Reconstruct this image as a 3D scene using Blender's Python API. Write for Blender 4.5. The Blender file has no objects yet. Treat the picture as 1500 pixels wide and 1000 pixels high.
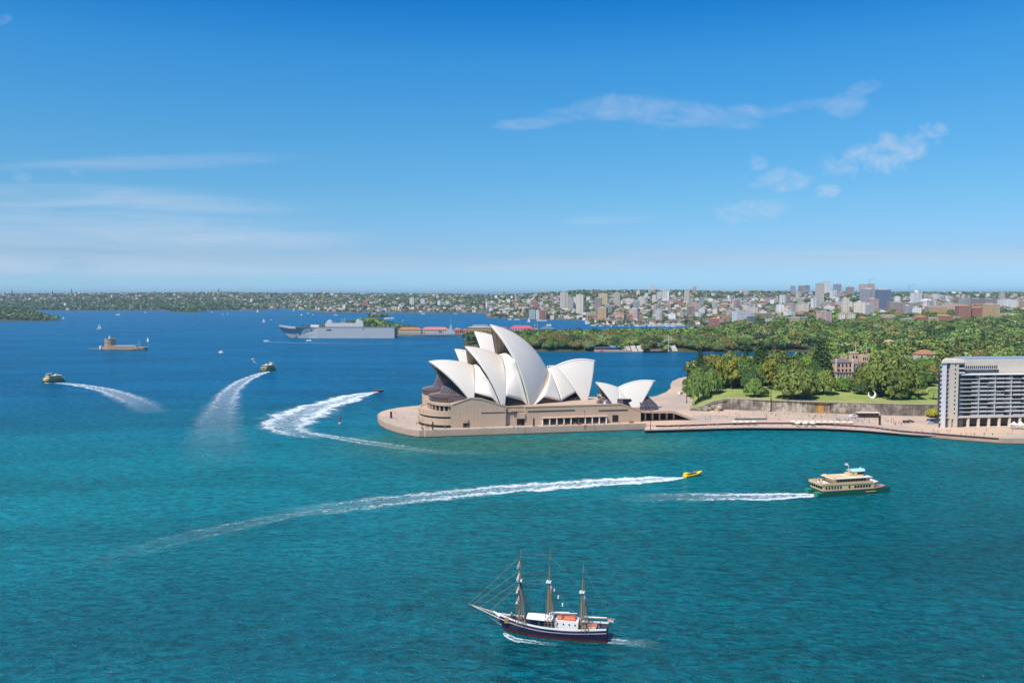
import bpy, bmesh, math, random
import numpy as np
from mathutils import Vector, Matrix
random.seed(7); np.random.seed(7)
R = math.radians
scene = bpy.context.scene
COL = scene.collection

# ---------------------------------------------------------------- camera
CAMH = 87.0; FPX = 1231.0; PITCH = math.atan(68.5 / FPX)
cam_d = bpy.data.cameras.new("camera"); cam = bpy.data.objects.new("camera", cam_d); COL.objects.link(cam)
cam.location = (0, 0, CAMH); cam.rotation_euler = (math.pi / 2 - PITCH, 0, 0)
cam_d.sensor_fit = 'HORIZONTAL'; cam_d.sensor_width = 36.0; cam_d.lens = 36.0 * FPX / 1500.0
cam_d.clip_start = 1.0; cam_d.clip_end = 120000.0
scene.camera = cam

# ---------------------------------------------------------------- sun + sky
SUN_DIR = Vector((-0.66, -0.75, 0)).normalized() * math.cos(R(56)); SUN_DIR.z = math.sin(R(56))
sun_d = bpy.data.lights.new("sun", 'SUN'); sun_d.energy = 5.0; sun_d.angle = R(0.5); sun_d.color = (1.0, 0.94, 0.84)
sun = bpy.data.objects.new("sun", sun_d); COL.objects.link(sun)
sun.rotation_euler = SUN_DIR.to_track_quat('Z', 'Y').to_euler(); sun.location = (0, 0, 300)

scene.view_settings.view_transform = 'Standard'; scene.view_settings.look = 'None'
scene.view_settings.exposure = 0.18; scene.view_settings.gamma = 1.0
scene.view_settings.use_curve_mapping = False
scene.cycles.max_bounces = 5; scene.cycles.volume_bounces = 0; scene.cycles.transparent_max_bounces = 12
scene.cycles.use_denoising = True
scene.cycles.caustics_reflective = False; scene.cycles.caustics_refractive = False

world = bpy.data.worlds.new("World"); scene.world = world; world.use_nodes = True
NT = world.node_tree; N = NT.nodes; L = NT.links; N.clear()

class G:
    """tiny helper for wiring maths nodes"""
    def __init__(s, nt): s.nt = nt; s.n = nt.nodes; s.l = nt.links
    def new(s, t, **kw):
        n = s.n.new(t)
        for k, v in kw.items(): setattr(n, k, v)
        return n
    def put(s, sock, v):
        if isinstance(v, (int, float)): sock.default_value = v
        elif isinstance(v, (tuple, list)): sock.default_value = v
        else: s.l.new(v, sock)
    def m(s, op, a, b=0.0, c=None, clamp=False):
        n = s.n.new('ShaderNodeMath'); n.operation = op; n.use_clamp = clamp
        s.put(n.inputs[0], a); s.put(n.inputs[1], b)
        if c is not None: s.put(n.inputs[2], c)
        return n.outputs[0]
    def vm(s, op, a, b):
        n = s.n.new('ShaderNodeVectorMath'); n.operation = op; s.put(n.inputs[0], a); s.put(n.inputs[1], b); return n.outputs[0]
    def mix(s, fac, a, b, mode='MIX'):
        n = s.n.new('ShaderNodeMix'); n.data_type = 'RGBA'; n.blend_type = mode
        s.put(n.inputs[0], fac); s.put(n.inputs[6], a); s.put(n.inputs[7], b); return n.outputs[2]
    def noise(s, vec, scale, detail=3, rough=.5, dist=0, out=0):
        n = s.n.new('ShaderNodeTexNoise'); n.inputs['Scale'].default_value = scale
        n.inputs['Detail'].default_value = detail; n.inputs['Roughness'].default_value = rough
        n.inputs['Distortion'].default_value = dist
        if vec is not None: s.l.new(vec, n.inputs['Vector'])
        return n.outputs[out]
    def ramp(s, fac, *stops):
        n = s.n.new('ShaderNodeValToRGB'); s.put(n.inputs[0], fac)
        e = n.color_ramp.elements
        for i, (p, c) in enumerate(stops):
            el = e[i] if i < 2 else e.new(p)
            el.position = p; el.color = c if len(c) == 4 else (*c, 1)
        return n.outputs[0]
    def sep(s, v):
        n = s.n.new('ShaderNodeSeparateXYZ'); s.l.new(v, n.inputs[0]); return n.outputs
    def comb(s, x, y, z):
        n = s.n.new('ShaderNodeCombineXYZ'); s.put(n.inputs[0], x); s.put(n.inputs[1], y); s.put(n.inputs[2], z); return n.outputs[0]
    def map(s, v, a, b, c, d, smooth=True):
        n = s.n.new('ShaderNodeMapRange'); n.interpolation_type = 'SMOOTHSTEP' if smooth else 'LINEAR'
        s.put(n.inputs[0], v); s.put(n.inputs[1], a); s.put(n.inputs[2], b); s.put(n.inputs[3], c); s.put(n.inputs[4], d)
        return n.outputs[0]

g = G(NT)
sky = g.new('ShaderNodeTexSky'); sky.sky_type = 'NISHITA'; sky.sun_disc = False
sky.sun_elevation = R(56); sky.sun_rotation = math.atan2(SUN_DIR.x, SUN_DIR.y)
sky.altitude = 90; sky.air_density = 1.0; sky.dust_density = 0.0; sky.ozone_density = 2.0
tc = g.new('ShaderNodeTexCoord')
d_ = g.sep(tc.outputs['Generated'])
# direction -> bearing tangent (a) and elevation tangent (b) about the harbour side of the sky
yy = g.m('MAXIMUM', d_[1], 0.05)
az = g.m('DIVIDE', d_[0], yy); el = g.m('DIVIDE', d_[2], yy)
def A_(px): return (px - 750) / FPX
def E_(py): return (431.5 - py) / FPX
def blob(cx, cy, rx, ry, rot=0.0):
    dx = g.m('SUBTRACT', az, A_(cx)); dy = g.m('SUBTRACT', el, E_(cy))
    c, s_ = math.cos(R(rot)), math.sin(R(rot))
    x = g.m('DIVIDE', g.m('ADD', g.m('MULTIPLY', dx, c), g.m('MULTIPLY', dy, s_)), rx / FPX)
    y = g.m('DIVIDE', g.m('SUBTRACT', g.m('MULTIPLY', dy, c), g.m('MULTIPLY', dx, s_)), ry / FPX)
    r = g.m('ADD', g.m('MULTIPLY', x, x), g.m('MULTIPLY', y, y))
    return g.map(r, 0.0, 1.0, 1.0, 0.0)
wv = g.comb(g.m('MULTIPLY', az, 1.0), g.m('MULTIPLY', el, 2.6), 0.3)
wisp = g.noise(wv, 13.0, 10, .66, .9)
wv2 = g.comb(az, g.m('MULTIPLY', el, 1.5), 1.7)
puff = g.noise(wv2, 60.0, 9, .66, .5); puffb = g.noise(wv2, 34.0, 10, .66, .5)
wv3 = g.comb(g.m('MULTIPLY', az, 0.5), g.m('MULTIPLY', el, 7.0), 4.0)
strat = g.noise(wv3, 7.0, 8, .6, .5)
def cl(mask, tex, lo, hi, k):
    # the mask opens the threshold so that the edge of each cloud follows the noise
    v = g.m('SUBTRACT', g.m('ADD', tex, g.m('MULTIPLY', mask, .34)), .30)
    return g.m('MULTIPLY', g.m('MULTIPLY', g.map(v, lo + .08, hi + .26, 0, 1, False), g.map(mask, 0, 1, 0, 1)), k)
parts_ = []
for cx, cy, rx, ry, rot, k in ((775, 184, 80, 14, 3, .45), (830, 172, 80, 20, 6, .40), (905, 162, 120, 30, 2, .55), (985, 172, 120, 30, -3, .60), (1045, 178, 90, 22, -4, .5), (1120, 166, 110, 18, 3, .42), (1185, 158, 90, 16, 4, .35), (1228, 160, 60, 28, 8, .5), (1256, 134, 44, 18, 20, .5)): parts_.append(cl(blob(cx, cy, rx, ry, rot), wisp, .28, .60, k * .85))
for cx, cy, rx, ry, rot, k in ((1285, 230, 125, 44, 14, .8), (1143, 266, 70, 26, 4, .75), (1095, 310, 90, 26, 8, .6)): parts_.append(cl(blob(cx, cy, rx, ry, rot), puffb, .29, .58, k * .85))
for cx, cy, rx, ry, rot, k in ((1208, 281, 34, 18, 0, .7), (1361, 194, 36, 18, 0, .6), (1106, 240, 24, 18, 0, .5), (40, 262, 24, 12, 0, .35), (120, 256, 18, 12, 0, .40), (18, 36, 22, 12, 10, .35)): parts_.append(cl(blob(cx, cy, rx, ry, rot), puff, .30, .56, k * .8))
for cx, cy, rx, ry, rot, k in ((160, 300, 460, 38, -3, .55), (110, 345, 620, 46, -2, .65), (220, 240, 340, 18, 2, .3), (900, 322, 120, 14, 3, .3), (150, 385, 1300, 30, 0, .6), (1300, 380, 700, 24, 0, .35)): parts_.append(cl(blob(cx, cy, rx, ry, rot), strat, .24, .60, k))
cloud = parts_[0]
for p_ in parts_[1:]: cloud = g.m('MAXIMUM', cloud, p_)
cloud = g.m('MULTIPLY', cloud, g.map(d_[1], .05, .3, 0, 1))
hs = g.new('ShaderNodeHueSaturation'); L.new(sky.outputs[0], hs.inputs['Color'])
hs.inputs['Saturation'].default_value = SKY_SAT = 1.22; hs.inputs['Value'].default_value = 1.0; hs.inputs['Hue'].default_value = .5
tint = g.ramp(g.m('MULTIPLY', d_[2], 2.0), (0.0, (.40, .84, 1.75)), (.083, (.48, .67, 1.10)), (.21, (.50, .84, 1.08)), (.37, (.47, .99, 1.2)), (.52, (.34, 1.05, 1.34)), (.65, (.08, .87, 1.36)))
skyc = g.mix(1.0, hs.outputs[0], tint, 'MULTIPLY')
skyc = g.mix(cloud, skyc, (6.3, 6.9, 7.9, 1))
bg = g.new('ShaderNodeBackground'); L.new(skyc, bg.inputs[0]); bg.inputs[1].default_value = 0.094
wo = g.new('ShaderNodeOutputWorld'); L.new(bg.outputs[0], wo.inputs[0])

# ---------------------------------------------------------------- measuring helpers (photo pixel -> point of the place)
_F = Vector((0, math.cos(PITCH), -math.sin(PITCH))); _U = Vector((0, math.sin(PITCH), math.cos(PITCH)))
def ray(px, py): return _F + Vector(((px - 750) / FPX, 0, 0)) + _U * ((500 - py) / FPX)
def atz(px, py, z=0.0):
    r = ray(px, py); t = (z - CAMH) / r.z; return Vector((r.x * t, r.y * t, z))
def atd(px, py, d):
    """point on the sight line at depth y = d"""
    r = ray(px, py); t = d / r.y; return Vector((r.x * t, d, CAMH + r.z * t))
def colx(px, d): return (px - 750) / FPX * d * 1.0016   # x of a column at depth d (near the horizon)
O = atz(620, 641); _B = atz(945, 630); ANG = math.atan2(_B.y - O.y, _B.x - O.x)
UV_ = Vector((math.cos(ANG), math.sin(ANG), 0)); VV_ = Vector((-math.sin(ANG), math.cos(ANG), 0)); CAMP = Vector((0, 0, CAMH))
def atv(px, py, v):
    """point on the sight line in the vertical plane v metres behind the west sea wall, in opera house coordinates"""
    r = ray(px, py); t = (v - (CAMP - O).dot(VV_)) / r.dot(VV_); q = CAMP + r * t - O
    return Vector((q.dot(UV_), v, q.z))
def loc(p):
    q = Vector(p) - O; return Vector((q.dot(UV_), q.dot(VV_), p[2]))
def wor(u, v, z): return O + UV_ * u + VV_ * v + Vector((0, 0, z))

# ---------------------------------------------------------------- object helpers
def tag(o, label=None, cat=None, group=None, kind=None):
    if label: o["label"] = label
    if cat: o["category"] = cat
    if group: o["group"] = group
    if kind: o["kind"] = kind
    return o
def empty(name, loc_=(0, 0, 0), rz=0.0, label=None, cat=None, group=None):
    o = bpy.data.objects.new(name, None); COL.objects.link(o); o.location = loc_; o.rotation_euler = (0, 0, rz)
    o.empty_display_size = 2.0
    return tag(o, label, cat, group)
def copy_tree(o, parent=None):
    c = o.copy(); COL.objects.link(c)
    if parent is not None: c.parent = parent
    for ch in o.children: copy_tree(ch, c)
    return c

class MB:
    def __init__(s): s.v = []; s.f = []; s.mi = []; s.m = 0
    def add(s, vs, fs):
        b = len(s.v); s.v.extend([tuple(x) for x in vs]); s.f.extend([tuple(i + b for i in f) for f in fs]); s.mi.extend([s.m] * len(fs)); return s
    def box(s, x0, x1, y0, y1, z0, z1):
        return s.add([(x0, y0, z0), (x1, y0, z0), (x1, y1, z0), (x0, y1, z0), (x0, y0, z1), (x1, y0, z1), (x1, y1, z1), (x0, y1, z1)],
                     [(0, 3, 2, 1), (4, 5, 6, 7), (0, 1, 5, 4), (1, 2, 6, 5), (2, 3, 7, 6), (3, 0, 4, 7)])
    def prism(s, poly, z0, z1):
        a = sum(poly[i][0] * poly[(i + 1) % len(poly)][1] - poly[(i + 1) % len(poly)][0] * poly[i][1] for i in range(len(poly)))
        if a < 0: poly = poly[::-1]
        n = len(poly)
        return s.add([(p[0], p[1], z0) for p in poly] + [(p[0], p[1], z1) for p in poly],
                     [tuple(range(n - 1, -1, -1)), tuple(range(n, 2 * n))] + [(i, (i + 1) % n, n + (i + 1) % n, n + i) for i in range(n)])
    def extr(s, prof, y0, y1):
        """profile in x,z pushed along y"""
        n = len(prof)
        return s.add([(p[0], y0, p[1]) for p in prof] + [(p[0], y1, p[1]) for p in prof],
                     [tuple(range(n)), tuple(range(2 * n - 1, n - 1, -1))] + [((i + 1) % n, i, n + i, n + (i + 1) % n) for i in range(n)])
    def tube(s, a, b, r0, r1=None, n=6):
        a = Vector(a); b = Vector(b); r1 = r0 if r1 is None else r1
        d = (b - a); 
        if d.length < 1e-6: return s
        d.normalize(); t = Vector((0, 0, 1)) if abs(d.z) < .9 else Vector((1, 0, 0))
        x = d.cross(t).normalized(); y = d.cross(x)
        vs = [a + (x * math.cos(2 * math.pi * i / n) + y * math.sin(2 * math.pi * i / n)) * r0 for i in range(n)]
        vs += [b + (x * math.cos(2 * math.pi * i / n) + y * math.sin(2 * math.pi * i / n)) * r1 for i in range(n)]
        return s.add(vs, [tuple(range(n - 1, -1, -1)), tuple(range(n, 2 * n))] + [((i + 1) % n, i, n + i, n + (i + 1) % n)[::-1] for i in range(n)])
    def path(s, pts, r, n=5):
        for i in range(len(pts) - 1): s.tube(pts[i], pts[i + 1], r, r, n)
        return s
    def lathe(s, prof, n=16, c=(0, 0), a0=0.0, a1=2 * math.pi, cap=False):
        full = abs(a1 - a0 - 2 * math.pi) < 1e-6; m = n if full else n + 1
        vs = []
        for r, z in prof:
            for i in range(m):
                t = a0 + (a1 - a0) * i / n; vs.append((c[0] + r * math.cos(t), c[1] + r * math.sin(t), z))
        fs = []
        for j in range(len(prof) - 1):
            for i in range(n):
                k = (i + 1) % m; fs.append((j * m + i, j * m + k, (j + 1) * m + k, (j + 1) * m + i))
        if cap and full: fs += [tuple(range(m - 1, -1, -1)), tuple((len(prof) - 1) * m + i for i in range(m))]
        return s.add(vs, fs)
    def loft(s, rings, cap=True, closed=True):
        n = len(rings[0]); vs = [p for r in rings for p in r]; fs = []
        for j in range(len(rings) - 1):
            for i in range(n if closed else n - 1):
                k = (i + 1) % n; fs.append((j * n + i, j * n + k, (j + 1) * n + k, (j + 1) * n + i))
        if cap: fs += [tuple(range(n - 1, -1, -1)), tuple((len(rings) - 1) * n + i for i in range(n))]
        return s.add(vs, fs)
    def build(s, name, mats, parent=None, smooth=False, bevel=0, loc_=None, rz=0.0):
        me = bpy.data.meshes.new(name); me.from_pydata(s.v, [], s.f)
        if not isinstance(mats, (list, tuple)): mats = [mats]
        for m_ in mats: me.materials.append(m_)
        if len(mats) > 1: me.polygons.foreach_set('material_index', s.mi)
        bm = bmesh.new(); bm.from_mesh(me); bmesh.ops.recalc_face_normals(bm, faces=bm.faces[:]); bm.to_mesh(me); bm.free()
        if smooth:
            me.polygons.foreach_set('use_smooth', [True] * len(me.polygons)); 
            try: me.set_sharp_from_angle(angle=R(40))
            except Exception: pass
        me.update()
        o = bpy.data.objects.new(name, me); COL.objects.link(o)
        if parent is not None: o.parent = parent
        if loc_ is not None: o.location = loc_
        o.rotation_euler = (0, 0, rz)
        return o

def lin(c):
    """sRGB 0-255 -> linear"""
    return tuple(((x / 255 + .055) / 1.055) ** 2.4 if x > 10 else x / 255 / 12.92 for x in c)
_mats = {}
def mat(name, col, rough=.8, spec=.3, var=0.12, vscale=.5, bump=0.0, bscale=3.0, metal=0.0, rnd=0.0, trans=0.0):
    """plain surface with a little wear: large and small scale value changes, optional bump, optional change per object"""
    if name in _mats: return _mats[name]
    m_ = bpy.data.materials.new(name); m_.use_nodes = True; nt = m_.node_tree; b = nt.nodes['Principled BSDF']; q = G(nt)
    b.inputs['Roughness'].default_value = rough; b.inputs['Specular IOR Level'].default_value = spec; b.inputs['Metallic'].default_value = metal
    t = q.new('ShaderNodeTexCoord')
    n1 = q.noise(t.outputs['Object'], vscale, 5, .6)
    n2 = q.noise(t.outputs['Object'], vscale * 9, 3, .6)
    v = q.m('ADD', q.m('MULTIPLY', q.m('SUBTRACT', n1, .5), var * 3.2), q.m('MULTIPLY', q.m('SUBTRACT', n2, .5), var * 1.6))
    v = q.m('ADD', v, 1.0)
    if rnd:
        oi = q.new('ShaderNodeObjectInfo'); v = q.m('MULTIPLY', v, q.m('ADD', q.m('MULTIPLY', oi.outputs['Random'], rnd), 1 - rnd / 2))
    vv = q.new('ShaderNodeVectorMath', operation='SCALE'); vv.inputs[0].default_value = col[:3]; q.put(vv.inputs['Scale'], v)
    nt.links.new(vv.outputs[0], b.inputs['Base Color'])
    if bump:
        bp = q.new('ShaderNodeBump'); bp.inputs['Strength'].default_value = .6; bp.inputs['Distance'].default_value = bump
        nt.links.new(q.noise(t.outputs['Object'], bscale, 4, .6), bp.inputs['Height']); nt.links.new(bp.outputs[0], b.inputs['Normal'])
    _mats[name] = m_; return m_
def pmat(name, rough=.7, spec=.3):
    m_ = bpy.data.materials.new(name); m_.use_nodes = True
    b = m_.node_tree.nodes['Principled BSDF']; b.inputs['Roughness'].default_value = rough; b.inputs['Specular IOR Level'].default_value = spec
    _mats[name] = m_
    return m_, G(m_.node_tree), b
def glassm(name, col, rough=.08, var=.3, vscale=.4, spec=.6):
    if name in _mats: return _mats[name]
    return mat(name, col, rough, spec, var, vscale)
def facade(name, wall, win, fz=3.2, fw=3.6, zfill=.5, wfill=.6, band=False, rnd=0.0):
    """wall colour with rows of dark window openings in the object's own metres (used where windows are a pixel or less)"""
    if name in _mats: return _mats[name]
    m_, q, b = pmat(name, .75, .3)
    t = q.new('ShaderNodeTexCoord'); s = q.sep(t.outputs['Object'])
    ge = q.new('ShaderNodeNewGeometry'); tn = q.new('ShaderNodeVectorTransform', vector_type='NORMAL', convert_from='WORLD', convert_to='OBJECT')
    q.l.new(ge.outputs['Normal'], tn.inputs[0]); nn = q.sep(tn.outputs[0])
    side = q.m('GREATER_THAN', q.m('ABSOLUTE', nn[0]), .7)
    h = q.m('ADD', q.m('MULTIPLY', s[0], q.m('SUBTRACT', 1.0, side)), q.m('MULTIPLY', s[1], side))
    wz = q.m('LESS_THAN', q.m('FRACT', q.m('DIVIDE', s[2], fz)), zfill)
    wh = 1.0 if band else q.m('LESS_THAN', q.m('FRACT', q.m('DIVIDE', q.m('ADD', h, 500.0), fw)), wfill)
    vert = q.m('LESS_THAN', q.m('ABSOLUTE', nn[2]), .5)
    k = q.m('MULTIPLY', q.m('MULTIPLY', wz, wh), vert)
    n1 = q.noise(t.outputs['Object'], .35, 3)
    cell = q.new('ShaderNodeTexWhiteNoise'); cell.noise_dimensions = '3D'
    q.l.new(q.comb(q.m('FLOOR', q.m('DIVIDE', h, fw)), q.m('FLOOR', q.m('DIVIDE', s[2], fz)), side), cell.inputs['Vector'])
    wc = q.mix(q.m('MULTIPLY', cell.outputs[0], .45), (*win, 1), (*[min(1, x * 1.2) for x in wall], 1))
    val = q.m('ADD', .85, q.m('MULTIPLY', n1, .3))
    if rnd:
        oi = q.new('ShaderNodeObjectInfo'); val = q.m('MULTIPLY', val, q.m('ADD', 1 - rnd / 2, q.m('MULTIPLY', oi.outputs['Random'], rnd)))
    sc = q.new('ShaderNodeVectorMath', operation='SCALE'); sc.inputs[0].default_value = wall; q.put(sc.inputs['Scale'], val)
    q.l.new(q.mix(k, sc.outputs[0], wc), b.inputs['Base Color'])
    q.l.new(q.m('SUBTRACT', .75, q.m('MULTIPLY', k, .5)), b.inputs['Roughness'])
    return m_
# ================================================================ WATER
def water_material():
    m_, q, b = pmat('harbour_water', .12, .16)
    b.inputs['IOR'].default_value = 1.33
    try: b.inputs['Specular Tint'].default_value = (.40, .80, 1.0, 1)
    except Exception: pass
    ge = q.new('ShaderNodeNewGeometry'); P = ge.outputs['Position']; s = q.sep(P)
    # waves in metres: long swell, chop and small ripples; the wind turns a little across the harbour
    r = q.new('ShaderNodeVectorRotate', rotation_type='Z_AXIS'); q.l.new(P, r.inputs['Vector'])
    q.put(r.inputs['Angle'], q.m('ADD', R(-8), q.m('MULTIPLY', q.map(s[0], -300, 200, 0, 1), R(14))))
    mp = q.vm('MULTIPLY', r.outputs[0], (.50, 1.0, 1.0)); mq = q.vm('MULTIPLY', P, (.75, .75, 1.0))
    w1 = q.noise(mp, .11, 3, .55, .5); w2 = q.noise(mp, .40, 4, .64, .6); w3 = q.noise(mp, 1.3, 3, .6, .3); w4 = q.noise(mq, .55, 3, .6, .8)
    hgt = q.m('ADD', q.m('ADD', q.m('MULTIPLY', w1, 2.6), q.m('MULTIPLY', w2, 2.0)), q.m('ADD', q.m('MULTIPLY', w3, .45), q.m('MULTIPLY', w4, .9)))
    bp = q.new('ShaderNodeBump'); bp.inputs['Strength'].default_value = 1.0; bp.inputs['Distance'].default_value = 1.0
    q.l.new(hgt, bp.inputs['Height'])
    # teal near, bluer further out, wind patches; quay-side green reflection and ripple shading painted in
    big = q.noise(P, .0028, 4, .55, .6); wind = q.noise(q.vm('MULTIPLY', P, (.35, 1, 1)), .012, 5, .62, .8)
    dd = q.m('ADD', s[1], q.m('ADD', q.m('MULTIPLY', s[0], -.35), q.m('MULTIPLY', q.m('SUBTRACT', big, .5), 260)))
    c = q.mix(q.map(dd, 190, 400, 0, 1), (.0003, .088, .112, 1), (.0015, .148, .172, 1))
    c = q.mix(q.map(dd, 430, 900, 0, 1), c, (.0010, .098, .205, 1))
    du = q.m('ABSOLUTE', q.m('SUBTRACT', s[0], 5.0)); dv = q.m('ABSOLUTE', q.m('SUBTRACT', s[1], 486.0))
    wall_refl = q.m('MULTIPLY', q.map(q.m('ADD', dv, q.m('MULTIPLY', q.m('SUBTRACT', big, .5), 50)), 5, 60, 1, 0), q.map(du, 60, 130, 1, 0))
    c = q.mix(q.m('MULTIPLY', wall_refl, .7), c, (.055, .200, .135, 1))  # the building's greenish reflection painted into the water before the sea wall
    crest_shade = q.map(q.m('ADD', q.m('ADD', q.m('MULTIPLY', w2, .5), q.m('MULTIPLY', w3, .25)), q.m('MULTIPLY', w4, .30)), .40, .66, .56, 1.52)  # ripple light and shade painted into the base colour by wave height
    cw = q.m('MULTIPLY', crest_shade, q.map(wind, .30, .70, .80, 1.22))
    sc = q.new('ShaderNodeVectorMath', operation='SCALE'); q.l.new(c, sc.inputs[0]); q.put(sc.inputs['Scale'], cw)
    # body light plus a filtered surface reflection (the picture was taken through a polariser, which takes out most of the glare)
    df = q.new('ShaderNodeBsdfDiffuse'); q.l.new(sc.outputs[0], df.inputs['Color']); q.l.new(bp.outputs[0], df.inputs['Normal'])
    gl = q.new('ShaderNodeBsdfGlossy'); gl.inputs['Color'].default_value = (.42, .82, 1.0, 1); q.l.new(bp.outputs[0], gl.inputs['Normal']); q.l.new(q.map(s[1], 150, 2500, .12, .28), gl.inputs['Roughness'])
    fr = q.new('ShaderNodeFresnel'); fr.inputs['IOR'].default_value = 1.33; q.l.new(bp.outputs[0], fr.inputs['Normal'])
    mx = q.new('ShaderNodeMixShader'); q.l.new(q.m('MULTIPLY', fr.outputs[0], .75), mx.inputs[0]); q.l.new(df.outputs[0], mx.inputs[1]); q.l.new(gl.outputs[0], mx.inputs[2])
    out = [x for x in q.n if x.type == 'OUTPUT_MATERIAL'][0]; q.l.new(mx.outputs[0], out.inputs[0]); q.n.remove(b)
    return m_
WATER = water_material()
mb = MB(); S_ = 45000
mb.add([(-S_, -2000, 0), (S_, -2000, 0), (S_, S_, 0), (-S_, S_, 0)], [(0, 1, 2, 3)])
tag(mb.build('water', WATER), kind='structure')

# foam on the water: ribbons of broken white water, thinning out behind the boat
def foam_material(name, dens, tail, patch=.35, film=.30):
    m_, q, b = pmat(name, .6, .2)
    uv = q.new('ShaderNodeUVMap'); s = q.sep(uv.outputs[0])      # u along (0 at boat, 1 at tail), v across -1..1
    ge = q.new('ShaderNodeNewGeometry'); P = ge.outputs['Position']
    av0 = q.m('ABSOLUTE', q.m('SUBTRACT', q.m('MULTIPLY', s[1], 2.0), 1.0))
    n = q.noise(P, patch * 1.3, 7, .72, 1.2); n2 = q.noise(P, patch * .28, 5, .62, .6); n3 = q.noise(P, patch * .9, 4, .6, .4)
    av = q.m('ADD', av0, q.m('ADD', q.m('MULTIPLY', q.m('SUBTRACT', n2, .5), 1.0), q.m('MULTIPLY', q.m('SUBTRACT', n3, .5), .55)))
    edge = q.m('MULTIPLY', q.map(av, .30, .85, 1, 0), q.map(av0, .8, 1.0, 1, 0))
    rim = q.m('MULTIPLY', q.map(av, .15, .55, 0, 1), edge)
    along = q.m('POWER', q.m('SUBTRACT', 1.0, s[0], clamp=True), tail)
    body = q.m('MULTIPLY', edge, q.m('ADD', .50, q.m('MULTIPLY', rim, .9)))
    dn = q.m('MULTIPLY', q.m('MULTIPLY', body, along), dens)
    nn = q.m('ADD', q.m('MULTIPLY', n, .9), q.m('MULTIPLY', n3, .25))
    k = q.map(q.m('ADD', nn, q.m('MULTIPLY', dn, .58)), .64, 1.04, 0, .92)
    k = q.m('MULTIPLY', k, q.map(dn, 0.0, .15, 0, 1))
    k = q.m('MAXIMUM', k, q.m('MULTIPLY', q.m('MULTIPLY', q.m('MULTIPLY', edge, along), q.map(n, .3, .7, .3, 1)), film))
    b.inputs['Base Color'].default_value = (.70, .78, .80, 1)
    tr = q.new('ShaderNodeBsdfTransparent'); mx = q.new('ShaderNodeMixShader')
    q.l.new(k, mx.inputs[0]); q.l.new(tr.outputs[0], mx.inputs[1]); q.l.new(b.outputs[0], mx.inputs[2])
    out = [x for x in q.n if x.type == 'OUTPUT_MATERIAL'][0]; q.l.new(mx.outputs[0], out.inputs[0])
    return m_
def spline(pts, n):
    """Catmull-Rom through rows of numbers"""
    P_ = [np.array(p, float) for p in pts]; P_ = [2 * P_[0] - P_[1]] + P_ + [2 * P_[-1] - P_[-2]]; out = []
    segs = len(P_) - 3
    for i in range(segs):
        a, b_, c, d = P_[i:i + 4]
        for j in range(n if i < segs - 1 else n + 1):
            t = j / n; out.append(.5 * ((2 * b_) + (-a + c) * t + (2 * a - 5 * b_ + 4 * c - d) * t * t + (-a + 3 * b_ - 3 * c + d) * t ** 3))
    return out
def ribbon(name, px, material, label, z=.05):
    """px: (photo x, photo y, half width in metres) at water level, boat end first"""
    rows = []
    for x, y, w in px:
        p = atz(x, y, z); rows.append((p.x, p.y, w))
    rows = spline(rows, 10); n = len(rows); vs = []; uvs = []
    for i, r_ in enumerate(rows):
        a = rows[max(0, i - 1)]; b_ = rows[min(n - 1, i + 1)]; d = np.array([b_[0] - a[0], b_[1] - a[1]]); d /= np.linalg.norm(d) + 1e-9
        nx, ny = -d[1], d[0]
        for j in range(7):
            t = j / 6; o_ = (t * 2 - 1) * r_[2] * 1.35; vs.append((r_[0] + nx * o_, r_[1] + ny * o_, z)); uvs.append((i / (n - 1), t))
    fs = [(i * 7 + j, i * 7 + j + 1, (i + 1) * 7 + j + 1, (i + 1) * 7 + j) for i in range(n - 1) for j in range(6)]
    me = bpy.data.meshes.new(name); me.from_pydata(vs, [], fs); me.materials.append(material)
    lay = me.uv_layers.new(name='UVMap')
    for lp in me.loops: lay.data[lp.index].uv = uvs[lp.vertex_index]
    o = bpy.data.objects.new(name, me); COL.objects.link(o); tag(o, label, 'wake', kind='stuff'); return o

# ================================================================ QUAY AND OPERA HOUSE
paving = mat('paving', (.46, .34, .265), .85, .2, .10, .08)
def _pavebands():
    m_, q, b = pmat('forecourt_paving', .85, .2)
    ge = q.new('ShaderNodeNewGeometry'); P = ge.outputs['Position']
    n = q.noise(P, .03, 5, .6); n2 = q.noise(P, .6, 4, .6)
    r = q.new('ShaderNodeVectorRotate', rotation_type='Z_AXIS'); q.l.new(P, r.inputs['Vector']); r.inputs['Angle'].default_value = -ANG
    s = q.sep(r.outputs[0])
    jo = q.m('MAXIMUM', q.m('LESS_THAN', q.m('FRACT', q.m('DIVIDE', s[0], 6.0)), .05), q.m('LESS_THAN', q.m('FRACT', q.m('DIVIDE', s[1], 6.0)), .05))
    v = q.m('ADD', .86, q.m('ADD', q.m('MULTIPLY', n, .22), q.m('MULTIPLY', n2, .10)))
    v = q.m('MULTIPLY', v, q.m('SUBTRACT', 1.0, q.m('MULTIPLY', jo, .14)))
    sc = q.new('ShaderNodeVectorMath', operation='SCALE'); q.l.new(q.mix(q.map(q.noise(P, .018, 5, .62), .42, .60, 0, 1), (.56, .405, .285, 1), (.42, .34, .28, 1)), sc.inputs[0]); q.put(sc.inputs['Scale'], v)
    q.l.new(sc.outputs[0], b.inputs['Base Color']); return m_
paving = _pavebands()
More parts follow.
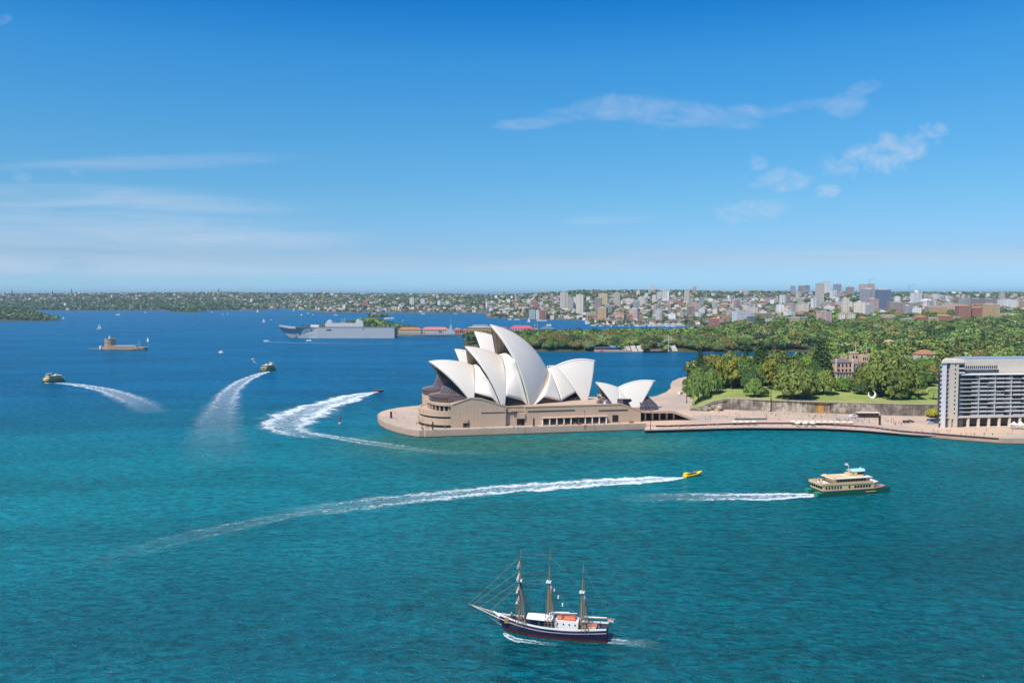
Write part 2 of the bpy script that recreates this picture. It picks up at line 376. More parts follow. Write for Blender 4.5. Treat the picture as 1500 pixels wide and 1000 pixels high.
def _granite(name, col):
    m_, q, b = pmat(name, .8, .25)
    t = q.new('ShaderNodeTexCoord'); s = q.sep(t.outputs['Object'])
    joint = q.m('MAXIMUM', q.m('LESS_THAN', q.m('FRACT', q.m('DIVIDE', q.m('ADD', s[0], 300.0), 2.4)), .05), q.m('LESS_THAN', q.m('FRACT', q.m('DIVIDE', s[2], 4.2)), .035))
    n = q.noise(t.outputs['Object'], .12, 4); st = q.noise(q.vm('MULTIPLY', t.outputs['Object'], (1.0, 1.0, .12)), .7, 4, .6)
    v = q.m('ADD', .80, q.m('ADD', q.m('MULTIPLY', n, .22), q.m('MULTIPLY', st, .18)))
    v = q.m('MULTIPLY', v, q.m('SUBTRACT', 1.0, q.m('MULTIPLY', joint, .22)))
    sc = q.new('ShaderNodeVectorMath', operation='SCALE'); sc.inputs[0].default_value = col; q.put(sc.inputs['Scale'], v)
    q.l.new(sc.outputs[0], b.inputs['Base Color']); return m_
granite = _granite('pink_granite_cladding', (.50, .365, .26))
seawallm = mat('sea_wall_stone', (.45, .325, .245), .85, .2, .14, .25, .05)
weed = mat('tide_stained_stone', (.10, .075, .04), .7, .3, .2, .3)
darkglass = glassm('dark_bronze_glass', (.022, .016, .02), .12, .4, .3)
foyerglass = None
def _tile():
    m_, q, b = pmat('shell_tiles', .38, .45)
    uv = q.new('ShaderNodeUVMap'); s = q.sep(uv.outputs[0])
    rib = q.m('FRACT', q.m('MULTIPLY', s[0], 22.0)); course = q.m('FRACT', q.m('ADD', q.m('MULTIPLY', s[1], 16.0), q.m('ABSOLUTE', q.m('SUBTRACT', rib, .5))))
    ln = q.m('MAXIMUM', q.m('LESS_THAN', rib, .10), q.m('MULTIPLY', q.m('LESS_THAN', course, .12), .6))
    t = q.new('ShaderNodeTexCoord'); n = q.noise(t.outputs['Object'], .10, 4)
    cell = q.new('ShaderNodeTexWhiteNoise'); q.l.new(q.comb(q.m('FLOOR', q.m('MULTIPLY', s[0], 22.0)), q.m('FLOOR', q.m('MULTIPLY', s[1], 16.0)), 0.0), cell.inputs['Vector'])
    v = q.m('ADD', .93, q.m('ADD', q.m('MULTIPLY', n, .10), q.m('MULTIPLY', cell.outputs[0], .035)))
    v = q.m('MULTIPLY', v, q.m('SUBTRACT', 1.0, q.m('MULTIPLY', ln, .13)))
    sc = q.new('ShaderNodeVectorMath', operation='SCALE'); sc.inputs[0].default_value = (.73, .66, .57); q.put(sc.inputs['Scale'], v)
    q.l.new(sc.outputs[0], b.inputs['Base Color']); return m_
tile = _tile()
def _conc():
    m_, q, b = pmat('ribbed_concrete', .8, .2)
    uv = q.new('ShaderNodeUVMap'); s = q.sep(uv.outputs[0])
    rib = q.m('LESS_THAN', q.m('FRACT', q.m('MULTIPLY', s[0], 16.0)), .3)
    t = q.new('ShaderNodeTexCoord'); n = q.noise(t.outputs['Object'], .3, 4)
    v = q.m('MULTIPLY', q.m('ADD', .8, q.m('MULTIPLY', n, .3)), q.m('SUBTRACT', 1.0, q.m('MULTIPLY', rib, .35)))
    sc = q.new('ShaderNodeVectorMath', operation='SCALE'); sc.inputs[0].default_value = (.46, .36, .25); q.put(sc.inputs['Scale'], v)
    q.l.new(sc.outputs[0], b.inputs['Base Color']); return m_
concrete = _conc()
rimm = mat('cream_rib_edge', (.72, .68, .60), .6, .3, .05, .3)

# broadwalk + forecourt (ground level 3.6 m)
QZ = 3.6
def P2(x, y, z=QZ):
    p = atz(x, y, z); return (p.x, p.y)
west_edge = [P2(553, 607), P2(552.8, 610), P2(556, 616), P2(565, 621), P2(580, 626), P2(600, 630.5), P2(614, 632.3)]
c0 = wor(0, 0, 0); c1 = wor(143.5, 0, 0)
far_edge = [P2(954, 581), P2(962, 579.6), P2(975.6, 574), P2(983, 568), P2(982, 562.5), P2(985, 558), P2(993.8, 554), P2(1010, 550.5), P2(1018.5, 549), P2(1060, 548)]
walk = west_edge + [(c0.x + .3, c0.y + 1.0), (c0.x + 1.5, c0.y), (c1.x, c1.y)]
upper = [P2(961, 622.4), P2(980, 622.4), P2(1044, 620.2), P2(1072, 619.2), P2(1110, 618.3), P2(1157, 618.3), P2(1205, 619.8), P2(1248, 622), P2(1280, 624.6), P2(1320, 630), P2(1368, 633.6), P2(1400, 636.2), P2(1440, 639.2), P2(1463, 641.0)]
walk += upper
walk += [P2(1466, 641.5), P2(1500, 642), P2(1640, 643), P2(1640, 597), P2(1380, 603.5), P2(1240, 596), P2(1130, 588), P2(1060, 565)]
walk += far_edge[::-1]
a1_ = wor(140, 150, 0); walk += [(a1_.x, a1_.y)]
walk += [P2(863, 579.5), P2(700, 584), P2(640, 588), P2(625, 590), P2(615, 593.5), P2(585, 596.5), P2(567, 600), P2(558, 603)]
mb = MB(); mb.prism(walk, -4, QZ); o = mb.build('broadwalk', [paving, seawallm, weed])
bmx = bmesh.new(); bmx.from_mesh(o.data)
bmesh.ops.bisect_plane(bmx, geom=bmx.verts[:] + bmx.edges[:] + bmx.faces[:], plane_co=(0, 0, .75), plane_no=(0, 0, 1))
bmx.to_mesh(o.data); bmx.free()
for p in o.data.polygons:
    if abs(p.normal.z) < .5: p.material_index = 1 if p.center.z > .75 else 2
tag(o, kind='structure')
# low kerb along the west edge of the broadwalk
mb = MB()
edge = west_edge + [(c0.x + .3, c0.y + 1.0), (c0.x + 1.5, c0.y), (c1.x, c1.y)]
for i in range(len(edge) - 1):
    a = Vector((*edge[i], 0)); b_ = Vector((*edge[i + 1], 0)); d = (b_ - a).normalized(); n = Vector((-d.y, d.x, 0))
    mb.prism([tuple((a + n * .1)[:2]), tuple((b_ + n * .1)[:2]), tuple((b_ + n * .7)[:2]), tuple((a + n * .7)[:2])], QZ, QZ + .9 if i > 6 else QZ + .7)
tag(mb.build('parapet_wall', seawallm), 'low pink stone parapet along the water edge of the opera house walk', 'parapet')
# lower deck with the overhanging lip
deck_front = [P2(944, 629, 2.4), P2(980, 628, 2.4), P2(1050, 626, 2.4), P2(1100, 625, 2.4), P2(1160, 625.4, 2.4), P2(1208, 626, 2.4), P2(1240, 627.4, 2.4), P2(1272, 629.4, 2.4), P2(1336, 634.8, 2.4), P2(1400, 638.4, 2.4), P2(1465.7, 641.6, 2.4)]
ub = [(p[0] - .05, p[1] + 1.2) for p in upper]
deckm = mat('pale_deck_stone', (.55, .41, .34), .8, .2, .1, .2)
mb = MB(); mb.prism(deck_front + ub[::-1] + [(c1.x, c1.y + 1)], 1.75, 2.4)
tag(mb.build('lower_deck', deckm), kind='structure')
mb = MB(); inn = [(p[0] + .3, p[1] + 2.5) for p in deck_front]
mb.prism(inn + ub[::-1] + [(c1.x + 1, c1.y + 2)], -4, 1.75)
tag(mb.build('quay_footing', weed), kind='structure')

OH = empty('opera_house', O, ANG, 'white sail-roofed opera house with pink granite podium on the harbour point', 'opera house')
RHO = 75.0
class Frame:
    """a hall's own axes: u along the ridge towards the land, v across it, both from the corner of the sea wall"""
    def __init__(s, ang):
        s.u = Vector((math.cos(ang), math.sin(ang), 0)); s.v = Vector((-math.sin(ang), math.cos(ang), 0))
    def at(s, px, py, v):
        r = ray(px, py); t = (v - (CAMP - O).dot(s.v)) / r.dot(s.v); q = CAMP + r * t - O
        return Vector((q.dot(s.u), v, q.z))
    def pod(s, p):
        q = s.u * p.x + s.v * p.y; return Vector((q.dot(UV_), q.dot(VV_), p.z))
HALL = Frame(R(24)); THEA = Frame(R(8)); REST = Frame(R(15)); PODF = Frame(ANG)
def circ_center(P, Rr, F, rho):
    a = Rr - P; b = F - P; ab = a.cross(b); c0_ = P + (b * a.dot(a) - a * b.dot(b)).cross(ab) / (2 * ab.dot(ab))
    rc = (c0_ - P).length
    if rc > rho: rho = rc * 1.02
    h = math.sqrt(rho * rho - rc * rc); n = ab.normalized()
    return max([c0_ + n * h, c0_ - n * h], key=lambda c: c.y), rho
def slerp(A, B, c, t):
    a = A - c; b = B - c; w = a.angle(b)
    if w < 1e-6: return A.copy()
    return c + (a * math.sin((1 - t) * w) + b * math.sin(t * w)) / math.sin(w)
def grid_mesh(name, rows, parent, thick, mats, va, fr, mirror=True):
    """skin a grid of points, give it thickness and a mirrored twin; outer face tiles, inner concrete, rim"""
    n = len(rows); m = len(rows[0]); V = [p for r_ in rows for p in r_]
    # normals
    nor = []
    for i in range(n):
        for j in range(m):
            a = rows[min(i + 1, n - 1)][j] - rows[max(i - 1, 0)][j]; jj0 = max(j - 1, 0); jj1 = min(j + 1, m - 1)
            if j == 0: a = rows[min(i + 1, n - 1)][1] - rows[max(i - 1, 0)][1]
            if j == m - 1: a2 = rows[min(i + 1, n - 1)][m - 2] - rows[max(i - 1, 0)][m - 2]; a = a if a.length > .05 else a2
            if a.length < 1e-4: a = rows[min(i + 1, n - 1)][m // 2] - rows[max(i - 1, 0)][m // 2]
            b = rows[i][jj1] - rows[i][jj0]; k = a.cross(b)
            if k.length < 1e-9: k = Vector((0, -1, .5))
            k.normalize()
            if k.y > 0 or (abs(k.y) < .05 and k.z < 0): k = -k
            nor.append(k)
    bm = bmesh.new(); lay = bm.loops.layers.uv.new('UVMap')
    sides = [1, -1] if mirror else [1]
    for sd in sides:
        def T(p): return fr.pod(Vector((p.x, p.y if sd == 1 else 2 * va - p.y, p.z)))
        vo = [bm.verts.new(T(p)) for p in V]; vi = [bm.verts.new(T(p - k * thick)) for p, k in zip(V, nor)]
        def F_(vs, uvs, mi):
            u_ = []
            for x, t in zip(vs, uvs):
                if not any((x.co - y.co).length < 1e-5 for y, _ in u_): u_.append((x, t))
            if len(u_) < 3: return
            try: f = bm.faces.new([x for x, _ in u_])
            except ValueError: return
            f.material_index = mi; f.smooth = mi < 2
            for lp, (_, t) in zip(f.loops, u_): lp[lay].uv = t
        for i in range(n - 1):
            for j in range(m - 1):
                q_ = [(i, j), (i, j + 1), (i + 1, j + 1), (i + 1, j)]; uv = [(a / (n - 1), b / (m - 1)) for a, b in q_]
                F_([vo[a * m + b] for a, b in q_], uv, 0); F_([vi[a * m + b] for a, b in q_][::-1], uv[::-1], 1)
        ring = [(i, 0) for i in range(n)] + [(n - 1, j) for j in range(1, m)] + [(i, m - 1) for i in range(n - 2, -1, -1)] + [(0, j) for j in range(m - 2, 0, -1)]
        for a, b in zip(ring, ring[1:] + ring[:1]):
            F_([vo[a[0] * m + a[1]], vo[b[0] * m + b[1]], vi[b[0] * m + b[1]], vi[a[0] * m + a[1]]], [(0, 0)] * 4, 2)
    me = bpy.data.meshes.new(name); 
    bmesh.ops.recalc_face_normals(bm, faces=bm.faces[:]); bm.to_mesh(me); bm.free()
    for m_ in mats: me.materials.append(m_)
    o = bpy.data.objects.new(name, me); COL.objects.link(o); o.parent = parent; return o
class Shell:
    def __init__(s, fr, P, Rr, F, va, vf, fw=2.0, rho=RHO, n=26, m=22, thick=1.1, name='roof_shell'):
        s.fr = fr; s.P = fr.at(*P, va); s.R = fr.at(*Rr, va); s.F = fr.at(*F, vf); s.va = va
        s.c, s.rho = circ_center(s.P, s.R, s.F, rho)
        s.cr = Vector((s.c.x, va, s.c.z)); sg = 1 if s.R.x > s.P.x else -1
        F2 = s.F + Vector((sg * fw, 0, 0)); k = (F2 - s.c); F2 = s.c + k.normalized() * s.rho
        s.rows = []
        for i in range(n + 1):
            t = i / n; Q = slerp(s.P, s.R, s.cr, t); f0 = s.F.lerp(F2, t)
            s.rows.append([slerp(f0, Q, s.c, j / m) for j in range(m + 1)])
        s.o = grid_mesh(name, s.rows, OH, thick, [tile, concrete, rimm], va, fr)
    def rib_v(s, px, py, back=False):
        """photo pixel -> point at the depth that the front (or back) rib has at that height"""
        row = s.rows[-1] if back else s.rows[0]; v = (s.F.y + s.va) / 2
        for _ in range(20):
            q_ = s.fr.at(px, py, v); z = q_.z
            if z <= row[0].z: nv = row[0].y
            else:
                nv = row[-1].y
                for a, b in zip(row, row[1:]):
                    if a.z <= z <= b.z: nv = a.y + (b.y - a.y) * (z - a.z) / max(1e-6, b.z - a.z); break
            v = v * .4 + nv * .6
        return s.fr.at(px, py, v)
    def back(s, frac=0.0):
        """the back rib from the ridge down, stopping short of the foot by a share of its length"""
        r = s.rows[-1][::-1]; k = int(len(r) * (1 - frac)); return [p.copy() for p in r[:max(3, k)]]
def resample(pts, n, sm=True):
    if len(pts) > 2 and sm: pts = [Vector(p) for p in spline([tuple(p) for p in pts], 8)]
    d = [0]
    for a, b in zip(pts, pts[1:]): d.append(d[-1] + (b - a).length)
    out = []; 
    for i in range(n + 1):
        t = d[-1] * i / n; k = 0
        while k < len(d) - 2 and d[k + 1] < t: k += 1
        f_ = (t - d[k]) / max(1e-6, d[k + 1] - d[k]); out.append(pts[k].lerp(pts[k + 1], min(1, f_)))
    return out
def coons(left, right, top, bottom, n=14, m=16, bulge=1.2):
    """left/right run top->bottom, top/bottom run left->right"""
    Lf = resample(left, m); Rt = resample(right, m); T = resample(top, n, False); B = resample(bottom, n, False); rows = []
    for i in range(n + 1):
        u = i / n; r_ = []
        for j in range(m + 1):
            w = 1 - j / m
            w_ = j / m
            p = Lf[j] * (1 - u) + Rt[j] * u + T[i] * (1 - w_) + B[i] * w_ - (T[0] * (1 - u) * (1 - w_) + T[-1] * u * (1 - w_) + B[0] * (1 - u) * w_ + B[-1] * u * w_)
            k = 16 * u * (1 - u) * w_ * (1 - w_); p = p + Vector((0, -.8, .6)) * bulge * k
            r_.append(p)
        rows.append(r_[::-1])
    return rows
# ---- concert hall (near) shells
VA = 28.5
A4 = Shell(HALL, (628.5, 528.5), (694, 535), (688.5, 585), VA, VA - 21, 3.0)
A3 = Shell(HALL, (681.6, 506.8), (735, 521.5), (736, 595), VA, VA - 26, 2.0)
A2 = Shell(HALL, (718, 475), (803.5, 545), (776, 596.5), VA, VA - 22, 2.2)
A1 = Shell(HALL, (871.3, 527.5), (814, 535), (860, 589.5), VA, VA - 14, 3.0)
def side(left, right, top, bottom, va=VA, bulge=1.0, fr=HALL, mesh='side_shell'):
    return grid_mesh(mesh, coons(left, right, top, bottom, bulge=bulge), OH, .9, [tile, concrete, rimm], va, fr)
rb = lambda S, pts, back=False: [S.rib_v(x, y, back) for x, y in pts]
l = A4.back(.16)
r_ = [HALL.at(699, 531.2, VA)] + rb(A3, [(709.6, 548.5), (718, 561), (725.5, 576), (733, 594)])
side(l, r_, [l[0], r_[0]], [l[-1], HALL.at(722, 583.0, r_[-1].y + 1.2), r_[-1]])
l = A3.back(.14)
r_ = [HALL.at(742.5, 515.6, VA)] + rb(A2, [(752, 527), (758, 541), (764, 559), (769, 576), (774.5, 597)])
side(l, r_, [l[0], r_[0]], [l[-1], HALL.at(765.5, 586.6, r_[-1].y + 1.0), r_[-1]])
# landward of the great shell: two side shells meeting on a pedestal
seam = [HALL.at(807.5, 535, VA), HALL.at(809, 548, 24), HALL.at(813.6, 560, 19.5), HALL.at(818.6, 574, 15), HALL.at(822.6, 586.4, 11.5)]
l = A2.back(.0)
l[0] = HALL.at(801.5, 535.6, VA)
side(l, seam, [l[0], seam[0]], [l[-1], HALL.at(797, 580.8, 9.5), seam[-1]], bulge=.5)
r_ = A1.back(.24)
side(seam, r_, [seam[0], r_[0]], [seam[-1], r_[-1]], bulge=.4)
# ---- opera theatre (far) shells
VB = 84.5
B2_ = Shell(THEA, (694.8, 484.8), (770, 522), (721, 587), VB, VB - 24, 2.0)
B3_ = Shell(THEA, (666, 510.8), (710, 523), (689, 578), VB, VB - 14, 2.0)
B4_ = Shell(THEA, (640, 538), (676, 542), (662, 573), VB, VB - 14, 2.0)
B1_ = Shell(THEA, (845, 547), (806, 553), (836, 582), VB, VB - 12, 2.0)
# ---- restaurant shells
VR = 16.0
R1 = Shell(REST, (872.3, 559.3), (905, 566.9), (898.5, 592), VR, 7.5, 5.0, n=18, m=16, thick=.7)
R2 = Shell(REST, (959.6, 557.0), (905, 566.9), (935.5, 598.5), VR, 7.0, 4.0, n=18, m=16, thick=.7)
l = R1.back(.16)
r_ = R2.back(.3)
side(l, r_, [l[0], l[0].lerp(r_[0], .99)], [l[-1], r_[-1]], va=VR, bulge=.2, fr=REST)
# ---- glass closing each mouth
def curtain(S, t, name='glass_wall', zmin=None, mull=9, sh=.96):
    i = int(t * (len(S.rows) - 1)); row = S.rows[i]; va = S.va; mb_ = MB(); K = 10; rings = []
    for p in row:
        p = S.c + (p - S.c) * ((S.rho - 1.5) / S.rho)
        rings.append([tuple(S.fr.pod(Vector((p.x, p.y + (2 * va - 2 * p.y) * k / K, p.z)))) for k in range(K + 1)])
    mb_.m = 0; mb_.loft(rings, cap=False, closed=False)
    mb_.m = 1
    sg = -1 if S.R.x > S.P.x else 1
    for k in range(1, K):
        for a, b in zip(rings, rings[1:]):
            mb_.tube((a[k][0] + sg * .15, a[k][1], a[k][2]), (b[k][0] + sg * .15, b[k][1], b[k][2]), .16, .16, 4)
    return mb_.build(name, [darkglass, mat('bronze_mullion', (.10, .075, .06), .5)], OH)
for S, t in ((A4, .10), (A3, .40), (A2, .46), (A1, .12), (B4_, .15), (B3_, .3), (B2_, .3), (B1_, .12), (R1, .12), (R2, .10)): curtain(S, t)
# ---- glass noses (foyers)
def _foyer():
    m_, q, b = pmat('foyer_glass', .12, .7)
    t = q.new('ShaderNodeTexCoord'); n = q.noise(t.outputs['Object'], .25, 3)
    q.l.new(q.ramp(n, (.3, (.055, .040, .045)), (.7, (.15, .12, .14))), b.inputs['Base Color'])
    b.inputs['Metallic'].default_value = .25
    return m_
foyerglass = _foyer(); gold = mat('gold_timber_lining', (.35, .22, .07), .6, .3, .3, .5)  # plain gold-brown lining behind the foyer glass
mullm = mat('pale_mullion', (.25, .19, .17), .5)
def nose(cu, cv, prof, a0, a1, n=28, name='foyer_glass', ribs=True):
    """rings of (semi-axis along u, semi-axis along v, height) swept round the north end"""
    rings = []
    for a, b, z in prof:
        rings.append([(cu - a * math.cos(a0 + (a1 - a0) * k / n), cv + b * math.sin(a0 + (a1 - a0) * k / n), z) for k in range(n + 1)])
    mb_ = MB(); mb_.m = 0; mb_.loft(rings, cap=False, closed=False)
    if ribs:
        mb_.m = 1
        for k in range(0, n + 1):
            for a, b in zip(rings, rings[1:]): mb_.tube(Vector(a[k]) + Vector((0, 0, .1)), Vector(b[k]) + Vector((0, 0, .1)), .10, .10, 4)
        for r2 in rings:
            for a, b in zip(r2, r2[1:]): mb_.tube(a, b, .12, .12, 4)
    return mb_.build(name, [foyerglass, mullm, gold], OH)
nose(33, 36, [(26.2, 19.5, 21.6), (18.5, 13.5, 22.9), (15.8, 6.0, 29.0), (9, 1.5, 29.4)], -math.pi / 2, math.pi / 2, 36)
nose(33, 36, [(25.2, 19.0, 18.2), (26.2, 19.5, 21.6)], -math.pi / 2, math.pi / 2, 36, 'foyer_window')
mb = MB()
for k in range(0, 20):
    t = -math.pi / 2 + k / 19 * 1.9; mb.tube((33 - 22.5 * math.cos(t), 36 + 16.5 * math.sin(t), 18), (33 - 22.5 * math.cos(t), 36 + 16.5 * math.sin(t), 21.3), .7, .7, 5)
mb.build('timber_screen', gold, OH)
nose(31, 84, [(24, 20, 20.4), (16, 14, 22.0), (12.5, 8, 30.5), (8, 2, 31)], -math.pi / 2, math.pi / 2, 30)
nose(31, 84, [(23, 19, 17), (24, 20, 20.4)], -math.pi / 2, math.pi / 2, 30, 'foyer_window')
# restaurant glass
nose(133, 24, [(16, 8.5, 15.0), (14, 6.5, 17.6), (10, 3.0, 19.6)], -math.pi / 2, math.pi / 2, 20)
nose(145, 24, [(-15.5, -9.5, 11.2), (-14, -8.5, 13.6), (-8, -4, 19)], -math.pi / 2, math.pi / 2, 20)
# ---- podium
def block(prof, v0, v1, name='podium_wall', m_=None):
    mb_ = MB(); mb_.extr(prof, v0, v1); return mb_.build(name, m_ or granite, OH)
block([(18.5, 3), (18.5, 18.0), (31, 21.6), (38, 20.9), (53.6, 15.8), (53.6, 3)], 12, 60)
block([(23, 3), (23, 17.0), (38, 20.5), (60, 15.6), (60, 3)], 60.02, 104)
block([(53.58, 3), (53.58, 15.2), (66, 15.2), (66, 3)], 14.5, 59)
block([(66, 3), (66, 15.25), (131, 15.25), (144, 10.6), (144, 3)], 12.2, 48)
block([(60.02, 3), (60.02, 15.3), (108, 15.3), (108, 3)], 48.02, 112)
# side wall flanking pieces of the north block (sloping stair wall)
block([(19.5, 18.6), (31, 22.6), (38, 21.9), (53.6, 16.6), (53.6, 15.9), (38, 21.0), (31, 21.7), (19.5, 18.1)], 11.7, 12.4, 'podium_coping')
block([(66, 15.3), (66, 16.0), (131, 16.0), (144, 11.4), (144, 10.8), (131, 15.3)], 11.9, 12.6, 'podium_coping')
block([(53.7, 15.25), (53.7, 16), (65.9, 16), (65.9, 15.25)], 14.2, 14.8, 'podium_coping')
darkm = mat('recess_shade_paint', (.03, .024, .02), .9)  # near-black colour holds the shade of recesses, gaps and openings
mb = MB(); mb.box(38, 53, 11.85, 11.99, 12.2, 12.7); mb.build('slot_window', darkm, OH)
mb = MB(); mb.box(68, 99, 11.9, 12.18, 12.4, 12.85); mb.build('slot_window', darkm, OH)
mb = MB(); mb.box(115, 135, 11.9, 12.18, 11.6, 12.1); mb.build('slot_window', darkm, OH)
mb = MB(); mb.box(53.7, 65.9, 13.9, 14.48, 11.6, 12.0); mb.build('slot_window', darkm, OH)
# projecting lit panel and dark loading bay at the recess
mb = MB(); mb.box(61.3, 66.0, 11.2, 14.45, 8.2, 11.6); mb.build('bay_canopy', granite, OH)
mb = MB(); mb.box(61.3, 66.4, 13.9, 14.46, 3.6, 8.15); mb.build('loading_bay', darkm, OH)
mb = MB(); mb.box(57.5, 60.8, 12.9, 14.4, 12.6, 13.9); mb.build('vent_box', seawallm, OH)
# west colonnade of windows under its canopy
whitem = mat('white_paint', (.80, .78, .74), .5, .4, .04)
mb = MB(); mb.box(76.5, 120.6, 9.6, 12.18, 8.1, 8.7); mb.build('window_canopy', mat('canopy_stone', (.60, .43, .31), .8), OH)
mb = MB(); mb.box(77, 120.2, 11.9, 12.15, 3.62, 8.05); mb.build('window_glass', darkglass, OH)
for k in range(10):
    u_ = 77.2 + k * 4.73; mb = MB(); mb.box(u_ - .28, u_ + .28, 10.0, 11.85, 3.62, 8.08); mb.build('window_post', whitem, OH)
for k in range(9):
    u_ = 77.2 + k * 4.73; mb = MB(); mb.box(u_ + .35, u_ + 4.3, 11.6, 11.84, 3.62, 4.6); mb.build('window_panel', mat('rust_panel', (.22, .09, .05), .7), OH)
mb = MB(); mb.box(124.5, 128.4, 11.95, 12.17, 4.2, 8.6); mb.build('side_door', darkglass, OH)
mb = MB(); mb.box(26.2, 29.8, 11.7, 11.98, 3.7, 6.4); mb.build('side_door', darkglass, OH)
mb = MB(); mb.box(26.2, 29.3, 10.9, 11.97, 6.5, 9.0); mb.build('door_canopy', seawallm, OH)
# ---- north terraces: stacked curved decks
def terrace(z0, z1, a, b, thick, name, m_, cu=18.6, cv=36, span=(-math.pi / 2, math.pi / 2 * .98)):
    mb_ = MB(); n = 30; rings = []
    for (da, z) in ((0, z0), (0, z1), (-thick, z1), (-thick, z0)):
        rings.append([(cu - (a + da) * math.cos(span[0] + (span[1] - span[0]) * k / n), cv + (b + da) * math.sin(span[0] + (span[1] - span[0]) * k / n), z) for k in range(n + 1)])
    rings.append(rings[0]); mb_.loft(rings, cap=False, closed=False); return mb_.build(name, m_, OH)
def disc(z0, z1, a, b, name, m_, cu=18.6, cv=36):
    mb_ = MB(); n = 30
    mb_.prism([(cu - a * math.cos(-math.pi / 2 + math.pi * k / n), cv + b * math.sin(-math.pi / 2 + math.pi * k / n)) for k in range(n + 1)], z0, z1); return mb_.build(name, m_, OH)
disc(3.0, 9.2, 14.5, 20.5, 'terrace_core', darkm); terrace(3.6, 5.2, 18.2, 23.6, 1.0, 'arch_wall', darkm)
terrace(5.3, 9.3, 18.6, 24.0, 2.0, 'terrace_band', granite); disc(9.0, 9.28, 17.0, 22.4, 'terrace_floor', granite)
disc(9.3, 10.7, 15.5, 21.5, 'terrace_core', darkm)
terrace(10.6, 14.0, 18.2, 24.0, 1.6, 'terrace_band', granite); disc(10.7, 13.6, 17.0, 22.6, 'terrace_floor', granite)
disc(13.6, 17.3, 11.0, 21.5, 'terrace_window', darkglass)
for k in range(9):
    t = -math.pi / 2 + .1 + k * .24; mb = MB(); x, y = 18.6 - 11.8 * math.cos(t), 36 + 22.4 * math.sin(t)
    mb.box(x - .5, x + .5, y - .5, y + .5, 13.6, 17.3); mb.build('terrace_pier', granite, OH)
terrace(17.3, 18.7, 12.6, 24.0, 1.2, 'terrace_band', granite); disc(17.3, 18.15, 11.6, 22.9, 'terrace_floor', granite)
# theatre side, simpler (mostly hidden)
disc(3.0, 16.6, 16, 24, 'terrace_core', granite, cu=23.2, cv=82)
# ---- pedestals, openings under the side shells
def poly(pts, name, m_, th=.4):
    """a flat dark opening or panel standing just behind the shell edge, given as local points"""
    mb_ = MB(); n = len(pts); mb_.add([tuple(p) for p in pts] + [(p[0], p[1] + th, p[2]) for p in pts],
        [tuple(range(n)), tuple(range(2 * n - 1, n - 1, -1))] + [(i, (i + 1) % n, n + (i + 1) % n, n + i) for i in range(n)])
    return mb_.build(name, m_, OH)
def opening(pxs, v, fr=HALL, name='louvre_glass'):
    return poly([fr.pod(fr.at(x, y, v)) for x, y in pxs], name, darkglass)
opening([(693, 592), (696, 579), (724, 578), (735, 597)], 9.5)
opening([(741, 598), (742.5, 578), (768, 581), (774, 599)], 8.5)
opening([(784, 596), (797, 581.8), (822, 587.3), (824, 595)], 12.0)
opening([(823, 596), (824, 587.5), (848, 580.6), (856, 592)], 16.0)
opening([(903, 594), (905, 584), (924.5, 584), (930, 600)], 9.5, REST)
for px, py, fr, v, w in ((823, 591, HALL, 11, .8), (857, 590, HALL, 14.5, 1.8), (779, 597, HALL, 6.6, 1.6), (738.5, 596, HALL, 2.6, 1.6), (692.5, 585.5, HALL, 7.6, 1.8), (902, 592, REST, 7.6, 2.4), (932.5, 598, REST, 7.2, 2.2)):
    p = fr.pod(fr.at(px, py, v)); mb = MB(); mb.box(p.x - w, p.x + w, p.y - .6, p.y + 1.8, p.z - 5.0, p.z + .7); mb.build('pedestal', rimm if w < 1 else granite, OH)
mb = MB(); mb.box(20, 30.5, 13, 19, 18.0, 18.4); mb.build('terrace_floor', granite, OH)
# ---- monumental steps and the dark undercroft
steps = [(143.9, 9.6), (143.9, 10.75), (150, 10.6), (166, 10.2)]
u_, z_ = 166.0, 10.2
while z_ > 3.9: u_ += .9; z_ -= .33; steps += [(u_, z_ + .33), (u_, z_)]
steps += [(u_ + .2, 3.55), (u_ - 4, 3.55), (167, 8.6), (150, 9.2)]
block(steps, 12.4, 108, 'monumental_steps', mat('step_granite', (.50, .36, .28), .85, .2, .1, .3))
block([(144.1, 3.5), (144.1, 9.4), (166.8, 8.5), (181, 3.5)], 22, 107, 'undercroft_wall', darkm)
for k in range(5):
    mb = MB(); mb.box(148 + k * 5, 149 + k * 5, 15.5, 16.5, 3.62, 8.9 if k < 4 else 8.3); mb.build('undercroft_column', seawallm, OH)
mb = MB(); mb.box(108.1, 130, 52, 88, 3.62, 9.5); mb.build('stage_wing', mat('slate_blue_roof', (.10, .13, .19), .5), OH)
# broad terrace strips behind the shells (podium top is pale)
# ================================================================ LAND
def terrain_material(name, c1, c2, scale, c3=None):
    m_, q, b = pmat(name, .9, .15)
    ge = q.new('ShaderNodeNewGeometry'); P = ge.outputs['Position']
    n = q.noise(P, scale, 6, .65); n2 = q.noise(P, scale * 7, 4, .6)
    c = q.mix(q.map(n, .38, .62, 0, 1), (*c1, 1), (*c2, 1))
    if c3: c = q.mix(q.map(n2, .56, .68, 0, .8), c, (*c3, 1))
    c = q.mix(.5, c, q.mix(n2, (.3, .3, .3, 1), (1, 1, 1, 1)), 'MULTIPLY') if not c3 else c
    q.l.new(c, b.inputs['Base Color']); return m_
lawnm = terrain_material('lawn', (.26, .33, .085), (.36, .40, .12), .06)
groundm = terrain_material('leaf_litter_ground', (.055, .075, .025), (.11, .10, .045), .02)
suburbm = terrain_material('suburb_ground', (.050, .070, .032), (.13, .12, .085), .012, (.26, .23, .19))
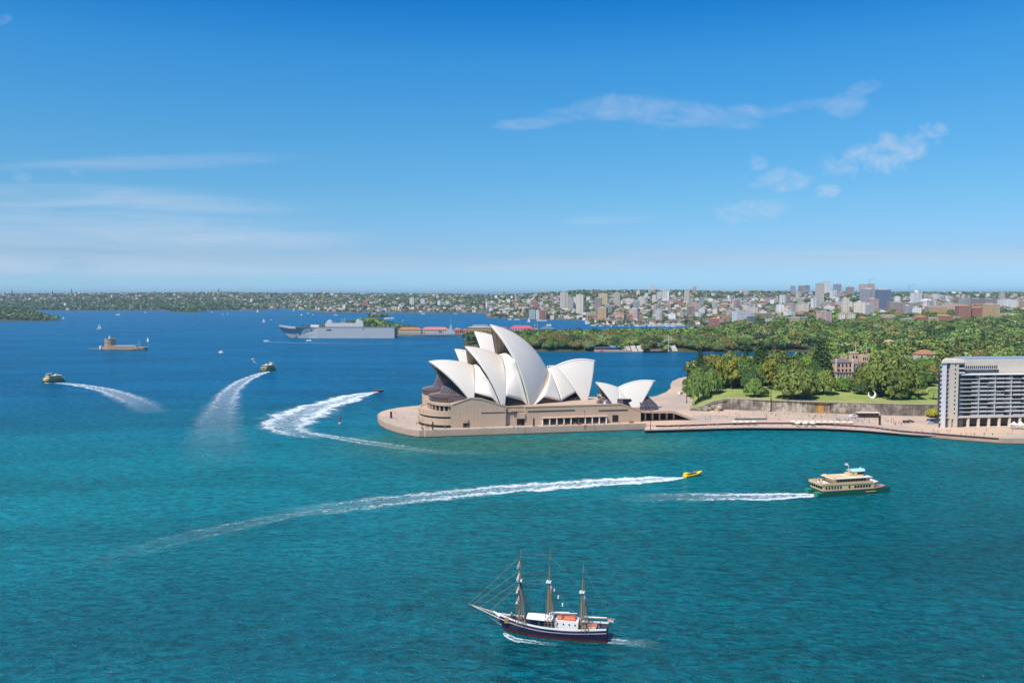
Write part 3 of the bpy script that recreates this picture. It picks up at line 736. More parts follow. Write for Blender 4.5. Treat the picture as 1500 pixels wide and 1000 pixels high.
class Land:
    def __init__(s, name, cols, m_, step=6.0, rows=28, amp=1.0, seed=1):
        s.cols = cols; px0, px1 = cols[0][0], cols[-1][0]; n = int((px1 - px0) / step) + 1
        K = len(cols[0][1]); vs = []; rng = np.random.RandomState(seed)
        for i in range(n + 1):
            px = px0 + (px1 - px0) * i / n; pr = s.prof(px)
            for j in range(rows + 1):
                t = j / rows * (K - 1); k = min(K - 2, int(t)); f_ = t - k
                d = pr[k][0] * (1 - f_) + pr[k + 1][0] * f_; z = pr[k][1] * (1 - f_) + pr[k + 1][1] * f_
                if z > 2: z += rng.uniform(-1, 1) * amp * min(1, z / 20)
                vs.append((colx(px, d), d, z))
        m2 = rows + 1
        fs = [(i * m2 + j, (i + 1) * m2 + j, (i + 1) * m2 + j + 1, i * m2 + j + 1) for i in range(n) for j in range(rows)]
        me = bpy.data.meshes.new(name); me.from_pydata(vs, [], fs); me.materials.append(m_)
        me.polygons.foreach_set('use_smooth', [True] * len(me.polygons)); s.o = bpy.data.objects.new(name, me); COL.objects.link(s.o); tag(s.o, kind='structure')
    def prof(s, px):
        c = s.cols
        if px <= c[0][0]: return c[0][1]
        for a, b in zip(c, c[1:]):
            if a[0] <= px <= b[0]:
                f_ = (px - a[0]) / (b[0] - a[0]); return [(p[0] * (1 - f_) + q[0] * f_, p[1] * (1 - f_) + q[1] * f_) for p, q in zip(a[1], b[1])]
        return c[-1][1]
    def z(s, px, d):
        pr = s.prof(px)
        if d < pr[0][0] or d > pr[-1][0]: return -5.0
        for a, b in zip(pr, pr[1:]):
            if a[0] <= d <= b[0]: return a[1] + (b[1] - a[1]) * (d - a[0]) / max(.01, b[0] - a[0])
        return -5.0
    def place(s, px, d, dz=0.0): return Vector((colx(px, d), d, s.z(px, d) + dz))
mb = MB(); mb.prism([P2(x, y, 3.62) for x, y in ((1030, 551), (1012, 552), (1004, 555.5), (999, 562), (999, 569), (1004, 577), (1012, 584), (1020, 589), (1030, 592))], QZ + .01, QZ + .06)
tag(mb.build('shore_lawn', lawnm), kind='structure')
GARD = Land('garden_terrace', [
    (1015, [(612, 3.5), (660, 3.6), (720, 3.6), (790, 3.6), (850, 3.5), (885, -2)]),
    (1024, [(600, 3.7), (640, 8), (700, 11), (780, 10), (860, 5), (905, -2)]),
    (1044, [(606, 8.0), (650, 12), (700, 14), (790, 12), (880, 5), (925, -2)]),
    (1072, [(608, 11.2), (650, 13), (700, 15.5), (800, 13), (890, 6), (945, -2)]),
    (1130, [(598, 11.2), (640, 13.2), (700, 17.5), (800, 15), (900, 7), (960, -2)]),
    (1188, [(590, 11.2), (640, 13.5), (700, 19), (800, 17), (920, 8), (985, -2)]),
    (1212, [(587, 11.2), (640, 13.8), (700, 20), (800, 19), (950, 12), (1285, 8)]),
    (1640, [(572, 11.2), (640, 13.8), (700, 18.5), (800, 19.5), (950, 17), (1285, 18)])], lawnm, 6, 24, .12, 2)
PARK = Land('headland', [
    (678, [(1372, -2), (1400, 5), (1440, 7), (1490, 5), (1520, 1), (1540, -2)]),
    (700, [(1340, -2), (1365, 6), (1430, 9), (1500, 7), (1540, 1), (1580, -2)]),
    (770, [(1286, -2), (1312, 7), (1410, 12), (1500, 10), (1560, 4), (1610, -2)]),
    (1000, [(1270, -2), (1300, 5), (1400, 13), (1550, 12), (1650, 5), (1730, -2)]),
    (1066, [(1272, -2), (1300, 6), (1400, 13), (1600, 13), (1780, 8), (1900, 4)]),
    (1100, [(1272, -2), (1300, 7), (1400, 14), (1600, 17), (1850, 20), (2220, 22)]),
    (1205, [(1268, -2), (1300, 9), (1450, 16), (1650, 20), (1850, 26), (2220, 36)]),
    (1240, [(1268, 12), (1300, 13), (1450, 17), (1650, 21), (1850, 27), (2220, 37)]),
    (1640, [(1268, 17.9), (1300, 18.5), (1450, 22), (1650, 26), (1850, 32), (2220, 42)])], groundm, 8, 26, .6, 3)
FAR = Land('far_shore_hills', [
    (-90, [(4550, -2), (4700, 10), (5200, 33), (6000, 66), (6600, 79), (7600, 20)]),
    (120, [(4550, -2), (4700, 10), (5200, 36), (6000, 74), (6600, 85), (7600, 20)]),
    (330, [(4550, -2), (4720, 12), (5200, 40), (6000, 80), (6600, 94), (7600, 20)]),
    (385, [(4700, -2), (4900, 12), (5300, 40), (6000, 76), (6600, 90), (7600, 20)]),
    (415, [(5200, -2), (5350, 12), (5700, 40), (6200, 72), (6700, 89), (7700, 20)]),
    (478, [(4050, -2), (4200, 14), (4700, 38), (5400, 62), (6300, 87), (7400, 20)]),
    (700, [(3950, -2), (4100, 14), (4600, 38), (5300, 60), (6000, 79), (7200, 20)]),
    (712, [(3800, -2), (3950, 12), (4300, 32), (4900, 52), (5700, 74), (7000, 20)]),
    (716, [(3120, -2), (3260, 14), (3700, 32), (4300, 50), (5300, 73), (7000, 20)]),
    (770, [(2970, -2), (3100, 12), (3500, 34), (4100, 54), (5000, 80), (6600, 20)]),
    (840, [(2850, -2), (3000, 14), (3400, 40), (4000, 74), (4800, 99), (6500, 20)]),
    (858, [(2800, -2), (2950, 14), (3300, 38), (4000, 74), (4900, 101), (6500, 20)]),
    (864, [(2330, -2), (2450, 6), (3000, 24), (4000, 68), (5000, 102), (6600, 20)]),
    (1000, [(2250, -2), (2400, 5), (3000, 20), (4000, 58), (5200, 103), (6800, 20)]),
    (1064, [(2150, -2), (2350, 8), (3000, 24), (4000, 56), (5200, 94), (6800, 20)]),
    (1100, [(2190, 21), (2500, 24), (3000, 32), (4000, 58), (5400, 99), (7000, 20)]),
    (1200, [(2190, 35), (2500, 40), (3000, 44), (4000, 60), (5400, 94), (7000, 20)]),
    (1640, [(2190, 41), (2500, 44), (3000, 46), (4000, 62), (5600, 89), (7200, 20)])], suburbm, 5, 40, 1.2, 4)
HEAD = Land('wooded_point', [
    (-90, [(2700, -2), (2760, 8), (2900, 28), (3100, 42), (3400, 30), (3600, -2)]),
    (0, [(2740, -2), (2790, 6), (2900, 24), (3100, 34), (3300, 22), (3450, -2)]),
    (50, [(2760, -2), (2800, 4), (2880, 14), (3000, 18), (3120, 10), (3200, -2)]),
    (74, [(2780, -2), (2800, 2), (2840, 4), (2900, 5), (2960, 3), (3000, -2)]),
    (88, [(2800, -2), (2810, .5), (2830, 1), (2860, 1), (2880, .5), (2900, -2)])], groundm, 4, 12, .5, 5)
NAVY = Land('dockyard_island', [
    (436, [(1840, -2), (1850, 2), (1870, 4), (1900, 4), (1930, 2), (1950, -2)]),
    (480, [(1780, -2), (1790, 3), (1830, 7), (1880, 10), (1940, 6), (1980, -2)]),
    (545, [(1770, -2), (1790, 6), (1830, 18), (1880, 26), (1950, 16), (2000, -2)]),
    (590, [(1765, -2), (1785, 3), (1820, 5), (1880, 8), (1950, 5), (2000, -2)]),
    (620, [(1765, -2), (1768, 3), (1820, 3.2), (1880, 3.4), (1950, 3), (2000, -2)]),
    (840, [(1765, -2), (1768, 3), (1820, 3.2), (1880, 3.4), (1950, 3), (2000, -2)])], terrain_material('dock_ground', (.16, .14, .11), (.10, .11, .06), .03), 5, 12, .1, 6)
for i_, (pa, pb, da) in enumerate(((247, 304, 4060), (536, 572, 3080))):
    Land('islet', [(pa, [(da, -2), (da + 20, 1), (da + 60, 2), (da + 100, 2), (da + 140, 1), (da + 160, -2)]),
                   ((pa + pb) / 2, [(da - 20, -2), (da + 10, 3), (da + 60, 7), (da + 110, 7), (da + 160, 3), (da + 190, -2)]),
                   (pb, [(da, -2), (da + 20, 1), (da + 60, 2), (da + 100, 2), (da + 140, 1), (da + 160, -2)])], groundm, 3, 8, .3, 8 + i_)

# ---------------------------------------------------------------- foliage
def leaf_material(name, use_attr=False):
    m_, q, b = pmat(name, .75, .2)
    ge = q.new('ShaderNodeNewGeometry'); oi = q.new('ShaderNodeObjectInfo')
    base = oi.outputs['Color']
    if use_attr: a = q.new('ShaderNodeAttribute'); a.attribute_name = 'Col'; base = a.outputs['Color']
    n = q.noise(ge.outputs['Position'], .16, 4, .6)
    v = q.m('MULTIPLY', q.m('ADD', .62, q.m('MULTIPLY', ge.outputs['Random Per Island'], .70)), q.m('ADD', .45, q.m('MULTIPLY', n, 1.15)))
    sc = q.new('ShaderNodeVectorMath', operation='SCALE'); q.l.new(base, sc.inputs[0]); q.put(sc.inputs['Scale'], v)
    hs_ = q.new('ShaderNodeHueSaturation'); q.l.new(sc.outputs[0], hs_.inputs['Color'])
    q.put(hs_.inputs['Hue'], q.m('ADD', .485, q.m('MULTIPLY', q.m('FRACT', q.m('MULTIPLY', ge.outputs['Random Per Island'], 7.3)), .03)))
    q.l.new(hs_.outputs[0], b.inputs['Base Color'])
    return m_
leafm = leaf_material('foliage'); leafm_attr = leaf_material('woodland_foliage', True)
barkm = mat('bark', (.11, .085, .06), .9, .1, .25, 1.0)
rng = np.random.RandomState(11)
def crown_arrays(n, lobes, size, rng, flat=.85, outward=.9):
    """leaf clumps scattered through the skin of several lobes; lobes = [(x,y,z,r)]; returns verts (4n,3)"""
    w = np.array([l_[3] ** 2 for l_ in lobes]); idx = rng.choice(len(lobes), n, p=w / w.sum()); Lb = np.array(lobes)[idx]
    d = rng.normal(size=(n, 3)); d[:, 2] = np.abs(d[:, 2]) * 1.0 - .35 * rng.rand(n); d /= np.linalg.norm(d, axis=1)[:, None]
    rad = Lb[:, 3] * (.72 + .34 * rng.rand(n) ** .7); c = Lb[:, :3] + d * rad[:, None] * np.array([1, 1, flat])
    nn = d * outward + rng.normal(size=(n, 3)) * .45; nn /= np.linalg.norm(nn, axis=1)[:, None]
    t = np.cross(nn, rng.normal(size=(n, 3))); t /= np.linalg.norm(t, axis=1)[:, None]; bt = np.cross(nn, t)
    s_ = (size * (.6 + .8 * rng.rand(n)))[:, None]; t = t * s_; bt = bt * s_ * .8
    V = np.stack([c - t - bt * .6, c + t * .7 - bt, c + t + bt * .7, c - t * .6 + bt], 1)
    return V.reshape(-1, 3)
def quads_mesh(name, V, m_, cols=None):
    n = len(V) // 4; me = bpy.data.meshes.new(name); me.vertices.add(len(V)); me.vertices.foreach_set('co', V.astype(np.float32).ravel())
    me.loops.add(n * 4); me.loops.foreach_set('vertex_index', np.arange(n * 4, dtype=np.int32))
    me.polygons.add(n); me.polygons.foreach_set('loop_start', np.arange(0, n * 4, 4, dtype=np.int32))
    try: me.polygons.foreach_set('loop_total', np.full(n, 4, dtype=np.int32))
    except Exception: pass
    me.update(calc_edges=True)
    if cols is not None:
        ca = me.color_attributes.new('Col', 'FLOAT_COLOR', 'POINT'); c4 = np.ones((len(V), 4), np.float32); c4[:, :3] = np.repeat(cols, 4, 0); ca.data.foreach_set('color', c4.ravel())
    me.materials.append(m_); return me
def broad_lobes(rng, k=9, spread=.55, top=.55):
    out = []
    for i in range(k):
        a = rng.rand() * 6.283; r_ = spread * math.sqrt(rng.rand()); out.append((r_ * math.cos(a), r_ * math.sin(a), top * (.35 + .5 * rng.rand()) * (1.15 - r_), .30 + .20 * rng.rand()))
    return out
CROWNS = {}; TRUNKS = {}
def trunk_mesh(name, h, r0, limbs=4, spread=.35, seed=0):
    rg = random.Random(seed); mb_ = MB(); mb_.tube((0, 0, -.08), (.01, .0, h * .55), r0, r0 * .7, 7); mb_.tube((.01, 0, h * .55), (0, .02, h), r0 * .7, r0 * .25, 6)
    for i in range(limbs):
        a = i * 6.283 / limbs + rg.random(); mb_.tube((0, 0, h * (.4 + .1 * rg.random())), (spread * math.cos(a), spread * math.sin(a), h * (.85 + .2 * rg.random())), r0 * .5, r0 * .18, 5)
    o = mb_.build(name, barkm); me = o.data; bpy.data.objects.remove(o); return me
for i in range(5):   # broad crowns, unit radius 1, height about 1.1
    CROWNS['broad', i] = quads_mesh('crown', crown_arrays(3600, [(x, y, z + .16, r_) for x, y, z, r_ in broad_lobes(rng, 17, .70, .62)], .055, rng, .85, 1.3), leafm)
    CROWNS['dome', i] = quads_mesh('crown', crown_arrays(4200, [(.78 * math.sqrt(k / 30) * math.cos(k * 2.4), .78 * math.sqrt(k / 30) * math.sin(k * 2.4), .52 * (1 - (k / 30) ** 1.1) + .16 + .08 * rng.rand(), .20 + .14 * rng.rand()) for k in range(30)], .050, rng, .85, 1.4), leafm)
    TRUNKS['dome', i] = trunk_mesh('trunk', .45, .06, 5, .42, 70 + i)
    TRUNKS['broad', i] = trunk_mesh('trunk', .62, .055, 5, .42, i)
for i in range(3):   # tall open crowns
    CROWNS['open', i] = quads_mesh('crown', crown_arrays(1900, [(rng.uniform(-.5, .5), rng.uniform(-.5, .5), .55 + .95 * rng.rand(), .22 + .16 * rng.rand()) for _ in range(15)], .055, rng), leafm)
    TRUNKS['open', i] = trunk_mesh('trunk', 1.15, .045, 5, .34, 20 + i)
for i in range(2):   # pines: whorls that shorten upwards
    lob = []
    for k in range(15):
        zz = .28 + k * .175; rr = (.62 if i == 0 else .36) * (1 - k / 17) + .05; m_n = 7 if k < 10 else 5
        for j in range(m_n):
            a = j * 6.283 / m_n + k * .5; lob.append((rr * math.cos(a) * .8, rr * math.sin(a) * .8, zz + .03 * math.sin(j * 2), rr * .34 + .03))
    CROWNS['pine', i] = quads_mesh('crown', crown_arrays(6500, lob, .048, rng, .5, .8), leafm)
    TRUNKS['pine', i] = trunk_mesh('trunk', 2.7, .05, 0, .1, 40 + i)
def palm_mesh():
    mb_ = MB(); rg = random.Random(5)
    for k in range(22):
        a = k * 2.4; el_ = .2 + .8 * rg.random(); pts = []
        for j in range(6):
            t = j / 5; pts.append(Vector((math.cos(a) * t, math.sin(a) * t, 1.45 + .35 * el_ * math.sin(t * 3.1) - .35 * t * t)))
        side_ = Vector((-math.sin(a), math.cos(a), 0)) * .11
        for p, q_ in zip(pts, pts[1:]): mb_.add([p - side_ + Vector((0, 0, -.05)), q_ - side_ * .7 + Vector((0, 0, -.05)), q_, p], [(0, 1, 2, 3)]); mb_.add([p, q_, q_ + side_ * .7 + Vector((0, 0, -.05)), p + side_ + Vector((0, 0, -.05))], [(0, 1, 2, 3)])
    o = mb_.build('fronds', leafm); me = o.data; bpy.data.objects.remove(o); return me
CROWNS['palm', 0] = palm_mesh(); TRUNKS['palm', 0] = trunk_mesh('trunk', 1.45, .06, 0, .1, 60)
GREEN = {'dark': (.022, .044, .018), 'mid': (.048, .080, .026), 'olive': (.058, .078, .024), 'bright': (.055, .110, .022), 'yellow': (.115, .115, .026),
         'grey': (.075, .095, .055), 'rust': (.072, .066, .028)}
GREEN = {k: tuple(c * f_ for c, f_ in zip(v, (2.55, 2.40, 1.55))) for k, v in GREEN.items()}
def tree(kind, p, r_, hs_=1.0, col='mid', label=None, group=None, var=None, name=None):
    nv = {'dome': 5, 'broad': 5, 'open': 3, 'pine': 2, 'palm': 1}[kind]; i = rng.randint(nv) if var is None else var
    nm = name or {'dome': 'fig_tree', 'broad': 'broadleaf_tree', 'open': 'gum_tree', 'pine': 'pine_tree', 'palm': 'palm_tree'}[kind]
    e = empty(nm, p, rng.rand() * 6.28, label, 'palm' if kind == 'palm' else 'tree', group)
    e.scale = (r_, r_, r_ * hs_)
    t = bpy.data.objects.new('trunk', TRUNKS[kind, i]); COL.objects.link(t); t.parent = e
    c = bpy.data.objects.new('fronds' if kind == 'palm' else 'crown', CROWNS[kind, i]); COL.objects.link(c); c.parent = e
    k = GREEN[col]; f_ = rng.uniform(.75, 1.25); c.color = (k[0] * f_, k[1] * f_, k[2] * f_, 1)
    return e
def tree_at(kind, px, py_base, w_px, h_px, col, label, land=None, group=None, var=None):
    """photo column and row of the foot, width and height in photo pixels -> a tree standing on the land there"""
    land = land or GARD; d = 600.0
    for _ in range(60):
        z = land.z(px, d); y = 431.5 + (CAMH - z) * FPX / d
        if y <= py_base: break
        d += 6
    p = land.place(px, d, -.3); s_ = d / FPX; r_ = w_px / 2 * s_ / (.95 if kind != 'pine' else .62); hh = {'dome': .95, 'broad': 1.15, 'open': 1.75, 'pine': 2.9, 'palm': 1.7}[kind]
    return tree(kind, p, r_, (h_px * s_) / (r_ * hh), col, label, group, var)
T_ = tree_at
gt = 'garden trees'
T_('pine', 1026, 560, 21, 53, 'dark', 'tall thin dark pine at the garden point beside the cove water', var=1)
T_('pine', 1093, 550, 17, 50, 'dark', 'slim dark pine rising behind the garden canopy left of centre', var=1)
T_('pine', 1115, 550, 30, 52, 'dark', 'broad dark pine crowning the trees on the garden point', var=0)
T_('pine', 1203, 562, 34, 66, 'dark', 'largest dark pine standing left of the sandstone mansion', var=0)
T_('dome', 1024, 588, 32, 50, 'mid', 'round green tree at the far left end of the garden wall')
T_('broad', 1043, 578, 34, 45, 'mid', 'dense green tree second from the left end of the garden')
T_('dome', 1052, 560, 40, 40, 'olive', 'olive domed tree on the garden point behind the gums')
T_('open', 1056, 572, 26, 48, 'yellow', 'yellow-green gum with open crown near the left of the lawn')
T_('open', 1072, 571, 24, 52, 'yellow', 'tall gum with pale bare trunk on the left lawn')
T_('dome', 1092, 566, 36, 42, 'mid', 'green tree right of the pale-trunked gum')
T_('broad', 1108, 560, 40, 44, 'bright', 'bright green tree on the rise left of the weeping tree')
T_('broad', 1080, 553, 44, 34, 'mid', 'mid green canopy tree behind the left lawn')
T_('open', 1127, 572, 30, 44, 'yellow', 'yellowish weeping tree in the middle of the garden lawn')
T_('broad', 1145, 568, 22, 26, 'yellow', 'small golden round tree beside the weeping tree')
T_('dome', 1141, 556, 56, 42, 'olive', 'very wide olive fig behind the golden tree')
T_('dome', 1106, 583, 30, 28, 'mid', 'low bushy green tree close to the wall left of centre')
T_('broad', 1120, 582, 16, 18, 'dark', 'small dark bush at the wall beneath the weeping tree')
T_('dome', 1164, 586, 64, 46, 'olive', 'large domed olive fig standing right behind the wall')
T_('dome', 1186, 578, 36, 38, 'mid', 'dark shaded tree right of the large domed fig')
T_('dome', 1170, 566, 36, 42, 'olive', 'greyish olive tree behind the large domed fig', var=2)
T_('broad', 1187, 553, 34, 40, 'bright', 'vivid green round tree left of the large pine')
T_('dome', 1208, 578, 38, 36, 'olive', 'spreading olive tree below the large pine')
T_('broad', 1234, 574, 22, 26, 'bright', 'small bright green tree below the mansion terrace')
T_('broad', 1247, 573, 20, 24, 'mid', 'little dark tree in front of the mansion right wing')
T_('dome', 1272, 574, 44, 42, 'olive', 'olive fig spreading above the white crescent sculpture')
T_('dome', 1306, 583, 74, 58, 'olive', 'largest fig of the lawn filling the ground right of the sculpture')
T_('dome', 1332, 578, 50, 46, 'mid', 'green fig at the right end of the fig clump')
T_('dome', 1295, 562, 56, 42, 'olive', 'wide olive tree behind the great fig')
T_('broad', 1345, 566, 46, 38, 'mid', 'mid green tree behind the palms')
T_('broad', 1366, 562, 36, 34, 'rust', 'brownish tree between the palms and the apartment block')
T_('palm', 1325, 588, 20, 17, 'olive', 'leftmost of three short palms along the wall')
T_('palm', 1349, 588, 18, 16, 'olive', 'middle of three short palms along the wall')
T_('palm', 1370, 587, 18, 17, 'olive', 'rightmost of three short palms next to the apartment block')
e = tree('broad', atz(1368, 611, QZ) , 5.2, 1.25, 'yellow', 'yellow-leaved tree at the foot of the wall next to the apartments'); e.name = 'broadleaf_tree'
for x_, y_, w_, h_, c_, lb_ in ((1033, 572, 34, 36, 'dark', 'dark green tree filling the left end of the garden behind the first tree'), (1064, 563, 34, 34, 'mid', 'green tree between the two left gums'), (1078, 567, 26, 26, 'dark', 'dark tree below the tall pale-trunked gum'),
    (1100, 570, 30, 30, 'dark', 'dark leafy tree left of the weeping tree'), (1116, 566, 30, 30, 'mid', 'green tree directly behind the weeping tree'), (1132, 564, 26, 28, 'dark', 'dark tree under the golden round tree'), (1152, 562, 34, 30, 'mid', 'green tree under the wide fig'),
    (1160, 556, 34, 30, 'mid', 'green tree between the wide fig and the vivid green tree'), (1192, 566, 34, 36, 'dark', 'dark tree just left of the large pine foot'), (1070, 546, 50, 30, 'olive', 'olive crown at the back of the garden point'),
    (1040, 548, 34, 30, 'rust', 'brownish crown beside the tall thin pine'), (1125, 545, 50, 28, 'mid', 'flat green crown at the back of the garden middle'), (1176, 546, 44, 26, 'dark', 'dark low crown at the back left of the large pine'),
    (1262, 578, 22, 22, 'dark', 'small dark tree left of the crescent sculpture'), (1340, 590, 12, 8, 'bright', 'low bright shrub between the first two palms'), (1318, 586, 26, 22, 'mid', 'leafy shrub tree behind the leftmost palm')):
    T_('dome' if w_ > 28 else 'broad', x_, y_, w_, h_, c_, lb_)
# the botanic gardens behind: the nearest of the canopy as single trees, the rest one wood
PLACED = []
def scatter(land, px0, px1, d0, d1, gap, seed, keep=lambda px, d: True, zmin=1.0):
    rg = np.random.RandomState(seed); out = []; d = d0
    while d < d1:
        stepx = gap / d * FPX; px = px0 + rg.rand() * stepx
        while px < px1:
            dd = d + rg.uniform(-.45, .45) * gap; pp = px + rg.uniform(-.4, .4) * stepx
            if land.z(pp, dd) > zmin and keep(pp, dd): out.append((pp, dd))
            px += stepx
        d += gap
    return out
pal = ['dark', 'mid', 'mid', 'olive', 'mid', 'olive', 'olive', 'bright', 'grey', 'dark', 'mid', 'olive', 'rust']
WORD = {'dark': 'dark green', 'mid': 'mid green', 'olive': 'olive green', 'bright': 'bright green', 'rust': 'brownish', 'grey': 'grey-green', 'yellow': 'yellowish'}
def not_house(px, d): return not (1206 < px < 1300 and 600 < d < 745)
spots = scatter(GARD, 1010, 1560, 655, 1270, 13.5, 21, lambda px, d: not_house(px, d) and (d > 700 or px < 1215) and not (1010 < px < 1210 and d < 668) and not (1209 < px < 1300 and d < 690))
spots.sort(key=lambda s_: s_[1])
near = [s_ for s_ in spots if 1000 < s_[0] < 1512][:170]; used = set(near)
for px, d in near:
    c = pal[rng.randint(len(pal))]; r_ = rng.uniform(6.5, 10.5); k = 'broad' if rng.rand() < .86 else 'open'
    if d > 800 and px < 1205 and GARD.z(px, d) < 3: continue
    side_ = 'on the garden point' if px < 1200 else ('behind the mansion' if px < 1300 else 'behind the fig lawn')
    tree(k, GARD.place(px, d, -.4), r_, rng.uniform(.85, 1.15) * (.75 if k == 'open' else 1), c, WORD[c] + (' gum ' if k == 'open' else ' round-crowned tree ') + side_, 'trees of the botanic garden')
hd = scatter(PARK, 684, 1100, 1284, 1420, 16, 22)
hd.sort(key=lambda s_: s_[1])
front = [s_ for s_ in hd if not (868 < s_[0] < 985 and s_[1] < 1312)][:125]
for px, d in front:
    c = ['dark', 'dark', 'mid', 'mid', 'olive', 'olive', 'rust', 'grey'][rng.randint(8)]; used.add((px, d))
    tree('broad', PARK.place(px, d, -.4), rng.uniform(11, 15), rng.uniform(1.05, 1.3), c, WORD[c] + ' tree ' + ('at the left end of the headland across the cove' if px < 800 else 'along the headland shore behind the pool' if px < 990 else 'above the cove head beyond the garden point'), 'headland trees')
rest = [(GARD, s_) for s_ in spots if s_ not in used] + [(PARK, s_) for s_ in hd if s_ not in used]
rest += [(PARK, s_) for s_ in scatter(PARK, 690, 1560, 1421, 2190, 17, 23, lambda px, d: d < 1780 + 130 * math.sin(px * .02) or rng.rand() < .5)]
rest += [(PARK, s_) for s_ in scatter(PARK, 1212, 1560, 1285, 1420, 16, 24)] + [(PARK, s_) for s_ in scatter(PARK, 1096, 1212, 1284, 1421, 15, 29)]
def wood(name, items, label, n=60, size=(6.5, 10.5), leaf=1.5, palette=pal, cat='woodland'):
    VV = []; CC = []
    for land, (px, d) in items:
        p = land.place(px, d); r_ = rng.uniform(*size); V = crown_arrays(n, [(x * r_, y * r_, (z + .3) * r_, q_ * r_ * 1.15) for x, y, z, q_ in broad_lobes(rng, 5, .5, .5)], leaf, rng, .85, 1.5)
        V += np.array(p); VV.append(V); k = np.array(GREEN[palette[rng.randint(len(palette))]]) * rng.uniform(.60, 1.45); CC.append(np.tile(k, (n, 1)))
    me = quads_mesh(name, np.concatenate(VV), leafm_attr, np.concatenate(CC)); o = bpy.data.objects.new(name, me); COL.objects.link(o)
    tag(o, label, cat, kind='stuff'); return o
wood('woodland', rest, 'dense parkland trees spreading behind the garden towards the city', 230, (6.5, 16), 1.35)
wood('point_woodland', [(HEAD, s_) for s_ in scatter(HEAD, -60, 84, 2790, 3300, 21, 25)], 'dark wooded point at the left edge of the harbour', 130, (9, 14), 2.0, ['dark', 'dark', 'mid', 'grey'])
wood('island_woodland', [(NAVY, s_) for s_ in scatter(NAVY, 438, 606, 1800, 1960, 15, 26, lambda px, d: NAVY.z(px, d) > 3.5)], 'green trees on the hump of the dockyard island', 180, (9, 12.5), 1.5, ['dark', 'mid', 'olive', 'bright'])

for px, d, hh in ((1288, 905, 26), (1296, 890, 22), (1132, 1330, 24), (1150, 1345, 20), (1062, 1330, 22), (1338, 1010, 22), (1402, 960, 24), (1180, 1500, 26), (1236, 1420, 22), (1440, 1130, 25), (1476, 1040, 22), (1360, 1290, 26), (1098, 1460, 24), (1020, 1330, 20)):
    ld = GARD if d < 1280 and px > 1200 else PARK; tree('pine', ld.place(px, d, -.4), hh / 3.4, 1.15, 'dark', 'dark pointed pine standing above the parkland canopy ' + ('beyond the cove' if px < 1200 else 'right of the mansion'), 'pines above the parkland', 0)
# ---------------------------------------------------------------- sandstone wall of the garden
def _sandstone():
    m_, q, b = pmat('weathered_sandstone', .9, .15)
    ge = q.new('ShaderNodeNewGeometry'); P = ge.outputs['Position']; s = q.sep(P)
    st = q.noise(q.vm('MULTIPLY', P, (1, 1, .16)), .45, 6, .68); big = q.noise(P, .05, 4, .6)
    blo = q.noise(P, .35, 5, .7)
    c = q.ramp(q.m('ADD', q.m('MULTIPLY', st, .6), q.m('MULTIPLY', blo, .4)), (.36, (.06, .05, .043)), (.44, (.21, .17, .14)), (.52, (.40, .33, .25)), (.62, (.58, .49, .37)))
    c = q.mix(q.map(big, .40, .56, .75, 0), c, (.085, .075, .072, 1))
    och = q.m('MULTIPLY', q.map(q.m('ABSOLUTE', q.m('SUBTRACT', s[0], 219.0)), 3, 6, 1, 0), q.map(st, .35, .6, 0, 1))
    c = q.mix(och, c, (.50, .24, .04, 1))
    q.l.new(c, b.inputs['Base Color'])
    bp = q.new('ShaderNodeBump'); bp.inputs['Strength'].default_value = .8; bp.inputs['Distance'].default_value = .4
    q.l.new(st, bp.inputs['Height']); q.l.new(bp.outputs[0], b.inputs['Normal']); return m_
sandm = _sandstone()
GW = empty('garden_wall', atz(1200, 606, QZ), 0, 'long weathered sandstone retaining wall below the garden lawn', 'wall'); gw0 = GW.location.copy()
wp = [(1022, 606, 5.4), (1034, 604, 7.2), (1046, 606, 9.4), (1066, 608, 11.4), (1100, 603, 11.5), (1160, 594, 11.5), (1240, 585, 11.5), (1320, 577, 11.5), (1400, 571, 11.5), (1480, 566, 11.5)]
mb = MB()
for (p0, d0, z0), (p1, d1, z1) in zip(wp, wp[1:]):
    a = Vector((colx(p0, d0), d0, 0)) - gw0; b_ = Vector((colx(p1, d1), d1, 0)) - gw0
    K = 6
    for k in range(K):
        q0 = a.lerp(b_, k / K); q1 = a.lerp(b_, (k + 1) / K); h0 = z0 + (z1 - z0) * k / K; h1 = z0 + (z1 - z0) * (k + 1) / K
        zb = -.3
        mb.add([(q0.x, q0.y, zb), (q1.x, q1.y, zb), (q1.x, q1.y + 3, zb), (q0.x, q0.y + 3, zb), (q0.x, q0.y + .5, h0 - QZ), (q1.x, q1.y + .5, h1 - QZ), (q1.x, q1.y + 3, h1 - QZ), (q0.x, q0.y + 3, h0 - QZ)],
               [(0, 1, 5, 4), (4, 5, 6, 7), (2, 3, 7, 6)] + ([(0, 4, 7, 3)] if k == 0 else []) + ([(1, 2, 6, 5)] if k == K - 1 else []))
mb.build('wall_face', sandm, GW)
mb = MB()
for (p0, d0, z0), (p1, d1, z1) in zip(wp, wp[1:]):
    a = Vector((colx(p0, d0), d0, 0)) - gw0; b_ = Vector((colx(p1, d1), d1, 0)) - gw0
    mb.add([(a.x, a.y + .3, z0 - QZ + .01), (b_.x, b_.y + .3, z1 - QZ + .01), (b_.x, b_.y + 1.2, z1 - QZ + .01), (a.x, a.y + 1.2, z0 - QZ + .01), (a.x, a.y + .3, z0 - QZ + .7), (b_.x, b_.y + .3, z1 - QZ + .7), (b_.x, b_.y + 1.2, z1 - QZ + .7), (a.x, a.y + 1.2, z0 - QZ + .7)],
           [(0, 1, 5, 4), (4, 5, 6, 7), (2, 3, 7, 6), (0, 3, 2, 1)])
mb.build('coping', mat('pale_sandstone', (.44, .38, .29), .85, .2, .15, .4), GW)
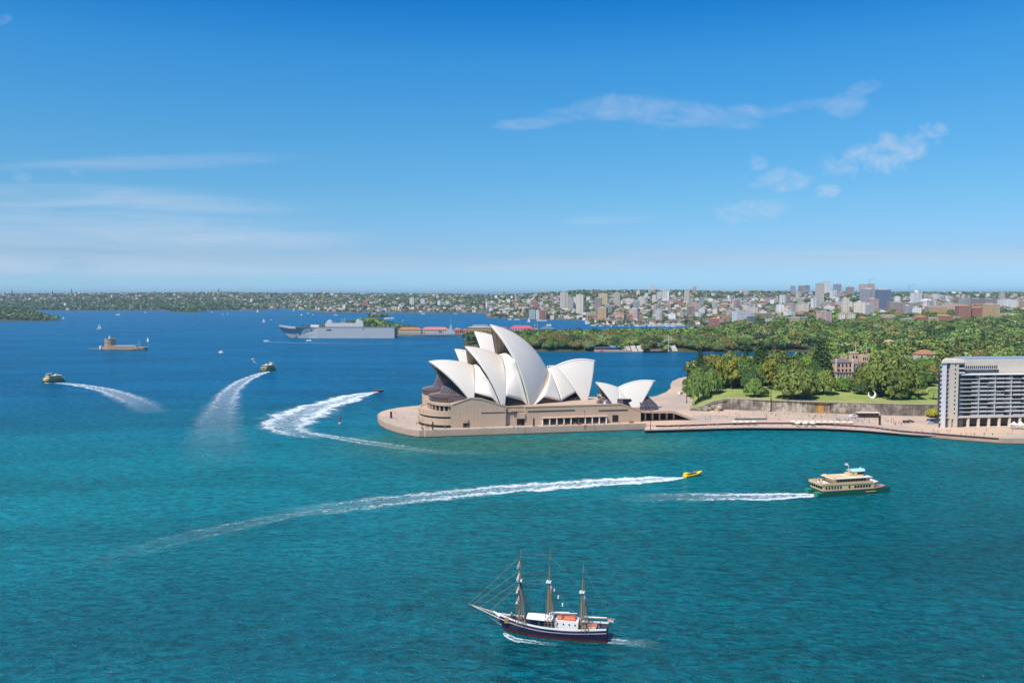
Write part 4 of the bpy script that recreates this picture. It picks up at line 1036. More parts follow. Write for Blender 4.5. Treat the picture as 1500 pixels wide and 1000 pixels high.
# stony bank at the left end, with the promenade rail
BK = MB(); 
for k in range(26):
    a = rng.rand(); px = 1016 + a * 44; d = 600 + rng.rand() * 8; p = Vector((colx(px, d), d, 3.6 + a * 5 * rng.rand())) 
    s_ = rng.uniform(1.2, 2.8); BK.loft([[(p.x + s_ * f * math.cos(t), p.y + s_ * f * math.sin(t) * .8, p.z + zz * s_) for t in [i * 1.047 + a for i in range(6)]] for f, zz in ((1, -.4), (1.05, .1), (.6, .55))])
tag(BK.build('rock_outcrop', sandm), 'broken sandstone outcrop at the left end of the garden wall', 'rock')
# ---------------------------------------------------------------- crescent sculpture
cp = atz(1277, 583.5, 12.0); mb = MB(); rings = []
for k in range(41):
    t = R(78) - k / 40 * R(296); w = .95 * math.sin(math.pi * min(1, (k + .6) / 41)) ** .7 * (1 + .25 * math.sin(k / 40 * math.pi)); Rr = 2.45
    c = Vector((Rr * math.cos(t), 0, 3.0 + Rr * 1.08 * math.sin(t))); rad = Vector((math.cos(t), 0, math.sin(t)))
    rings.append([tuple(c + rad * math.cos(a) * w * .75 + Vector((0, 1, 0)) * math.sin(a) * w) for a in [i * math.pi / 4 for i in range(8)]])
mb.loft(rings); o = mb.build('crescent_sculpture', whitem, smooth=True, loc_=cp); tag(o, 'white crescent ring sculpture standing on the garden lawn', 'sculpture')
# ---------------------------------------------------------------- mansion
gx = colx(1247, 690); GHo = Vector((gx, 690, GARD.z(1247, 690)))
GH = empty('mansion', GHo, R(6), 'sandstone mansion with crenellated tower among the garden trees', 'mansion')
stone = mat('honey_sandstone', (.62, .44, .30), .85, .2, .12, .3); slate = mat('purple_slate_roof', (.17, .13, .155), .6, .3, .1, .5); pale = mat('pale_render', (.60, .54, .46), .8)
def GX(px): return (px - 1247) * 690 / FPX
def GZ(py): return CAMH - (py - 431.5) * 690 / FPX - GHo.z
def wing(x0, x1, y0, y1, z1, roof=None, name='wing', m_=None):
    mb_ = MB(); mb_.box(x0, x1, y0, y1, -3, z1); mb_.build(name, m_ or stone, GH)
    if roof:
        xm0, xm1, ym = x0 + (y1 - y0) * .45, x1 - (y1 - y0) * .45, (y0 + y1) / 2
        if xm1 < xm0: xm0 = xm1 = (x0 + x1) / 2
        mb_ = MB(); e_ = .5; mb_.add([(x0 - e_, y0 - e_, z1 + .02), (x1 + e_, y0 - e_, z1 + .02), (x1 + e_, y1 + e_, z1 + .02), (x0 - e_, y1 + e_, z1 + .02), (xm0, ym, z1 + roof), (xm1, ym, z1 + roof)],
            [(0, 1, 5, 4), (1, 2, 5), (2, 3, 4, 5), (3, 0, 4), (0, 3, 2, 1)]); mb_.build('roof', slate, GH)
def winrow(x0, x1, y, z0, z1, n, name='window'):
    for k in range(n):
        xc = x0 + (x1 - x0) * (k + .5) / n; w = (x1 - x0) / n * .22; mb_ = MB(); mb_.box(xc - w, xc + w, y - .12, y - .01, z0, z1); mb_.build(name, darkglass, GH)
zt = GZ(531); wing(GX(1224), GX(1250), 0, 14, zt, 3.4); winrow(GX(1226), GX(1249), 0, zt - 3.6, zt - 1.2, 4); winrow(GX(1226), GX(1249), 0, zt - 8, zt - 5.2, 4)
for px in (1224.5, 1250): mb = MB(); mb.lathe([(.01, -2), (.9, -2), (.9, zt + 2.0), (.5, zt + 3.2), (.01, zt + 3.3)], 8, (GX(px), -.3)); mb.build('corner_turret', stone, GH)
for px in (1239, 1245): 
    mb = MB(); mb.box(GX(px) - .7, GX(px) + .7, 6, 7.4, zt, zt + 5.2); mb.box(GX(px) - .85, GX(px) + .85, 5.9, 7.5, zt + 5.2, zt + 5.8); mb.build('chimney', stone, GH)
tz = GZ(518.5); mb = MB(); x0, x1 = GX(1254.5), GX(1264); mb.box(x0, x1, 6, 11.5, -2, tz); mb.box(x0 - .3, x1 + .3, 5.7, 11.8, tz, tz + .6)
for k in range(5):
    xx = x0 - .3 + k * (x1 - x0 + .6) / 4.6; mb.box(xx, xx + .6, 5.7, 6.3, tz + .6, tz + 1.5); mb.box(xx, xx + .6, 11.2, 11.8, tz + .6, tz + 1.5)
mb.build('tower', stone, GH); winrow(x0, x1, 6, tz - 4, tz - 1.8, 2)
for px, hh in ((1262.5, 9.5), (1279.5, 7.5)):
    mb = MB(); zz = tz + .5 if px < 1270 else GZ(519); mb.tube((GX(px), 9, zz - 2), (GX(px), 9, zz + hh), .16, .10, 6); mb.tube((GX(px), 9, zz + hh), (GX(px), 9, zz + hh + .3), .25, .25, 6); mb.build('flagpole', whitem, GH)
wing(GX(1250.5), GX(1260), 1.5, 12, GZ(534), 2.2, m_=pale); wing(GX(1262), GX(1275), 3, 14, GZ(536), 2.5)
wing(GX(1272), GX(1283), 8, 18, GZ(522)); mb = MB(); z9 = GZ(522)
for k in range(6): xx = GX(1272) + k * 1.15; mb.box(xx, xx + .6, 8, 8.5, z9 + .01, z9 + 1.0)
mb.build('parapet', stone, GH); winrow(GX(1273), GX(1282), 8, z9 - 4, z9 - 1.6, 3)
mb = MB(); mb.box(GX(1267), GX(1268.5), 2.9, 4.2, 0, GZ(527)); mb.build('chimney', stone, GH)
wing(GX(1218), GX(1254), -7, -.4, GZ(545), None, 'verandah', pale)
for k in range(9):
    xx = GX(1219) + k * 2.4; mb = MB(); mb.lathe([(.01, 0), (.35, 0), (.35, 3.6), (.01, 3.7)], 6, (xx, -7.9), ); o = mb.build('verandah_column', pale, GH); o.location.z = GZ(551) 
mb = MB(); mb.box(GX(1218) - .4, GX(1256), -8.6, -.4, GZ(545) + .02, GZ(545) + .5); mb.build('verandah_roof', slate, GH)
winrow(GX(1219), GX(1254), -7, GZ(549), GZ(546.3), 9)
mb = MB(); mb.box(GX(1254.5), GX(1264), -12, -6, GZ(556) - 2, GZ(552)); mb.build('porch', pale, GH)
mb = MB(); mb.box(GX(1254), GX(1264.5), -12.5, -5.5, GZ(552) + .01, GZ(551) + .1); mb.build('porch_roof', whitem, GH)
wing(GX(1282), GX(1292), 10, 18, GZ(531), 2.2)
# terracotta roofed cottage in the trees right of the mansion
def hip(parent, x0, x1, y0, y1, z0, z1, h, wm, rm, wn='wall', rn='roof', ov=.5):
    mb_ = MB(); mb_.box(x0, x1, y0, y1, z0, z1); mb_.build(wn, wm, parent)
    lng = (x1 - x0) >= (y1 - y0); k = min(x1 - x0, y1 - y0) * .48; xm, ym = (x0 + x1) / 2, (y0 + y1) / 2
    a, b = ((x0 + k, ym), (x1 - k, ym)) if lng else ((xm, y0 + k), (xm, y1 - k))
    F = [(0, 1, 5, 4), (1, 2, 5), (2, 3, 4, 5), (3, 0, 4)] if lng else [(0, 1, 4), (1, 2, 5, 4), (2, 3, 5), (3, 0, 4, 5)]
    mb_ = MB(); mb_.add([(x0 - ov, y0 - ov, z1 + .02), (x1 + ov, y0 - ov, z1 + .02), (x1 + ov, y1 + ov, z1 + .02), (x0 - ov, y1 + ov, z1 + .02), (*a, z1 + h), (*b, z1 + h)], F + [(0, 3, 2, 1)]); mb_.build(rn, rm, parent)
terra = mat('terracotta_tiles', (.42, .17, .09), .8, .2, .15, .4); cream = mat('cream_wall', (.58, .50, .38), .8, .2, .08, .3)
d_c = 800; cpz = GARD.z(1355, d_c); CT = empty('cottage', (colx(1354, d_c), d_c, cpz + 6), .1, 'terracotta roofed cottage half hidden in trees right of the mansion', 'house')
hip(CT, -8, 8, -5, 5, 0, 5.5, 4, cream, terra)
for k in (-5, 0, 5): mb = MB(); mb.box(k - .7, k + .7, -5.1, -5.01, 2, 4); mb.build('window', darkglass, CT)
CT2 = empty('garden_lodge', (colx(1302, 1080), 1080, 24), .2, 'small pinkish lodge showing among the trees above the mansion', 'house'); CT2.scale = (.6, .6, .6); hip(CT2, -9, 9, -5, 5, -3, 4.5, 4, mat('pink_wall', (.55, .40, .33), .8), mat('straw_roof', (.45, .36, .22), .8))

# ---------------------------------------------------------------- apartment block on the quay (right edge)
bd = 524.0; AB = empty('apartment_block', (colx(1379, bd), bd, QZ), R(6), 'long beige and glass apartment block with balconies and colonnade on the quay', 'apartment block')
S_px = bd / FPX
def BX(px): return (px - 1379) * S_px / math.cos(R(6))
def BZ(py): return CAMH - (py - 431.5) * bd / FPX - QZ
beige = mat('beige_precast', (.62, .54, .44), .75, .25, .06, .3); lil = mat('pale_panel', (.72, .69, .69), .6, .3, .05); balm = mat('balcony_slab', (.60, .57, .53), .7, .3, .05)
bglass = glassm('apartment_glass', (.055, .065, .085), .1, .5, .3); bteal = glassm('teal_corner_glass', (.03, .075, .085), .1, .4, .3)
mb = MB(); mb.prism([(BX(1380), 1.2), (BX(1418), 1.2), (BX(1418), 22), (BX(1380) + 16.5, 22)], 0, BZ(532)); mb.build('tower_core', bglass, AB)
mb = MB(); mb.box(BX(1382), BX(1388), -.4, 1.18, 0, BZ(531)); mb.build('white_panel', lil, AB)
mb = MB(); mb.box(BX(1393.5), BX(1406.5), -.6, 1.18, 5.5, BZ(530.5)); mb.build('stair_tower', beige, AB)
mb = MB(); mb.box(BX(1394.5), BX(1397.5), -.6, 1.18, 0, 5.48); mb.build('tower_leg', beige, AB)
mb = MB(); mb.box(BX(1400.5), BX(1406.5), -.6, 1.18, 0, 5.48); mb.build('tower_leg', beige, AB)
for k in range(15):
    z_ = 3.0 + k * 2.75
    if z_ < BZ(533): mb = MB(); mb.prism([(BX(1378.6), -.2), (BX(1382) - .02, -.2), (BX(1382) - .02, 1.15), (BX(1380) + 15.2, 20), (BX(1380) + 13.9, 20)], z_, z_ + 1.05); mb.build('end_balcony', balm, AB)
    if z_ > 5 and z_ < BZ(533): mb = MB(); mb.box(BX(1388) + .02, BX(1393.5) - .02, .55, 1.17, z_, z_ + .7); mb.build('window_spandrel', mat('lilac_spandrel', (.34, .30, .38), .5), AB)
    if z_ > 7 and z_ < BZ(534): mb = MB(); mb.box(BX(1400.6), BX(1402.2), -.68, -.61, z_, z_ + 1.2); mb.build('slit_window', darkglass, AB)
for k in range(3): mb = MB(); mb.box(BX(1407), BX(1416.5), -.3, 2.2, BZ(548) + .2 + k * 2.75, BZ(548) + 1.2 + k * 2.75); mb.build('balcony', balm, AB)
mb = MB(); mb.prism([(BX(1380) - .6, -1), (BX(1421), -1), (BX(1421), 22.4), (BX(1380) + 15.6, 22.4)], BZ(532) + .02, BZ(530.2)); mb.build('roof_slab', pale, AB)
mb = MB(); mb.prism([(BX(1388), 3), (BX(1419), 3), (BX(1419), 20), (BX(1388) + 12, 20)], BZ(530.2) + .02, BZ(528)); mb.build('plant_room', pale, AB)
# main body with floors
fl0 = BZ(611.5); nfl = 10; ch = (BZ(550.5) - fl0) / nfl
mb = MB(); mb.box(BX(1409), BX(1700), 4.2, 22, fl0, BZ(550)); mb.build('glazing', bglass, AB)
mb = MB(); mb.box(BX(1414), BX(1429), 3.4, 4.18, fl0, BZ(553)); mb.build('corner_glazing', bteal, AB)
for k in range(nfl):
    z_ = fl0 + k * ch
    mb = MB(); mb.prism([(BX(1406.6), 4.0), (BX(1406.6), 2.6), (BX(1414), .6), (BX(1416), .3), (BX(1700), .3), (BX(1700), 4.15)], z_, z_ + .32); mb.build('balcony_slab', balm, AB)
    for j in range(8):
        xa, xb = BX(1429) + j * BX(1379 + 13.2), BX(1429) + (j + 1) * BX(1379 + 13.2) - .5
        if (j + k) % 5 != 4: mb = MB(); mb.box(xa, xb, .32, .46, z_ + .34, z_ + 1.12); mb.build('balustrade', mat('frosted_glass', (.52, .53, .53), .3, .5, .1), AB)
        if (k * 7 + j * 3) % 11 == 0: mb = MB(); mb.box(xa + 1.5, xb - .2, 3.6, 4.17, z_ + .34, z_ + ch - .05); mb.build('closed_blind', beige, AB)
for j in range(10):
    x_ = BX(1441) + j * BX(1379 + 25.5); mb = MB(); mb.box(x_ - .22, x_ + .22, .5, 4.15, fl0 + .33, BZ(551)); mb.build('party_wall', balm, AB)
mb = MB(); mb.prism([(BX(1406.6), 5), (BX(1406.6), 2.0), (BX(1414), -.4), (BX(1700), -.8), (BX(1700), 5)], BZ(550), BZ(548.6)); mb.build('white_cornice', whitem, AB)
mb = MB(); mb.box(BX(1418.5), BX(1700), 6, 21, BZ(548.5), BZ(528.5)); mb.build('penthouse', beige, AB)
mb = MB(); mb.box(BX(1424), BX(1480), 5.7, 5.98, BZ(547.5), BZ(543.5)); mb.build('penthouse_window', bglass, AB)
for k in range(17): 
    x_ = BX(1424.5) + k * BX(1379 + 3.2); mb = MB(); mb.box(x_, x_ + .7, 5.75, 5.97, BZ(541.5), BZ(537.5)); mb.build('penthouse_window', bglass, AB)
mb = MB(); mb.box(BX(1430), BX(1700), 8, 20, BZ(528.5) + .02, BZ(526)); mb.build('roof_plant', mat('zinc_roof', (.30, .34, .42), .4, .4, .1, .3), AB)
mb = MB(); mb.box(BX(1406.7), BX(1700), .3, 5, BZ(613.5), fl0 - .02); mb.build('colonnade_beam', beige, AB)
mb = MB(); mb.box(BX(1408), BX(1700), 6.5, 21, 0, BZ(613.6)); mb.build('arcade_glazing', darkglass, AB)
for k in range(17):
    x_ = BX(1408) + .8 + k * BX(1379 + 16.4) if k else BX(1406) + .2
    mb = MB(); mb.lathe([(.01, 0), (1.15, 0), (.95, .4), (.95, BZ(614.5)), (.01, BZ(614.5))], 10, (x_, 1.4)); mb.build('column', beige, AB)

# ---------------------------------------------------------------- quay furniture
black = mat('black_steel', (.02, .02, .022), .4, .4); steel = mat('grey_steel', (.30, .31, .32), .4, .5, .05)
def pole(px, py, h, label, r_=.16, m_=None, z=QZ, name='lamp_post', arms=0, cat='lamp post', sc=1.0):
    e_ = empty(name, atz(px, py, z), rng.rand() * 3, label, cat)
    mb_ = MB(); mb_.lathe([(.01, 0), (r_ * 2.2, 0), (r_ * 2.2, .5), (r_, .7), (r_ * .6, h), (.01, h)], 8); mb_.build('pole', m_ or black, e_)
    if arms:
        for a in (0, math.pi):
            mb_ = MB(); mb_.path([(0, 0, h * .97), (math.cos(a) * .9, math.sin(a) * .9, h + .1), (math.cos(a) * 1.6, math.sin(a) * 1.6, h)], .07); mb_.box(math.cos(a) * 1.6 - .35, math.cos(a) * 1.6 + .35, -.2, .2, h - .18, h - .02); mb_.build('lamp_head', m_ or black, e_)
    return e_
pole(1006, 590, 27, 'tall thin dark mast on the cove side of the forecourt', .28, arms=1)
pole(1129, 602.5, 27, 'tall dark mast in front of the garden wall', .30, arms=1)
pole(953, 629, 12.5, 'thin dark post at the corner where the lower deck begins', .2, arms=1)
pole(759, 629.5, 11, 'thin dark post before the recess of the podium', .12, arms=1)
pole(856, 625, 10, 'thin dark post before the windows of the podium', .12, arms=1)
pole(618, 632, 7, 'slender post at the corner of the seawall', .1, arms=1)
def pylon(px, py, w, h, label, m_=None):
    e_ = empty('information_pylon', atz(px, py, QZ), ANG, label, 'sign'); mb_ = MB(); mb_.box(-w / 2, w / 2, -.5, .5, .25, h); mb_.build('panel', m_ or mat('dark_red_panel', (.10, .03, .025), .5), e_)
    mb_ = MB(); mb_.box(-w / 2 - .25, w / 2 + .25, -.7, .7, 0, .24); mb_.build('base', granite, e_)
pylon(573, 612.5, 1.5, 4.6, 'dark red pylon standing alone on the north end of the broadwalk'); pylon(634, 630.0, .8, 5.2, 'narrow dark pylon below the curved terraces', black)
pylon(782, 624.5, .9, 5.2, 'narrow dark pylon left of the podium windows', black); pylon(846.5, 622, .7, 5, 'dark pylon in front of the middle podium windows', black)
pylon(1288.5, 622.5, .9, 6.2, 'dark pillar among the crowd on the promenade', black)
# parasols on the lower deck
PR = empty('parasol', (0, 0, 0)); mb = MB(); mb.tube((0, 0, 0), (0, 0, 2.7), .05, .04, 6); mb.build('pole', steel, PR); canv = mat('cream_canvas', (.74, .66, .52), .8, .2, .05)
mb = MB(); mb.lathe([(0.02, 3.15), (1.0, 2.85), (1.95, 2.42), (1.95, 2.22)], 8); mb.build('canopy', canv, PR)
ppos = [(x, 622.6) for x in (1076, 1085.5, 1095, 1104.5)] + [(1162 + k * 9.3, 622.3 + .12 * k) for k in range(10)] + [(1168 + k * 11, 624.8 + .1 * k) for k in range(3)]
for i, (x, y) in enumerate(ppos):
    o = PR if i == 0 else copy_tree(PR); o.location = atz(x, y, 2.4); o.rotation_euler.z = rng.rand()
    tag(o, 'cream parasol in the first cluster of four on the lower deck' if i < 4 else 'cream parasol in the long row on the lower deck' if i < 14 else 'cream parasol nearer the deck edge in front of the long row', 'parasol', 'cream parasols over the lower deck tables')
# bar front below the promenade; the shade under the edge painted as dark red
mb = MB()
for a, b_ in zip(upper[:-1], upper[1:]):
    mb.add([(a[0], a[1] - .05, 2.41), (b_[0], b_[1] - .05, 2.41), (b_[0], b_[1] - .05, 3.5), (a[0], a[1] - .05, 3.5), (a[0], a[1] + .9, 2.41), (b_[0], b_[1] + .9, 2.41), (b_[0], b_[1] + .9, 3.5), (a[0], a[1] + .9, 3.5)], [(0, 1, 2, 3), (3, 2, 6, 7)])
tag(mb.build('bar_frontage', mat('dark_red_shade', (.085, .025, .02), .4, .4, .4, .3)), 'dark red bar frontage under the promenade edge', 'bar front')
# tables as small things on the deck
TB = empty('deck_table', (0, 0, 0)); mb = MB(); mb.lathe([(.01, .7), (.7, .7), (.7, .76), (.01, .76)], 8); mb.build('table_top', mat('pale_table', (.6, .5, .42), .6), TB); mb = MB(); mb.tube((0, 0, 0), (0, 0, .7), .06, .06, 5); mb.build('leg', steel, TB)
k = 0
for i in range(60):
    px = 965 + i * 7.2 + rng.uniform(-1.5, 1.5)
    if px > 1392: break
    yl = np.interp(px, [944, 1050, 1100, 1160, 1208, 1240, 1272, 1336, 1400], [629, 626, 625, 625.4, 626, 627.4, 629.4, 634.8, 638.4]) - rng.uniform(.7, 2.0)
    o = TB if k == 0 else copy_tree(TB); k += 1; o.location = atz(px, yl, 2.4); tag(o, 'small round table on the lower deck by the water', 'table', 'tables along the lower deck')
# low seats / planter on the upper forecourt
for px, py, l_ in ((1100, 614.5, 22), (711, 629, 3), (925, 619, 3)):
    mb = MB(); mb.box(-l_ / 2, l_ / 2, -.5, .5, 0, .8); mb.box(-l_ / 2 + .2, l_ / 2 - .2, -.3, .3, .8, .95); o = mb.build('stone_bench', mat('dark_stone', (.12, .10, .08), .8), None, loc_=atz(px, py, QZ), rz=.05); tag(o, {22: 'long dark stone bench on the upper forecourt', 3: 'short dark bench on the walk by the podium'}[l_], 'bench', None if l_ == 22 else 'benches on the west walk')
# vehicles
def vehicle(px, py, L_, W_, H_, col, label, rz, name='parked_car', van=False, z=QZ):
    e_ = empty(name, atz(px, py, z), rz, label, 'van' if van else 'car'); pm = mat('paint_%d_%d_%d' % tuple(int(c * 100) for c in col), col, .3, .6, .03)
    prof = [(-L_ / 2, .35), (-L_ / 2, H_ * .62), (-L_ * .47, H_ * .97), (L_ * .22, H_), (L_ * .36, H_ * .6), (L_ / 2, H_ * .52), (L_ / 2, .35)] if van else [(-L_ / 2, .35), (-L_ / 2, H_ * .62), (-L_ * .36, H_ * .66), (-L_ * .24, H_), (L_ * .12, H_), (L_ * .26, H_ * .64), (L_ / 2, H_ * .56), (L_ / 2, .35)]
    mb_ = MB(); mb_.extr(prof, -W_ / 2, W_ / 2); mb_.build('body', pm, e_)
    for sy in (-1, 1): mb_ = MB(); mb_.box(-L_ * .28, L_ * .15, sy * W_ / 2 - .02 if sy > 0 else sy * W_ / 2 - .01, sy * W_ / 2 + .01 if sy > 0 else sy * W_ / 2 + .02, H_ * .66, H_ * .92); mb_.build('window', darkglass, e_)
    for sx in (-.31, .31):
        for sy in (-1, 1): mb_ = MB(); mb_.tube((L_ * sx, sy * (W_ / 2 - .12), .34), (L_ * sx, sy * (W_ / 2 + .05), .34), .34, .34, 12); mb_.build('wheel', black, e_)
vehicle(1066, 597.5, 5.2, 2, 2.2, (.75, .74, .72), 'white van on the forecourt below the left end of the garden wall', .1, 'parked_van', True)
vehicle(1072, 598.0, 4.4, 1.8, 1.5, (.75, .74, .72), 'white car right behind the van on the forecourt', .1)
vehicle(1250.5, 611.5, 5.4, 2, 2.3, (.76, .74, .70), 'cream van close to the garden wall kiosk', .3, 'parked_van', True)
vehicle(1327, 619, 4.4, 1.8, 1.5, (.03, .03, .05), 'leftmost dark car on the promenade', .0); vehicle(1333.5, 618.3, 4.5, 1.8, 1.55, (.04, .04, .06), 'second dark car on the promenade', -.1)
vehicle(1366, 619.5, 7.2, 2.4, 2.9, (.08, .10, .14), 'dark truck beside the apartment block', .15, 'parked_truck', True)
vehicle(1373, 615.5, 4.6, 1.8, 1.6, (.10, .10, .12), 'grey car behind the truck by the apartment block', -.2)
vehicle(1362, 620.2, 4.4, 1.8, 1.5, (.55, .60, .66), 'pale blue car in front of the truck', .1)
vehicle(997, 577.5, 5, 2, 2.1, (.78, .78, .78), 'white van on the path beside the cove lawn', .8, 'parked_van', True)
# kiosk cut into the wall
mb = MB(); mb.box(-7.5, 7.5, -2.4, 2.5, 3.1, 3.6); kz = atz(1271, 611, QZ); KS = empty('kiosk', kz, -.05, 'low dark kiosk with pale flat roof at the foot of the garden wall', 'kiosk'); mb.build('roof', pale, KS)
mb = MB(); mb.box(-6.8, 6.8, -1.6, 2.5, 0, 3.08); mb.build('counter_window', darkglass, KS)
MQ = empty('marquee', atz(1492, 628, QZ), 0, 'white marquee in front of the colonnade at the right edge', 'marquee')
for k in range(3): mb = MB(); mb.lathe([(.02, 4.8), (1.4, 3.6), (3.0, 3.0), (3.0, 2.7)], 4, (k * 4.3 - 3, 0)); mb.build('canopy', whitem, MQ)
for k in range(4): mb = MB(); mb.tube((k * 4.3 - 5.2, -2, 0), (k * 4.3 - 5.2, -2, 2.9), .08, .08, 5); mb.build('post', steel, MQ)

# ---------------------------------------------------------------- people
skinm = mat('skin', (.42, .26, .18), .6, .3, .03); hairm = mat('dark_hair', (.03, .022, .018), .6)
trousers = mat('dark_trousers', (.045, .05, .07), .8, .2, .1)
shm, q, b = pmat('coloured_shirt', .8, .2); oi = q.new('ShaderNodeObjectInfo'); q.l.new(oi.outputs['Color'], b.inputs['Base Color'])
def figure(pose):
    """one skinned body: pelvis root, spine, head, arms, legs; metres, facing -y"""
    st = {'stand': (.05, -.05, .10, -.08), 'walk': (.32, -.30, -.28, .26), 'stride': (-.24, .34, .24, -.30)}[pose]
    J = [(0, 0, .95), (0, 0, 1.2), (0, -.01, 1.42), (0, -.015, 1.52), (0, -.03, 1.63), (0, -.03, 1.72)]
    rad = [.135, .13, .12, .055, .095, .07]; E_ = [(0, 1), (1, 2), (2, 3), (3, 4), (4, 5)]
    for s_, fy, ay in ((-1, st[0], st[2]), (1, st[1], st[3])):
        b0 = len(J); J += [(s_ * .10, 0, .88), (s_ * .105, -fy * .5, .48), (s_ * .11, -fy * .9 + .02, .09), (s_ * .115, -fy * .9 - .14, .04)]; rad += [.095, .06, .042, .038]; E_ += [(0, b0), (b0, b0 + 1), (b0 + 1, b0 + 2), (b0 + 2, b0 + 3)]
        b0 = len(J); J += [(s_ * .19, 0, 1.40), (s_ * .235, -ay * .3, 1.12), (s_ * .245, -ay * .8 - .05, .88), (s_ * .24, -ay * .9 - .08, .79)]; rad += [.06, .043, .033, .03]; E_ += [(2, b0), (b0, b0 + 1), (b0 + 1, b0 + 2), (b0 + 2, b0 + 3)]
    me = bpy.data.meshes.new('body'); me.from_pydata(J, E_, []); o = bpy.data.objects.new('body', me); COL.objects.link(o)
    md = o.modifiers.new('skin', 'SKIN'); sv = me.skin_vertices[0].data
    for k, r_ in enumerate(rad): sv[k].radius = (r_, r_ * (.72 if k < 3 else 1))
    sv[0].use_root = True; md2 = o.modifiers.new('sub', 'SUBSURF'); md2.levels = 1
    dg = bpy.context.evaluated_depsgraph_get(); ev = bpy.data.meshes.new_from_object(o.evaluated_get(dg)); bpy.data.objects.remove(o)
    ev.materials.clear()
    for m_ in (skinm, shm, trousers, hairm): ev.materials.append(m_)
    for p in ev.polygons:
        c = p.center; p.use_smooth = True
        p.material_index = 3 if (c.z > 1.66 or (c.z > 1.56 and c.y > .0)) else 0 if c.z > 1.47 or (abs(c.x) > .17 and c.z < 1.12) else 1 if c.z > .93 else 2 if c.z > .1 else 3
    ev.name = 'person_body'; return ev
FIG = [figure(k) for k in ('stand', 'walk', 'stride')]
SH = [((.75, .74, .72), 'white'), ((.03, .03, .04), 'black'), ((.45, .05, .04), 'red'), ((.05, .10, .30), 'blue'), ((.55, .45, .32), 'beige'), ((.10, .25, .14), 'green'), ((.5, .3, .35), 'pink'), ((.35, .36, .38), 'grey')]
def person(p, i, where, group):
    o = bpy.data.objects.new('person', FIG[i % 3]); COL.objects.link(o); o.location = p; o.rotation_euler.z = rng.rand() * 6.28; s_ = rng.uniform(.94, 1.06); o.scale = (s_, s_, s_)
    c, w = SH[rng.randint(len(SH))]; o.color = (*c, 1); tag(o, 'person in a %s top %s %s' % (w, ('standing', 'walking', 'striding')[i % 3], where), 'person', group)
def crowd(n, fn, z, where, group):
    for i in range(n): x, y = fn(); person(atz(x, y, z), i, where, group)
U = rng.uniform
crowd(9, lambda: (U(572, 632), U(602, 624)), QZ, 'on the open north end of the broadwalk', 'people on the broadwalk')
crowd(16, lambda: (U(617, 632), U(624.5, 631)), QZ, 'by the seawall corner below the terraces', 'people at the seawall corner')
crowd(44, lambda: (lambda x: (x, U(625.0, 629.0) - (x - 640) * .018))(U(640, 935)), QZ, 'on the walk below the podium', 'people on the west walk')
crowd(60, lambda: (U(965, 1240), U(604, 616.5)), QZ, 'on the forecourt before the garden wall', 'people on the forecourt')
crowd(14, lambda: (U(1010, 1060), U(592, 600)), QZ, 'at the foot of the steps on the forecourt', 'people by the steps')
crowd(64, lambda: (lambda x: (x, U(612.5, 619.5) + max(0, (x - 1250) * .045)))(U(1225, 1335)), QZ, 'in the crowd on the promenade', 'promenade crowd')
crowd(24, lambda: (U(1340, 1500), U(630.5, 638)), QZ, 'before the apartment colonnade', 'people by the colonnade')
crowd(34, lambda: (lambda x: (x, np.interp(x, [944, 1050, 1100, 1160, 1208, 1240, 1272, 1336, 1400], [629, 626, 625, 625.4, 626, 627.4, 629.4, 634.8, 638.4]) - U(.7, 3.0)))(U(965, 1380)), 2.4, 'at the tables of the lower deck', 'people on the lower deck')
# ================================================================ BOATS
def at_ship(px0, py0, px1, py1):
    """stern and bow waterline pixels -> origin, heading, length"""
    a = atz(px0, py0, 0); b_ = atz(px1, py1, 0); d = b_ - a; return (a + b_) / 2, math.atan2(d.y, d.x), d.length
def hull(mb_, L_, B_, zs, sheer_b, sheer_s, n=14, bow_rake=.08, transom=.75, zb=-.6, flare=.82, fine=1.6):
    """hull rings from stern (-x) to bow (+x); zs = midship freeboard; returns deck outline"""
    rings = []; deck = []
    for i in range(n + 1):
        t = i / n; x = -L_ / 2 + L_ * t; w = B_ / 2 * (transom + (1 - transom) * min(1, t / .3)) * (1 - max(0, (t - .5) / .5) ** fine * .97)
        zt = zs + (sheer_b * max(0, (t - .5) / .5) ** 2 + sheer_s * max(0, (.5 - t) / .5) ** 2)
        xb = x - bow_rake * L_ * max(0, (t - .6) / .4) ** 2
        rings.append([(xb, -w * flare * .6, zb), (xb + (x - xb) * .3, -w * flare, 0.0), (x, -w, zt), (x, w, zt), (xb + (x - xb) * .3, w * flare, 0.0), (xb, w * flare * .6, zb)]); deck.append((x, w, zt))
    mb_.loft(rings); return deck
def strip_on(mb_, deck, dz0, dz1, out=.04, th=.10, zscale=None, flare=.82):
    for sd in (-1, 1):
        for (x0, w0, z0), (x1, w1, z1) in zip(deck, deck[1:]):
            q0 = lambda z, w, zt: w * (flare + (1 - flare) * max(0, min(1, z / zt))) + out
            a0, a1, b0, b1 = z0 + dz0, z0 + dz1, z1 + dz0, z1 + dz1
            mb_.add([(x0, sd * q0(a0, w0, z0), a0), (x1, sd * q0(b0, w1, z1), b0), (x1, sd * q0(b1, w1, z1), b1), (x0, sd * q0(a1, w0, z0), a1),
                     (x0, sd * (q0(a0, w0, z0) - th), a0), (x1, sd * (q0(b0, w1, z1) - th), b0), (x1, sd * (q0(b1, w1, z1) - th), b1), (x0, sd * (q0(a1, w0, z0) - th), a1)],
                    [(0, 1, 2, 3), (3, 2, 6, 7), (0, 4, 5, 1), (4, 7, 6, 5)])
